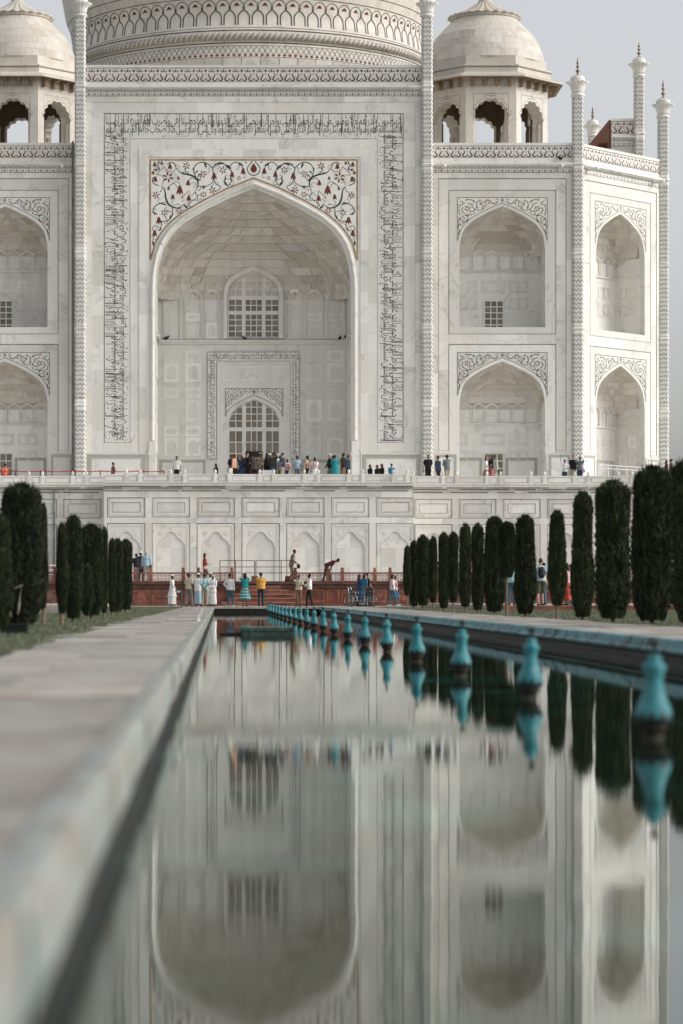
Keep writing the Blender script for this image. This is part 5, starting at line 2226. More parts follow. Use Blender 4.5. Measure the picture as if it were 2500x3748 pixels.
lipL = [(-.092, -.20), (-.092, .0), (-.03, .002), (-.008, -.004), (.0, -.018), (.003, -.05), (.004, -.10), (.001, -.175), (-.014, -.20), (-.04, -.21)]
nosing(edge, PL, 1, NOSE_L, lipL, NEAR, PE, 1.5)
lipR = [(-.155, -.11), (-.155, -.002), (-.02, -.006), (-.004, -.016), (.0, -.095), (.03, -.105), (.045, -.125), (.035, -.15), (-.02, -.165), (-.06, -.17)]
nosing(edge2, PR, -1, NOSE_R, lipR, NEAR, PE, 2.6)
pw = MB()
pw.box(PL - .06, PL - .02, NEAR, PE + .05, -.62, -.09)
pw.box(PR + .05, PR + .08, NEAR, PE + .05, -.62, -.12)
pw.box(PR - .015, PR + .06, NEAR, PE + .05, -.225, -.20)
pw.box(PL - .08, PR + .08, PE + .06, PE + .09, -.62, -.09)
o = pw.build('pool_wall', POOLWALL)
tag(o, kind='structure')
w = MB()
w.add([(PL - .03, NEAR, WL), (PR + .06, NEAR, WL), (PR + .06, PE + .08, WL), (PL - .03, PE + .08, WL)], [(0, 1, 2, 3)])
o = w.build('pool_water', WATER)
tag(o, kind='structure')
o = MB().box(PL - .1, PR + .1, NEAR - .1, PE + .1, -.66, -.62).build('pool_floor', POOLWALL)
tag(o, kind='structure')

# fountains down the axis
fm = MB()
prof_f = [(.02, .35), (.036, .342), (.040, .325), (.036, .308), (.058, .296), (.064, .282), (.055, .258), (.048, .225), (.050, .185), (.062, .135), (.083, .085), (.098, .042), (.101, .012), (.09, -.012), (.05, -.02)]
fm.lathe(list(reversed(prof_f)), 24, 0, 0)
FB = fm.mesh('fountain_bulb', FOUNT)
fm = MB().lathe([(.07, -.24), (.07, -.10), (.056, -.095), (.056, -.06), (.075, -.05), (.075, -.018), (.05, -.012)], 20, 0, 0)
FBASE = fm.mesh('fountain_base', CORR)
fm = MB().lathe([(.008, .335), (.008, .385), (.022, .395), (.026, .412), (.018, .43), (.004, .436)], 10, 0, 0)
FTIP = fm.mesh('fountain_nozzle', CORR)
FX = CX + 2.32
ZF = CZ - .655
ordn = ['nearest', 'second', 'third', 'fourth', 'fifth', 'sixth', 'seventh', 'eighth', 'ninth', 'tenth', 'eleventh', 'twelfth', 'thirteenth', 'fourteenth', 'fifteenth', 'sixteenth', 'seventeenth', 'eighteenth', 'nineteenth', 'twentieth', 'farthest']
for k in range(21):
    Y = 13.85 + 5.53 * k
    lab = '%s turquoise fountain jet%s standing in the pool' % (ordn[k], '' if k in (0, 20) else ' from the viewer')
    fo = empty('fountain', (FX, Y, ZF), lab, 'fountain', 'fountain jets along the pool')
    for nm, me in (('bulb', FB), ('base', FBASE), ('nozzle', FTIP)):
        inst(nm, me, fo, (FX, Y, ZF), random.uniform(0, 6))
    fo.rotation_euler = (random.uniform(-.045, .045), random.uniform(-.045, .045), 0)
# mossy slab in the water
YB = .757 * F / 137
a, b = wx(884, YB), wx(1072, YB)
so = empty('stone_slab', ((a + b) / 2, YB, WL), 'mossy green stone slab standing just above the pool water', 'slab')
m = MB()
m.box(a, b, YB, YB + 2.2, WL - .12, WL + .085)
m.box(a - .01, b + .01, YB - .02, YB + 2.22, WL + .085, WL + .15)
MOSS = mk_nosing('mossy_stone', (0.055, 0.10, 0.085), (0.09, 0.15, 0.13), (0.03, 0.045, 0.03))
m.build('block', MOSS, so)
m = MB().box(wx(805, YB), a, YB + .1, YB + .9, WL - .1, WL + .045)
m.build('side_beam', POOLWALL, so)

# ================================================================ clipped cypresses
def cy_prof(kind, t):
    if kind == 0:
        r = min(1, .62 + 3.2 * t) if t < .12 else 1.0
        if t > .88:
            r *= sqrt(max(0, 1 - ((t - .88) / .12) ** 2)) * .75 + .25 if t < .999 else .25
        return r
    if kind == 1:
        r = min(1, .55 + 2.2 * t) if t < .2 else 1.0 - .28 * ((t - .2) / .8)
        if t > .9:
            r *= sqrt(max(0, 1 - ((t - .9) / .1) ** 2)) * .7 + .3
        return r
    r = min(1, .45 + 2.0 * t) if t < .27 else 1.0 - .42 * ((t - .27) / .73) ** 1.2
    if t > .93:
        r *= .35 + .65 * sqrt(max(0, 1 - ((t - .93) / .07) ** 2))
    return r


def crown_mesh(kind, seed, W=.70, H=2.3, n=15000):
    rnd = random.Random(seed)
    off = Vector((seed * 3.7, seed * 1.3, 0))

    def R(a, t):
        q = Vector((cos(a) * 1.6, sin(a) * 1.6, t * 2.6)) + off
        lump = noise.noise(q) * .13 + noise.noise(Vector((cos(a) * 3.5, sin(a) * 3.5, t * 4)) + off) * .12 + noise.noise(Vector((cos(a) * 9, sin(a) * 9, t * 7)) + off) * .07
        return W / 2 * cy_prof(kind, t) * (1 + lump)
    m = MB()
    NA_, NT_ = 26, 40
    vs = [(R(2 * pi * i / NA_, j / NT_) * .86 * cos(2 * pi * i / NA_), R(2 * pi * i / NA_, j / NT_) * .86 * sin(2 * pi * i / NA_), H * (.012 + .97 * j / NT_)) for j in range(NT_ + 1) for i in range(NA_)]
    fs = [(j * NA_ + i, j * NA_ + (i + 1) % NA_, (j + 1) * NA_ + (i + 1) % NA_, (j + 1) * NA_ + i) for j in range(NT_) for i in range(NA_)]
    fs += [tuple(range(NA_)), tuple(NT_ * NA_ + i for i in range(NA_))]
    m.add(vs, fs)
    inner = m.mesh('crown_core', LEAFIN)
    m = MB()
    V, Fc = [], []
    for _ in range(n):
        a = rnd.uniform(0, 2 * pi)
        t = rnd.random() ** .92
        if t > .97 and rnd.random() < .5:
            t = 1.0
        r = R(a, min(t, .999)) * (rnd.uniform(.80, 1.02) if t < .97 else sqrt(rnd.random()))
        p = Vector((r * cos(a), r * sin(a), H * t))
        L = rnd.uniform(.05, .12) if rnd.random() < .94 else rnd.uniform(.12, .2)
        out = Vector((cos(a), sin(a), 0))
        d = (Vector((0, 0, 1)) * rnd.uniform(.6, 1.3) + out * rnd.uniform(.05, .7) + Vector((rnd.uniform(-.35, .35), rnd.uniform(-.35, .35), 0))).normalized()
        s_ = d.cross(Vector((rnd.uniform(-1, 1), rnd.uniform(-1, 1), rnd.uniform(-1, 1)))).normalized() * rnd.uniform(.009, .018)
        b = len(V)
        mid = p + d * L * .45
        V += [tuple(p), tuple(mid + s_), tuple(p + d * L), tuple(mid - s_)]
        Fc.append((b, b + 1, b + 2, b + 3))
    m.v, m.f, m.sm = V, Fc, [False] * len(Fc)
    return m.mesh('crown', LEAF), inner


CROWNS = [crown_mesh(0, 1), crown_mesh(0, 2), crown_mesh(1, 3), crown_mesh(2, 4), crown_mesh(1, 5)]
TRK = MB()
TRK.tube([(0, 0, 0), (.008, .004, .4), (0, -.006, .8), (.004, 0, 1.0)], [.05, .042, .038, .03], 8)
TRUNK_ME = TRK.mesh('trunk', BARK)


def cypress(x0, x1, top, bot, base, X, kind, label, group, Yf=None):
    Y = X * F / ((x0 + x1) / 2 - HX) if Yf is None else Yf
    w = (x1 - x0) * Y / F * .92
    zt, zb = wz(top, Y), wz(bot, Y)
    zb = max(zb, .03)
    cx_ = wx((x0 + x1) / 2, Y)
    t = empty('cypress_tree', (cx_, Y, -.02), label, 'tree', group)
    out, inner = CROWNS[kind]
    sc = (w / .70, w / .70, (zt - zb) / 2.3)
    rz = random.uniform(0, 6)
    c = inst('crown', out, t, (cx_, Y, zb), rz, sc)
    k = inst('inner_crown', inner, c, (cx_, Y, zb), 0)
    k.location = (0, 0, 0)
    k.scale = (1, 1, 1)
    tw = max(.75, w / .7)
    inst('trunk', TRUNK_ME, t, (cx_, Y, -.02), rz, (tw, tw, zb + .35))
    return t


RT = [(1474, 1507, 2005, 2181, 3), (1496, 1534, 1988, 2221, 2), (1525, 1571, 1968, 2219, 0), (1567, 1603, 1972, 2206, 2), (1604, 1645, 1958, 2228, 0), (1641, 1678, 1956, 2206, 1), (1678, 1728, 1928, 2223, 2), (1726, 1771, 1927, 2235, 0),
      (1768, 1852, 1903, 2241, 4), (1825, 1884, 1916, 2116, 1), (1879, 1964, 1898, 2260, 2), (2002, 2076, 1880, 2219, 3), (2089, 2177, 1816, 2268, 4), (2180, 2307, 1775, 2275, 0), (2315, 2461, 1724, 2280, 1), (2460, 2622, 1690, 2290, 0)]
nth = ['first', 'second', 'third', 'fourth', 'fifth', 'sixth', 'seventh', 'eighth', 'ninth', 'tenth', 'eleventh', 'twelfth', 'thirteenth', 'fourteenth', 'fifteenth', 'sixteenth']
for i, (a, b, t, bt, k) in enumerate(RT):
    X = 7.4 + (.35 if i in (1, 8) else -.25 if i == 9 else 0)
    cypress(a, b, t, bt, None, X, k, 'clipped cypress right of the pool, %s of its row counted from the steps' % nth[i], 'cypresses right of the pool')
LT = [(437, 484, 1983, 2233, 0), (408, 454, 1981, 2240, 2), (397, 426, 1980, 2242, 1), (367, 398, 1940, 2246, 2), (290, 377, 1930, 2254, 0), (298, 342, 2072, 2255, 3), (232, 306, 1899, 2266, 4), (203, 250, 1926, 2248, 3), (140, 178, 1857, 2232, 3), (5, 153, 1786, 2290, 1), (-70, 48, 1898, 2300, 2)]
for i, (a, b, t, bt, k) in enumerate(LT):
    X = -2.7 + (.12 if i in (5, 7) else -.15 if i == 8 else 0)
    lab = 'clipped cypress left of the pool, %s of its row counted from the steps' % nth[i]
    if i == 5:
        lab = 'small low cypress half hidden between the taller ones left of the pool'
    cypress(a, b, t, bt, None, X, k, lab, 'cypresses left of the pool')

# grass
gv, gf = [], []
rg = random.Random(5)
for i in range(150000):
    left = i % 9 < 4
    Y = 9 * (126 / 9.0) ** rg.random()
    x = rg.uniform(PL - 4.6, PL - 1.42) if left else rg.uniform(PR + 2.1, PR + 5.5 + .06 * Y)
    if not left and x > 7.9 and Y > 94.5:
        continue
    if left and Y > 94.5 and x < -7.9:
        continue
    h = rg.uniform(.006, .026)
    w = rg.uniform(.003, .006) * (1 + Y / 60)
    a = rg.uniform(0, pi)
    b = len(gv)
    gv += [(x - w * cos(a), Y - w * sin(a), -.02), (x + w * cos(a), Y + w * sin(a), -.02), (x + rg.uniform(-.02, .02), Y + rg.uniform(-.02, .02), h)]
    gf.append((b, b + 1, b + 2))
m = MB()
m.v, m.f, m.sm = gv, gf, [False] * len(gf)
tag(m.build('grass', BLADE), 'short green grass of the lawns beside the pool', 'grass', kind='stuff')


# ================================================================ small things
def one(mb, name, mat, loc, label, cat, group=None):
    o = mb.build(name, mat)
    rebase(o, loc)
    return tag(o, label, cat, group)


# black box and rope at the left edge
Yb = CZ * F / 129
x = wx(45, Yb)
bo = empty('black_box', (x, Yb, 0), 'long low black box on the lawn before the left cypress', 'box')
MB().box(x - .30, wx(100, Yb), Yb, Yb + .25, -.02, .085).build('body', BLK, bo)
MB().box(x - .31, wx(103, Yb), Yb - .015, Yb + .265, .085, .115).build('lid', BLK, bo)
Yr = 34.85
ro = empty('hanging_rope', (wx(82, Yr), Yr, 0), 'frayed pale rope with knotted ends hanging at the left cypress', 'rope')
MB().tube([(wx(p, Yr), Yr, wz(q, Yr)) for p, q in ((-40, 2172), (0, 2166), (30, 2162), (55, 2154), (82, 2141))], .006, 5).build('line', ROPEM, ro)
for pts in (((37, 2168), (38, 2195), (36, 2225), (41, 2258)), ((80, 2145), (74, 2180), (70, 2215), (66, 2250))):
    MB().tube([(wx(p, Yr), Yr, wz(q, Yr)) for p, q in pts], [.005, .005, .018, .010], 6).build('hanging_end', ROPEM, ro)
# pale crumpled thing on the left coping
Yc = 30.0 * 1.6
m = MB()
hh = .22
xb = wx(729, Yc)
m.tube(crom([(xb - .02, Yc, 0), (xb - .035, Yc, .05), (xb - .01, Yc, .11), (xb + .035, Yc, .17), (xb + .05, Yc, .235)], 4), [.045 + .012 * sin(i * 1.9) - .0022 * i for i in range(17)], 8)
one(m, 'crumpled_bag', WHT, (wx(731, Yc), Yc, 0), 'small white crumpled thing standing on the left pool coping', 'litter')
# lawn posts with wires
for side, pxs, lab in (('left', (146, 186, 420, 664), 'left of the pool'), ('right', (1287, 1500, 1720, 1960, 2200), 'right of the pool')):
    Yp = 124.0
    fo = empty('wire_fence', (wx(sum(pxs) / len(pxs), Yp), Yp, -.02), 'thin wire fence on green posts along the far lawn edge %s' % lab, 'fence', 'wire fences along the lawns')
    for p in pxs:
        x = wx(p, Yp)
        MB().tube([(x, Yp, -.02), (x, Yp, .83)], .03, 8).build('post', GPOST, fo)
    for z in (.25, .5, .75):
        MB().tube([(wx(pxs[0], Yp), Yp - .03, z), (wx(pxs[-1], Yp), Yp - .03, z)], .004, 4).build('wire', GPIPE, fo)
# belt barrier on the terrace
Yt = 164.0
bp = [-30, 55, 148, 275, 367, 510, 600]
for i, p in enumerate(bp):
    x = wx(p, Yt)
    so = empty('stanchion', (x, Yt, FLOOR), 'slim barrier post on the terrace, %s along the red tape from the left' % nth[i], 'barrier post', 'barrier posts on the terrace')
    MB().tube([(x, Yt, FLOOR + .03), (x, Yt, FLOOR + 1.0)], .03, 8).build('pole', BLK, so)
    MB().lathe([(.17, FLOOR), (.16, FLOOR + .03), (.03, FLOOR + .05)], 14, x, Yt).build('foot', BLK, so)
tp = MB()
for a, b in zip(bp, bp[1:]):
    n = 8
    for i in range(n):
        t0, t1 = i / n, (i + 1) / n
        q = []
        for t in (t0, t1):
            x = wx(a + (b - a) * t, Yt)
            z = FLOOR + .97 - .05 * sin(pi * t)
            q += [(x, z)]
        tp.box(q[0][0], q[1][0], Yt - .004, Yt + .004, min(q[0][1], q[1][1]) - .024, max(q[0][1], q[1][1]) + .024)
one(tp, 'barrier_tape', TAPE, (wx(300, Yt), Yt, FLOOR), 'red barrier tape sagging between posts along the left terrace', 'tape')
# white notice board lying on the balustrade
m = MB().box(wx(959, 158.5), wx(1007, 158.5), 158.4, 158.5, FLOOR, wz(1721, 158.5))
one(m, 'white_board', WHT, (wx(983, 158.5), 158.45, FLOOR), 'white board standing behind the balustrade before the crowd', 'board')
# sign behind the right trees
Yg = 104.0
x = wx(2092, Yg)
go = empty('red_sign', (x, Yg, .15), 'dark red sign with white lines of writing behind the right cypresses', 'sign')
MB().tube([(x, Yg + .03, .15), (x, Yg + .03, wz(2090, Yg))], .03, 8).build('post', PIPE, go)
so = MB().box(x - .2, x + .2, Yg, Yg + .03, wz(2093, Yg), wz(2068, Yg)).build('board', PIPE, go)
ln = MB()
for k, yy in enumerate((2073, 2078)):
    for j in range(4):
        ln.box(x - .16 + j * .085, x - .16 + j * .085 + .06, Yg - .004, Yg, wz(yy + 1.6, Yg), wz(yy - 1.2, Yg))
ln.tube([(x - .02, Yg - .006, wz(2089, Yg)), (x + .02, Yg - .006, wz(2083, Yg))], .012, 5)
ln.build('writing', WHT, so)


# pigeons and crows
def bird_mesh():
    m = MB()
    body = crom([(-.20, 0, .09), (-.10, 0, .10), (0, 0, .12), (.08, 0, .16), (.12, 0, .22)], 3)
    rad_ = [.012, .02, .035, .05, .06, .068, .07, .068, .06, .05, .042, .038, .03]
    m.tube(body, rad_[:len(body)], 8)
    m.lathe([(.005, .185), (.03, .20), (.036, .225), (.028, .25), (.005, .262)], 8, .13, 0)
    m.tube([(.155, 0, .225), (.20, 0, .215)], [.012, .003], 5)
    for s_ in (-1, 1):
        m.tube([(.01, s_ * .02, .07), (.015, s_ * .02, 0)], .006, 4)
        m.tube([(.07, s_ * .045, .15), (-.05, s_ * .06, .115), (-.20, s_ * .02, .085)], [.02, .035, .008], 6)
    return m.mesh('bird', BLK)


BIRD = bird_mesh()
for px, py, Y, rz, lab in ((609, 1243, 184.85, .4, 'dark pigeon on the ledge inside the great arch, at its left end'), (893, 1243, 184.85, 2.6, 'dark pigeon on the ledge below the upper window'),
                           (1244, 1243, 184.85, 1.2, 'large dark pigeon on the right part of the arch ledge'), (1271, 1243, 184.85, 3.0, 'dark pigeon on the ledge nearest the right side wall'),
                           (1289, 1205, 183, 3.4, 'dark pigeon perched on the right side wall of the great arch'), (2051, 588, 180.75, 1.9, 'black crow on the cornice beside the right water spout')):
    z = bz(1252) + .12 if 184 < Y < 185.5 else wz(py, Y)
    if Y < 181:
        z = wzz(592) + .0
    b = bpy.data.objects.new('bird', BIRD)
    b.location = (wx(px, Y), Y, z)
    b.rotation_euler = (0, 0, rz)
    s_ = 1.6 if Y < 181 else 1.35
    b.scale = (s_,) * 3
    link(b)
    tag(b, lab, 'bird', 'birds on the ledges')


# wheelchairs
def wheelchair(x, y, rz, label, s=1.0):
    w = empty('wheelchair', (0, 0, 0), label, 'wheelchair', 'parked wheelchairs')
    for sg in (-1, 1):
        # big wheel
        t = MB().tube([(.0 + .30 * cos(a), sg * .27, .30 + .30 * sin(a)) for a in [i * pi / 16 for i in range(32)]], .018, 6, closed=True)
        wo = t.build('wheel', BLK, w)
        MB().tube([(.24 * cos(a), sg * .31, .30 + .24 * sin(a)) for a in [i * pi / 16 for i in range(32)]], .009, 5, closed=True).build('hand_rim', STEEL, wo)
        sp = MB()
        for i in range(12):
            a = i * pi / 6
            sp.tube([(0, sg * .27, .30), (.29 * cos(a), sg * .27, .30 + .29 * sin(a))], .004, 4)
        sp.build('spokes', STEEL, wo)
        MB().tube([(.42 + .09 * cos(a), sg * .22, .09 + .09 * sin(a)) for a in [i * pi / 8 for i in range(16)]], .016, 6, closed=True).build('caster', BLK, w)
        f = MB()
        f.tube([(-.12, sg * .24, .98), (-.05, sg * .24, .92), (-.02, sg * .24, .5), (-.02, sg * .24, .30)], .013, 6)
        f.tube([(-.02, sg * .24, .52), (.40, sg * .24, .52), (.44, sg * .24, .18)], .013, 6)
        f.tube([(-.02, sg * .24, .30), (.42, sg * .24, .30)], .013, 6)
        f.tube([(-.02, sg * .25, .73), (.28, sg * .25, .73), (.34, sg * .25, .68), (.34, sg * .25, .52)], .013, 6)
        f.tube([(.42, sg * .2, .40), (.55, sg * .16, .15)], .012, 6)
        f.build('side_frame', STEEL, w)
        MB().box(-.0, .27, sg * .25 - .025, sg * .25 + .025, .74, .77).build('arm_rest', BLK, w)
        MB().tube([(-.19, sg * .24, .985), (-.10, sg * .24, .975)], .018, 6).build('push_grip', BLK, w)
        MB().box(.50, .64, sg * .13 - .07, sg * .13 + .07, .11, .13).build('foot_plate', WHT, w)
    MB().box(.0, .42, -.23, .23, .49, .53).build('seat', BLK, w)
    m = MB()
    m.add([(-.03, -.23, .52), (-.03, .23, .52), (-.07, .23, .92), (-.07, -.23, .92), (-.01, -.23, .52), (-.01, .23, .52), (-.05, .23, .92), (-.05, -.23, .92)], [(0, 1, 2, 3), (4, 5, 6, 7), (0, 1, 5, 4), (2, 3, 7, 6), (0, 3, 7, 4), (1, 2, 6, 5)])
    m.build('backrest', BLK, w)
    c = MB()
    c.tube([(.15, -.22, .50), (.15, .22, .22)], .011, 6)
    c.tube([(.15, .22, .50), (.15, -.22, .22)], .011, 6)
    c.build('cross_brace', STEEL, w)
    w.location = (x, y, 0)
    w.rotation_euler = (0, 0, rz)
    w.scale = (s,) * 3
    return w


wheelchair(wx(1284, 130.5), 130.5, -.35, 'steel wheelchair with big wheel turned to the viewer beside a green post')
wheelchair(wx(1350, 130.3), 130.3, -1.25 + pi, 'wheelchair with black backrest beside the women at the red wall')

# ================================================================ people
def cloth(name, col, var=.12, stripe=None, camo=None):
    if name in MATS:
        return MATS[name]
    n = NT(name)
    p = n.pos(jitter=13.0)
    c = n.mix(n.ramp(n.noise(p, 9, 4), [(.3, 0.0), (.7, 1.0)]), tuple(x * (1 - var) for x in col), tuple(min(1, x * (1 + var)) for x in col))
    if camo:
        c = n.mix(n.ramp(n.noise(p, 7, 2), [(.47, 0.0), (.5, 1.0)], 'CONSTANT'), c, camo[0])
        c = n.mix(n.ramp(n.noise(n.pos(scale=(1, 1, 1.6)), 9, 2), [(.54, 0.0), (.57, 1.0)]), c, camo[1])
    if stripe:
        sp = n.n('ShaderNodeSeparateXYZ')
        n.l(n.pos(), sp.inputs[0])
        f = n.math('FRACT', n.math('MULTIPLY', sp.outputs[2], stripe[1]))
        g = n.math('FRACT', n.math('MULTIPLY', sp.outputs[0], stripe[1] * 1.3))
        c = n.mix(n.math('MULTIPLY', n.math('LESS_THAN', f, .3), stripe[2]), c, stripe[0])
        c = n.mix(n.math('MULTIPLY', n.math('LESS_THAN', g, .25), stripe[2] * .6), c, stripe[0])
    n.bump(n.noise(n.pos(scale=(1, 1, .5)), 14, 3), .25, .02)
    return n.out(c, .85)


SK = {'b': plain('brown_skin', (.20, .105, .065), .55, .1, 9), 'd': plain('dark_brown_skin', (.10, .05, .03), .55, .1, 9), 'l': plain('fair_skin', (.48, .27, .20), .55, .08, 9)}
HAIR = {'k': plain('black_hair', (.010, .009, .009), .5, .3, 30), 'n': plain('brown_hair', (.07, .035, .018), .5, .3, 30), 'w': plain('white_hair', (.55, .54, .52), .6, .15, 30)}
EYE = plain('dark_eye', (.012, .01, .01), .3, .1, 5)


def capsule(m, p0, r0, p1, r1, n=10, flat=1.0):
    """closed tapered limb piece; flat squeezes it front to back"""
    p0, p1 = Vector(p0), Vector(p1)
    t = p1 - p0
    L = t.length or 1e-5
    t = t / L
    x = t.cross(Vector((0, 1, 0)) if abs(t.y) < .9 else Vector((1, 0, 0))).normalized()
    y = t.cross(x).normalized()
    rings = []
    for k in (-80, -50, -20):
        a = radians(k)
        rings.append((p0 + t * (r0 * sin(a)), r0 * cos(a)))
    for k in (20, 50, 80):
        a = radians(k)
        rings.append((p1 + t * (r1 * sin(a)), r1 * cos(a)))
    vs = []
    for c, r in rings:
        for i in range(n):
            g = 2 * pi * i / n
            vs.append(tuple(c + x * (r * cos(g)) + y * (r * sin(g) * flat)))
    k = len(rings)
    fs = [(j * n + i, j * n + (i + 1) % n, (j + 1) * n + (i + 1) % n, (j + 1) * n + i) for j in range(k - 1) for i in range(n)]
    fs += [tuple(reversed(range(n))), tuple((k - 1) * n + i for i in range(n))]
    m.add(vs, fs, True)


def ellip(m, c, r, n=12, M=None):
    c = Vector(c)
    vs, fs = [], []
    K = 8
    for j in range(K + 1):
        a = -pi / 2 + pi * (j + .001 * (j == 0) - .001 * (j == K)) / K
        for i in range(n):
            g = 2 * pi * i / n
            q = Vector((r[0] * cos(a) * cos(g), r[1] * cos(a) * sin(g), r[2] * sin(a)))
            if M is not None:
                q = M @ q
            vs.append(tuple(c + q))
    fs = [(j * n + i, j * n + (i + 1) % n, (j + 1) * n + (i + 1) % n, (j + 1) * n + i) for j in range(K) for i in range(n)]
    fs += [tuple(reversed(range(n))), tuple(K * n + i for i in range(n))]
    m.add(vs, fs, True)


def tubev(m, rings, n=16):
    """closed elliptical loft: rings of (centre, rx, ry)"""
    vs = []
    for c, rx, ry, ph in rings:
        for i in range(n):
            g = 2 * pi * i / n
            w = 1 + ph * sin(5 * g + 1)
            vs.append((c[0] + rx * w * cos(g), c[1] + ry * w * sin(g), c[2]))
    k = len(rings)
    fs = [(j * n + i, j * n + (i + 1) % n, (j + 1) * n + (i + 1) % n, (j + 1) * n + i) for j in range(k - 1) for i in range(n)]
    fs += [tuple(reversed(range(n))), tuple((k - 1) * n + i for i in range(n))]
    m.add(vs, fs, True)


TMP = bpy.data.objects.new('tmp', bpy.data.meshes.new('tmp'))
SC2 = bpy.data.scenes.new('fusing')
SC2.collection.objects.link(TMP)
RM = TMP.modifiers.new('r', 'REMESH')
RM.mode = 'VOXEL'
RM.use_smooth_shade = True
SMO = TMP.modifiers.new('s', 'SMOOTH')
SMO.iterations = 3
SMO.factor = .5


def fuse(m, name, mat, vox, wrinkle=0.0, extra=None):
    """one continuous skin over overlapping pieces"""
    me = m.mesh('tmp', mat)
    TMP.data = me
    RM.voxel_size = vox
    with bpy.context.temp_override(scene=SC2, view_layer=SC2.view_layers[0]):
        dg = bpy.context.evaluated_depsgraph_get()
        dg.update()
    out = bpy.data.meshes.new_from_object(TMP.evaluated_get(dg))
    out.name = name
    if wrinkle:
        for v in out.vertices:
            q = v.co * 9 + Vector((0, 0, v.co.z * -4))
            v.co += v.normal * (noise.noise(q) * wrinkle)
    if extra:
        b = len(out.vertices)
        vs = [tuple(v.co) for v in out.vertices] + extra.v
        fs = [tuple(p.vertices) for p in out.polygons] + [tuple(i + b for i in f) for f in extra.f]
        o2 = bpy.data.meshes.new(name)
        o2.from_pydata(vs, [], fs)
        o2.polygons.foreach_set('use_smooth', [True] * len(fs))
        out = o2
    out.materials.clear()
    out.materials.append(mat)
    return out


def ik(a, b, l1, l2, pole):
    d = b - a
    L = min(d.length, (l1 + l2) * .995)
    t = d.normalized()
    b = a + t * L
    x = (l1 * l1 - l2 * l2 + L * L) / (2 * L)
    h = sqrt(max(0, l1 * l1 - x * x))
    p = pole - t * pole.dot(t)
    p = p.normalized() if p.length > 1e-4 else Vector((0, -1, 0))
    return a + t * x + p * h, b


ARMS = {  # hand targets for the right arm (x out to the right, y forward, z up)
    'down': ((.27, .03, .80), (.3, -1, .0)), 'front': ((.06, .26, 1.06), (.6, -.6, -.6)), 'phone': ((.07, .29, 1.13), (.5, -.3, -1)), 'camera': ((.05, .20, 1.60), (1, .1, -.9)), 'face': ((.10, .13, 1.58), (1, .2, -1)),
    'up': ((.30, .12, 1.98), (1, 0, .2)), 'behind': ((.05, -.19, .98), (1, -.5, 0)), 'hip': ((.22, .05, 1.0), (1, -.4, 0)), 'back': ((.25, -.14, .84), (.2, -1, 0)), 'fwd': ((.24, .22, .92), (.3, -1, -.3)), 'reach': ((.20, .50, .80), (.3, -.5, 0)), 'rail': ((.12, .27, 1.06), (.5, -.5, -.5)),
    'point': ((.32, .42, 1.42), (.6, 0, -1))}
FINE = .025
NP = 0


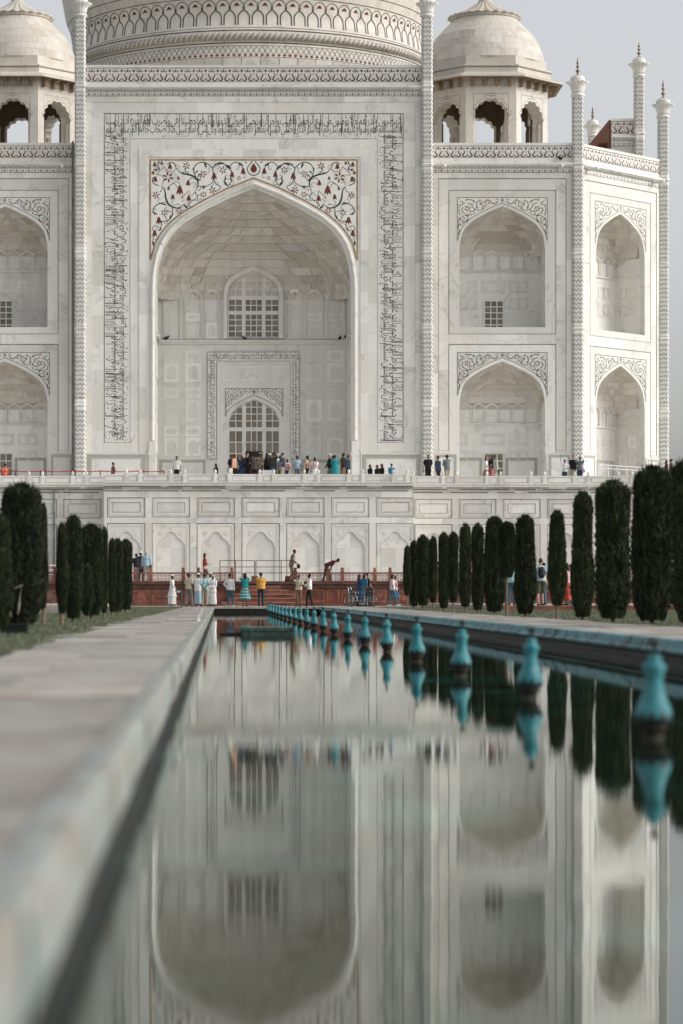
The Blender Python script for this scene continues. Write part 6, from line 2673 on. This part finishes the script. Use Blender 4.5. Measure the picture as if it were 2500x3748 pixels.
def person(px, top, Y, zf, face, label, group, shirt=None, pants=None, upper='tee', lower='trousers', skin='b', hair='short', hc='k', arms=('down', 'down'), stride=.06, lean=0.0, shoes=None, H=None, cap=None, extras=(), fat=1.0, vox=None, sit=False, X=None, headturn=0.0, bag=None, scarf=None):
    """face: heading in degrees, 0 = away from the viewer, 180 = towards, 90 = to the left, -90 = to the right"""
    global NP
    NP += 1
    if H is None:
        H = min(1.88, max(1.05, CZ + (HY - top) * Y / F - zf))
    S_ = H / 1.75
    vox = vox or (FINE if Y < 146 else .035)
    x = wx(px, Y) if X is None else X
    root = empty('person', (0, 0, 0), label, 'person', group)
    V = Vector
    dz = -.42 if sit else 0.0
    piv = V((0, 0, .95 + dz))
    RX = Matrix.Rotation(-lean, 3, 'X')

    def T(p):
        p = V(p) + V((0, 0, dz))
        return piv + RX @ (p - piv)
    hips = {s: V((s * .095, 0, .92 + dz)) for s in (-1, 1)}
    feet = {s: V((s * .10, (stride if s > 0 else -stride), .075)) for s in (-1, 1)}
    knees = {}
    for s in (-1, 1):
        if sit:
            feet[s] = V((s * .13, .42, .075))
        knees[s], feet[s] = ik(hips[s], feet[s], .43, .43, V((0, 1, .05)))
    sh = {s: T((s * .195, 0, 1.42)) for s in (-1, 1)}
    el, ha = {}, {}
    for s, a in ((1, arms[0]), (-1, arms[1])):
        tgt, pole = ARMS[a]
        t = T((tgt[0] * s, tgt[1], tgt[2]))
        el[s], ha[s] = ik(sh[s], t, .285, .265, RX @ V((pole[0] * s, pole[1], pole[2])))
    hc_ = T((0, .015, 1.635))
    HM = RX @ Matrix.Rotation(headturn, 3, 'Z')
    # body -------------------------------------------------
    b = MB()
    f = fat * 1.1
    ellip(b, T((0, 0, 1.30)), (.155 * f, .095 * f, .19), M=RX)
    ellip(b, T((0, 0, 1.10)), (.138 * f, .095 * f, .17), M=RX)
    ellip(b, V((0, 0, .94 + dz)), (.155 * f, .105 * f, .12))
    capsule(b, T((0, -.005, 1.42)), .062, T((0, .01, 1.56)), .052)
    ellip(b, hc_, (.073, .092, .115), M=HM)
    ellip(b, hc_ + HM @ V((0, .03, -.06)), (.052, .062, .06), M=HM)
    ellip(b, hc_ + HM @ V((0, .098, -.015)), (.014, .022, .024), M=HM)
    for s in (-1, 1):
        ellip(b, hc_ + HM @ V((s * .076, -.01, -.005)), (.012, .022, .032), M=HM)
        capsule(b, sh[s], .052, el[s], .040)
        capsule(b, el[s], .040, ha[s], .029)
        d = (ha[s] - el[s]).normalized()
        pl_ = ha[s] + d * .05
        capsule(b, ha[s] + d * .01, .027, ha[s] + d * .075, .034, flat=.55)
        capsule(b, hips[s], .082, knees[s], .056)
        capsule(b, knees[s], .055, feet[s], .036)
        capsule(b, feet[s] + V((0, -.02, -.035)), .036, feet[s] + V((0, .13, -.045)), .028)
    fg = MB()
    for s in (-1, 1):
        d = (ha[s] - el[s]).normalized()
        side = d.cross(V((0, 0, 1)) if abs(d.z) < .8 else V((0, 1, 0))).normalized()
        inn = side.cross(d).normalized()
        for k, (o, L) in enumerate(((-.028, .065), (-.010, .078), (.010, .074), (.027, .056))):
            q0 = ha[s] + d * .085 + side * o
            q1 = q0 + d * L * .55 + inn * .008
            q2 = q1 + d * L * .35 + inn * .022
            capsule(fg, q0, .0085, q1, .008, 6)
            capsule(fg, q1, .008, q2, .007, 6)
        q0 = ha[s] + d * .03 + side * .032
        capsule(fg, q0, .0095, q0 + d * .045 + side * .022, .0085, 6)
    body = fuse(b, 'body', SK[skin], vox, extra=fg)
    parts = [('body', body)]
    ey = MB()
    for s in (-1, 1):
        ellip(ey, hc_ + HM @ V((s * .030, .083, .012)), (.012, .008, .007), 8, HM)
        ellip(ey, hc_ + HM @ V((s * .030, .086, .030)), (.017, .006, .004), 8, HM)
    ellip(ey, hc_ + HM @ V((0, .088, -.055)), (.022, .006, .005), 8, HM)
    parts.append(('face_features', ey.mesh('face_features', EYE)))
    # shirt ------------------------------------------------
    g = .016
    if upper:
        m = MB()
        ellip(m, T((0, 0, 1.31)), (.170 * f + g, .105 * f + g, .17 + g), M=RX)
        ellip(m, T((0, 0, 1.12)), (.152 * f + g, .105 * f + g, .19), M=RX)
        capsule(m, T((-.13, 0, 1.43)), .05, T((.13, 0, 1.43)), .05)
        hem = {'tee': .90, 'long': .88, 'kurta': .52, 'tank': .97, 'dress': .45, 'coat': .78, 'crop': 1.0, 'salwar': .55}[upper]
        if hem > .8:
            tubev(m, [(T((0, 0, 1.16)), .150 * f + g, .105 * f + g, 0), (T((0, 0, 1.0)), .158 * f + g, .112 * f + g, .02), (T((0, 0, hem + .0)), .168 * f + g, .120 * f + g, .03)])
        else:
            hw = .20 + .35 * (.9 - hem) * .45 + abs(stride) * .35
            tubev(m, [(T((0, 0, 1.12)), .150 * f + g, .108 * f + g, 0), (V((0, 0, .95)), .178 * f, .135 * f, .02), (V((0, 0, hem)), hw * .95, hw * .85, .06)])
        if upper != 'tank':
            for s in (-1, 1):
                long = upper in ('long', 'kurta', 'coat')
                e = sh[s].lerp(el[s], 1.0 if long else .72)
                capsule(m, sh[s], .070, e, .066 if not long else .058)
                if long:
                    capsule(m, el[s], .058, el[s].lerp(ha[s], .92), .048)
        parts.append(('shirt', fuse(m, 'shirt', shirt, vox, .011)))
    m = MB()
    if lower in ('trousers', 'shorts', 'jeans'):
        ellip(m, V((0, 0, .95 + dz)), (.163 * f + .008, .112 * f + .012, .13))
        end = .55 if lower == 'shorts' else 1.0
        slim = .9 if lower == 'jeans' else 1.0
        for s in (-1, 1):
            capsule(m, hips[s], .104, knees[s] if lower != 'shorts' else hips[s].lerp(knees[s], .95), .078 * slim if lower != 'shorts' else .096)
            if lower != 'shorts':
                capsule(m, knees[s], .078 * slim, knees[s].lerp(feet[s], .93), .068 * slim)
    elif lower in ('lungi', 'skirt', 'longskirt'):
        hem = {'lungi': .12, 'skirt': .36, 'longskirt': .20}[lower]
        hw = {'lungi': .20, 'skirt': .30, 'longskirt': .25}[lower] + abs(stride) * .5
        tubev(m, [(V((0, 0, 1.06)), .140 * f, .105 * f, 0), (V((0, 0, .93)), .170 * f, .130 * f, .02), (V((0, 0, .6)), (.17 + hw) / 2 * 1.04, (.14 + hw) / 2, .05), (V((0, 0, hem)), hw, hw * .85, .07)], 24)
    parts.append(('skirt' if 'skirt' in lower or lower == 'lungi' else 'trousers', fuse(m, 'trousers', pants, vox, .010)))
    m = MB()
    for s in (-1, 1):
        a = feet[s]
        capsule(m, a + V((0, -.035, -.035)), .044, a + V((0, .15, -.048)), .034)
    parts.append(('shoes', m.mesh('shoes', shoes or BLK)))
    # hair and headgear ---------------------------------------------
    m = MB()
    Z = lambda p: hc_ + HM @ V(p)
    if hair != 'none':
        ellip(m, Z((0, -.022, .030)), (.085, .090, .098), M=HM)
        if hair in ('long', 'tail', 'shawl'):
            ellip(m, Z((0, -.055, -.02)), (.085, .065, .12), M=HM)
            L = {'long': -.34, 'tail': -.30, 'shawl': -.22}[hair]
            w0 = {'long': .075, 'tail': .045, 'shawl': .10}[hair]
            capsule(m, Z((0, -.075, -.06)), w0, Z((0, -.10, L)), w0 * .75, flat=.55)
            if hair == 'long':
                for s in (-1, 1):
                    capsule(m, Z((s * .07, -.02, -.02)), .03, Z((s * .075, -.01, -.22)), .025)
        if hair == 'bun':
            ellip(m, Z((0, -.10, .06)), (.05, .05, .05), M=HM)
        if hair == 'bob':
            ellip(m, Z((0, -.04, -.04)), (.098, .075, .10), M=HM)
        hm = m.mesh('hair', HAIR[hc]) if hair in ('short', 'bun') else fuse(m, 'hair', HAIR[hc], .024)
        parts.append(('hair', hm))
    if cap:
        m = MB()
        if cap[0] == 'topi':
            tubev(m, [(Z((0, -.012, .045)), .088, .103, 0), (Z((0, -.012, .118)), .080, .095, 0)])
            ellip(m, Z((0, -.012, .112)), (.078, .092, .018), M=HM)
        else:
            ellip(m, Z((0, -.012, .062)), (.091, .106, .075), M=HM)
            ellip(m, Z((0, .105, .052)), (.07, .075, .012), M=HM)
        parts.append(('cap', m.mesh('cap', cap[1])))
    if bag:
        kind, bm = bag
        m = MB()
        if kind == 'backpack':
            ellip(m, T((0, -.19, 1.22)), (.15, .085, .22), M=RX)
            ellip(m, T((0, -.25, 1.13)), (.11, .05, .12), M=RX)
            for s in (-1, 1):
                capsule(m, T((s * .10, -.14, 1.40)), .022, T((s * .12, .10, 1.40)), .020)
                capsule(m, T((s * .12, .11, 1.40)), .020, T((s * .15, .02, 1.12)), .018)
        else:
            s = 1 if kind == 'bag_r' else -1
            ellip(m, V((s * .25, -.03, .86)), (.055, .12, .11))
            capsule(m, V((s * .22, -.02, .92)), .012, T((-s * .10, -.05, 1.46)), .012)
        parts.append(('bag', m.mesh('bag', bm)))
    if scarf:
        m = MB()
        for s in (-1, 1):
            capsule(m, T((s * .07, -.09, 1.46)), .035, T((s * .09, .10, 1.40)), .04, flat=.6)
            capsule(m, T((s * .09, .115, 1.40)), .04, T((s * .08, .13, .95)), .045, flat=.5)
            capsule(m, T((s * .08, -.11, 1.44)), .04, T((s * .07, -.14, .98)), .045, flat=.5)
        parts.append(('scarf', fuse(m, 'scarf', scarf, .022, .008)))
    for kind, mt in extras:
        m = MB()
        h = ha[1] + (ha[1] - el[1]).normalized() * .10
        if kind == 'phone':
            m.box(h.x - .04, h.x + .04, h.y - .005, h.y + .12, h.z - .005, h.z + .006)
        elif kind == 'camera':
            m.box(h.x - .11, h.x + .03, h.y - .02, h.y + .04, h.z - .02, h.z + .05)
            m.box(h.x - .075, h.x - .01, h.y + .04, h.y + .10, h.z - .012, h.z + .045)
        elif kind == 'paper':
            m.box(h.x - .02, h.x + .02, h.y - .01, h.y + .2, h.z - .06, h.z + .03)
        elif kind == 'held_cap':
            ellip(m, h + V((0, .02, -.10)), (.05, .10, .13))
        o_name = {'phone': 'phone', 'camera': 'camera', 'paper': 'folded_paper', 'held_cap': 'held_cap'}[kind]
        parts.append((o_name, m.mesh(o_name, mt)))
    first = None
    for nm, me in parts:
        o = bpy.data.objects.new(nm, me)
        link(o, root)
    root.location = (x, Y, zf)
    root.rotation_euler = (0, 0, radians(face))
    root.scale = (S_,) * 3
    return root


C = {}
for nm, col in dict(white=(.74, .74, .74), offwhite=(.62, .60, .54), beige=(.52, .48, .36), aqua=(.34, .56, .58), yellow=(.58, .31, .07), black=(.016, .016, .018), navy=(.025, .04, .075), denim=(.06, .13, .19), darkdenim=(.02, .035, .045), grey=(.20, .20, .18),
                    khaki=(.38, .33, .26), brown=(.17, .11, .06), olive=(.06, .065, .045), teal=(.015, .25, .27), peach=(.62, .34, .24), maroon=(.11, .025, .035), red=(.38, .02, .025), blue=(.03, .16, .30), bluegrey=(.13, .17, .20), lightblue=(.36, .50, .60), pink=(.62, .40, .42), shorts=(.12, .095, .055), orange=(.50, .12, .07), purple=(.22, .12, .24), greyshirt=(.16, .20, .20), pgreen=(.22, .30, .20)).items():
    C[nm] = cloth(nm + '_cloth', col)
C['camo'] = cloth('camouflage_cloth', (.36, .29, .20), camo=((.16, .12, .075), (.05, .045, .035)))
C['plaid'] = cloth('teal_plaid_cloth', (.015, .19, .20), stripe=((.45, .55, .55), 7.0, .75))
C['checked'] = cloth('dark_checked_cloth', (.09, .06, .07), stripe=((.25, .16, .16), 16.0, .6))
C['redskirt'] = cloth('red_striped_cloth', (.26, .06, .06), stripe=((.45, .35, .33), 9.0, .6))
C['floral'] = cloth('red_floral_cloth', (.33, .06, .03), var=.5)
C['bluepat'] = cloth('blue_patterned_cloth', (.03, .06, .14), var=.7)
WS = plain('white_shoe', (.6, .6, .6), .6, .1, 9)
BS = plain('brown_shoe', (.05, .03, .02), .6, .2, 9)
GC = plain('green_cap_felt', (.25, .45, .36), .8, .1, 9)
WC = plain('white_cap_cotton', (.68, .68, .68), .8, .08, 9)
DC = plain('dark_cap_felt', (.03, .015, .02), .8, .1, 9)
G1, G2, G3, G4 = 'people at the pool end', 'people on the sandstone platform', 'people on the marble terrace', 'people behind the right cypresses'
Yg = 130.0
# -- ground by the pool
person(630, 2104, 131.0, 0, -95, 'person in long white robe and white cap walking right with folded paper', G1, C['white'], C['white'], 'kurta', 'lungi', 'd', cap=('topi', WC), stride=.16, shoes=WS, extras=[('paper', C['white'])], arms=('fwd', 'back'))
person(691, 2097, 130.0, 0, -40, 'person in beige short-sleeved shirt and grey trousers seen from behind', G1, C['beige'], C['grey'], 'tee', 'trousers', 'd', stride=.13, shoes=BS, headturn=-.5, fat=1.08)
person(726, 2098, 131.2, 0, -20, 'person in white kurta and white cap next to the aqua shirt', G1, C['white'], C['lightblue'], 'coat', 'lungi', 'b', cap=('topi', WC), arms=('front', 'front'), fat=1.1)
person(749, 2100, 129.6, 0, 0, 'person in pale aqua shirt with hands clasped behind the back', G1, C['aqua'], C['khaki'], 'tee', 'trousers', 'b', arms=('behind', 'behind'), shoes=BS, headturn=-.3, stride=.02)
person(779, 2106, 130.6, 0, 160, 'person in white robe and green cap facing the viewer', G1, C['white'], C['white'], 'coat', 'lungi', 'd', cap=('topi', GC), arms=('front', 'front'), fat=1.08)
person(770, 2095, 132.2, 0, 170, 'bearded person in white with white cap half hidden behind the green cap', G1, C['white'], C['white'], 'kurta', 'lungi', 'd', cap=('topi', WC))
person(842, 2101, 129.2, 0, -35, 'person in white shirt and blue jeans standing at the pool end', G1, C['white'], C['denim'], 'long', 'jeans', 'b', shoes=WS, stride=.08, arms=('down', 'hip'), fat=1.1, headturn=-.4)
person(897, 2096, 128.9, 0, 5, 'person with long black hair in teal plaid skirt raising a camera', G1, C['teal'], C['plaid'], 'crop', 'skirt', 'b', 'long', arms=('camera', 'camera'), extras=[('camera', BLK)], H=1.66)
person(955, 2096, 128.8, 0, 0, 'person in yellow T-shirt and dark jeans seen from behind', G1, C['yellow'], C['darkdenim'], 'tee', 'jeans', 'b', cap=('cap', DC), arms=('front', 'front'), fat=1.18, stride=.02)
person(1094, 2103, 131.0, 0, 165, 'person in beige shirt and brown trousers lifting a phone', G1, C['beige'], C['brown'], 'tee', 'jeans', 'd', arms=('face', 'phone'), extras=[('phone', BLK)], stride=.02)
person(1133, 2100, 131.5, .02, 95, 'person in white sweater and black trousers stepping down to the left', G1, C['white'], C['black'], 'long', 'jeans', 'd', arms=('phone', 'front'), stride=.15, shoes=BLK)
person(1316, 2102, 132.0, 0, -70, 'person in dark blue patterned dress behind the wheelchair', G1, C['bluepat'], C['bluepat'], 'salwar', 'longskirt', 'b', 'shawl', arms=('down', 'front'))
person(1334, 2100, 131.6, 0, -60, 'person with black hair and bright blue top behind the wheelchair', G1, C['blue'], C['denim'], 'salwar', 'trousers', 'b', 'shawl', arms=('down', 'front'))
person(1346, 2096, 132.6, 0, -85, 'bearded person in black shirt at the red wall facing right', G1, C['black'], C['darkdenim'], 'tee', 'trousers', 'l', arms=('fwd', 'down'))
person(1437, 2102, 131.0, 0, -85, 'person in white top, pink scarf and blue jeans walking right', G1, C['white'], C['denim'], 'tee', 'jeans', 'b', 'tail', stride=.24, shoes=WS, arms=('down', 'back'), scarf=C['pink'])
person(1446, 2106, 132.0, 0, -85, 'person in blue shorts hidden behind the walking one in white', G1, C['pink'], C['blue'], 'tee', 'shorts', 'b', 'short', stride=.26, shoes=C['blue'], arms=('fwd', 'back'))
# -- sandstone platform
person(750, 2024, 142.6, PLAT, -75, 'person with braids in red floral top and olive shorts holding a phone', G2, C['floral'], C['shorts'], 'tank', 'shorts', 'l', 'long', arms=('phone', 'front'), extras=[('phone', BLK)], bag=('bag_r', C['pink']), stride=.10)
person(1066, 2011, 141.15, PLAT, -85, 'soldier in camouflage uniform leaning on the barrier with cap in hand', G2, C['camo'], C['camo'], 'long', 'trousers', 'b', arms=('rail', 'rail'), lean=.25, extras=[('held_cap', BLK)], H=1.8)
person(1196, 2059, 142.2, PLAT, -88, 'person in maroon shirt bending far forward behind the pierced railing', G2, C['maroon'], C['black'], 'tee', 'jeans', 'd', arms=('reach', 'reach'), lean=1.15, stride=.22, H=1.72)
person(499, 2026, 144.0, PLAT, 15, 'person in black shirt and jeans on the platform, left of three', G2, C['black'], C['denim'], 'tee', 'jeans', 'd', arms=('down', 'down'))
person(515, 2019, 145.2, PLAT, -30, 'person in dark clothes and white cap between two others on the platform', G2, C['black'], C['black'], 'tee', 'trousers', 'b', cap=('cap', WC))
person(536, 2014, 144.2, PLAT, -10, 'white-haired person in light blue shirt with black shoulder bag', G2, C['lightblue'], C['khaki'], 'long', 'trousers', 'l', 'short', 'w', bag=('bag_r', BLK), stride=.05)
# -- marble terrace, around the doorway
TR = [
    (850, 1664, 160.4, 170, 'person in dark clothes half hidden at the left end of the crowd', 'black', 'black', 'tee', 'trousers', 'd', {}),
    (858, 1663, 159.2, 60, 'person in peach shirt raising one arm at the left of the crowd', 'peach', 'black', 'long', 'trousers', 'b', dict(arms=('up', 'down'))),
    (869, 1668, 161.2, 20, 'person in pale green top behind the peach shirt', 'pgreen', 'black', 'long', 'trousers', 'b', dict(hair='shawl')),
    (846, 1703, 158.9, -120, 'small person in beige top low at the balustrade, left of the crowd', 'offwhite', 'beige', 'tee', 'trousers', 'b', dict(hair='long')),
    (885, 1668, 159.5, 150, 'person with black hair in blue patterned dress in the crowd', 'bluepat', 'blue', 'salwar', 'longskirt', 'b', dict(hair='shawl')),
    (904, 1654, 159.3, -60, 'tall person in black T-shirt with black backpack', 'black', 'black', 'tee', 'trousers', 'l', dict(bag=('backpack', BLK), arms=('front', 'down'), headturn=-.9)),
    (923, 1670, 160.3, 0, 'person with long brown hair in black in the middle of the crowd', 'black', 'red', 'tee', 'trousers', 'b', dict(hair='long', hc='n')),
    (933, 1672, 159.1, 160, 'person in dark top with white and red collar in the crowd', 'checked', 'black', 'long', 'trousers', 'b', dict(hair='bob')),
    (953, 1655, 159.4, 20, 'soldier in camouflage with camouflage cap in the crowd', 'camo', 'camo', 'long', 'trousers', 'b', dict(cap=('cap', C['camo']), fat=1.15, arms=('front', 'front'))),
    (977, 1658, 159.6, 10, 'person in black jacket with green print on the back', 'black', 'black', 'long', 'trousers', 'b', dict(hair='long')),
    (988, 1662, 161.0, 0, 'person with white cap behind the photographer', 'white', 'black', 'tee', 'trousers', 'b', dict(cap=('cap', WC))),
    (1000, 1654, 159.2, 180, 'person in olive long-sleeved shirt photographing towards the viewer', 'olive', 'denim', 'long', 'jeans', 'b', dict(arms=('camera', 'camera'), extras=[('camera', BLK)], fat=1.1)),
    (1017, 1661, 160.2, 30, 'white-haired person in white shirt beside the photographer', 'white', 'khaki', 'long', 'trousers', 'l', dict(hc='w')),
    (1025, 1667, 159.8, 100, 'dark-haired person in pale shirt looking down beside the navy T-shirt', 'lightblue', 'grey', 'tee', 'trousers', 'b', dict(headturn=.3)),
    (1034, 1657, 159.1, 65, 'person in navy T-shirt and khaki trousers with bare arms', 'navy', 'khaki', 'tee', 'trousers', 'l', dict(hc='n', arms=('down', 'down'))),
    (1051, 1680, 159.6, 60, 'person with reddish brown hair and pale pink backpack', 'pink', 'navy', 'tee', 'trousers', 'l', dict(hair='bob', hc='n', bag=('backpack', C['pink']))),
    (1088, 1668, 159.2, 0, 'person in light blue shirt and pale jeans seen from behind, standing alone', 'lightblue', 'bluegrey', 'tee', 'trousers', 'b', dict(fat=1.1)),
    (1125, 1667, 159.2, 70, 'person with long black hair in peach top looking left', 'peach', 'black', 'tee', 'jeans', 'b', dict(hair='long', arms=('front', 'down'))),
    (1152, 1674, 159.0, 10, 'person in white dress with long red scarf', 'white', 'white', 'salwar', 'longskirt', 'b', dict(hair='bob', scarf=C['red'])),
    (1207, 1660, 159.9, 100, 'white-haired person in black jacket with a camera beside the teal dress', 'black', 'grey', 'long', 'trousers', 'l', dict(hc='w', arms=('fwd', 'down'))),
    (1219, 1668, 161.0, 20, 'dark-haired person half hidden behind the teal dress', 'black', 'black', 'tee', 'trousers', 'b', {}),
    (1226, 1665, 159.2, 5, 'person in teal tunic seen from behind', 'teal', 'teal', 'salwar', 'trousers', 'b', dict(hair='bun', arms=('front', 'front'), fat=1.12)),
    (1257, 1658, 159.4, 60, 'person in black shirt and brown trousers right of the teal tunic', 'black', 'brown', 'tee', 'trousers', 'd', dict(fat=1.15, arms=('phone', 'down'))),
    (1274, 1664, 159.8, 60, 'person with brown hair, navy vest and purple sleeves', 'navy', 'black', 'long', 'trousers', 'l', dict(hair='bob', hc='n', arms=('point', 'down'))),
    (647, 1670, 160.2, 165, 'person in white T-shirt and black trousers alone on the left terrace', 'white', 'black', 'tee', 'trousers', 'b', {}),
    (414, 1692, 168.5, -70, 'person in dark checked shirt looking at a phone left of the gateway', 'checked', 'denim', 'tee', 'trousers', 'b', dict(arms=('phone', 'phone'), extras=[('phone', BLK)])),
    (18, 1697, 170.0, 40, 'person in orange floral dress at the left edge of the terrace', 'orange', 'orange', 'salwar', 'longskirt', 'b', dict(hair='bun')),
    (1567, 1664, 161.9, 175, 'person in black polo shirt facing the viewer, right of the gateway', 'black', 'black', 'tee', 'trousers', 'b', dict(arms=('down', 'behind'))),
    (1603, 1670, 161.9, -130, 'person in dark blue shirt and black cap looking right', 'navy', 'black', 'long', 'trousers', 'b', dict(cap=('cap', BLK), headturn=-.4)),
    (1637, 1662, 161.9, 20, 'person in grey-green shirt photographing the building', 'greyshirt', 'khaki', 'long', 'trousers', 'd', dict(arms=('camera', 'phone'), extras=[('phone', BLK)])),
    (1780, 1671, 161.9, -110, 'person with brown hair in white blouse of the embracing group', 'white', 'redskirt', 'tee', 'longskirt', 'l', dict(hair='long', hc='n', arms=('front', 'down'))),
    (1797, 1663, 162.0, 110, 'person in black top and red striped skirt of the embracing group', 'black', 'redskirt', 'tee', 'longskirt', 'l', dict(hair='long', arms=('phone', 'front'), fat=1.1)),
    (1809, 1662, 162.6, 130, 'person in cream shirt behind the embracing pair', 'offwhite', 'khaki', 'long', 'trousers', 'b', {}),
    (2067, 1682, 161.9, 170, 'child in white printed T-shirt with one arm raised', 'white', 'navy', 'tee', 'shorts', 'b', dict(arms=('up', 'front'))),
    (2099, 1661, 162.2, 175, 'person in black shirt and pale trousers next to the child', 'black', 'khaki', 'tee', 'trousers', 'l', dict(arms=('behind', 'behind'), fat=1.12)),
    (2123, 1671, 161.9, 165, 'person in blue-grey T-shirt shading the eyes, with red bag', 'bluegrey', 'navy', 'tee', 'trousers', 'b', dict(arms=('face', 'face'), hair='bun', bag=('bag_l', C['red']))),
    (2440, 1684, 162.2, -100, 'person with long dark hair at the far right end of the terrace', 'black', 'offwhite', 'tee', 'trousers', 'b', dict(hair='long')),
    (2456, 1680, 162.6, 100, 'person in brown jacket facing the long-haired one at the far right', 'brown', 'black', 'long', 'trousers', 'b', dict(hair='bun')),
    (1433, 1697, 166.0, 20, 'child in blue shirt beyond the balustrade right of the gateway', 'blue', 'navy', 'tee', 'trousers', 'b', dict(hc='k')),
]
for (px, top, Y, fc, lab, s_, p_, up, lo, sk, kw) in TR:
    person(px, top, Y, FLOOR, fc, lab, G3, C[s_], C[p_], up, lo, sk, **kw)
for i, (px, top, Y) in enumerate(((790, 1723, 160.0), (1354, 1716, 161.0), (1380, 1721, 161.4), (1397, 1709, 161.6))):
    lab = ['dark-haired person sitting low behind the balustrade left of the door', 'leftmost of three dark heads of people sitting behind the right balustrade', 'middle of three dark heads of people sitting behind the right balustrade', 'rightmost, tallest of three dark heads sitting behind the right balustrade'][i]
    zseat = FLOOR
    person(px, top, Y, zseat, 120, lab, G3, C['black'], C['black'], 'tee', 'trousers', 'b', 'shawl', H=1.62 if i != 3 else 1.72, sit=True)
# -- behind the right cypresses
person(1979, 2048, 98.0, .15, 5, 'person in pale T-shirt and green-grey shorts with black backpack', G4, C['lightblue'], C['olive'], 'tee', 'shorts', 'l', 'short', 'n', bag=('backpack', BLK), stride=.10, shoes=BLK, H=1.78)
person(1872, 2080, 99.5, .15, -20, 'person in light blue shirt and blue trousers between the cypresses', G4, C['aqua'], C['denim'], 'long', 'trousers', 'b', H=1.7)
person(1860, 2085, 101, .15, 30, 'person in dark trousers behind a thin cypress trunk', G4, C['aqua'], C['black'], 'tee', 'trousers', 'b', H=1.65)
person(1990, 2070, 103, .15, 20, 'person in jeans hidden behind the backpack', G4, C['yellow'], C['denim'], 'tee', 'jeans', 'b', H=1.68)
person(2074, 2085, 99, .15, 60, 'person in pale pink top at the edge of a cypress', G4, C['pink'], C['floral'], 'tee', 'longskirt', 'b', 'shawl', H=1.62)
person(2087, 2092, 101, .15, 120, 'person in red top and blue jeans below the red sign', G4, C['red'], C['denim'], 'tee', 'jeans', 'b', 'short', H=1.58)
bpy.data.objects.remove(TMP)
bpy.data.scenes.remove(SC2)
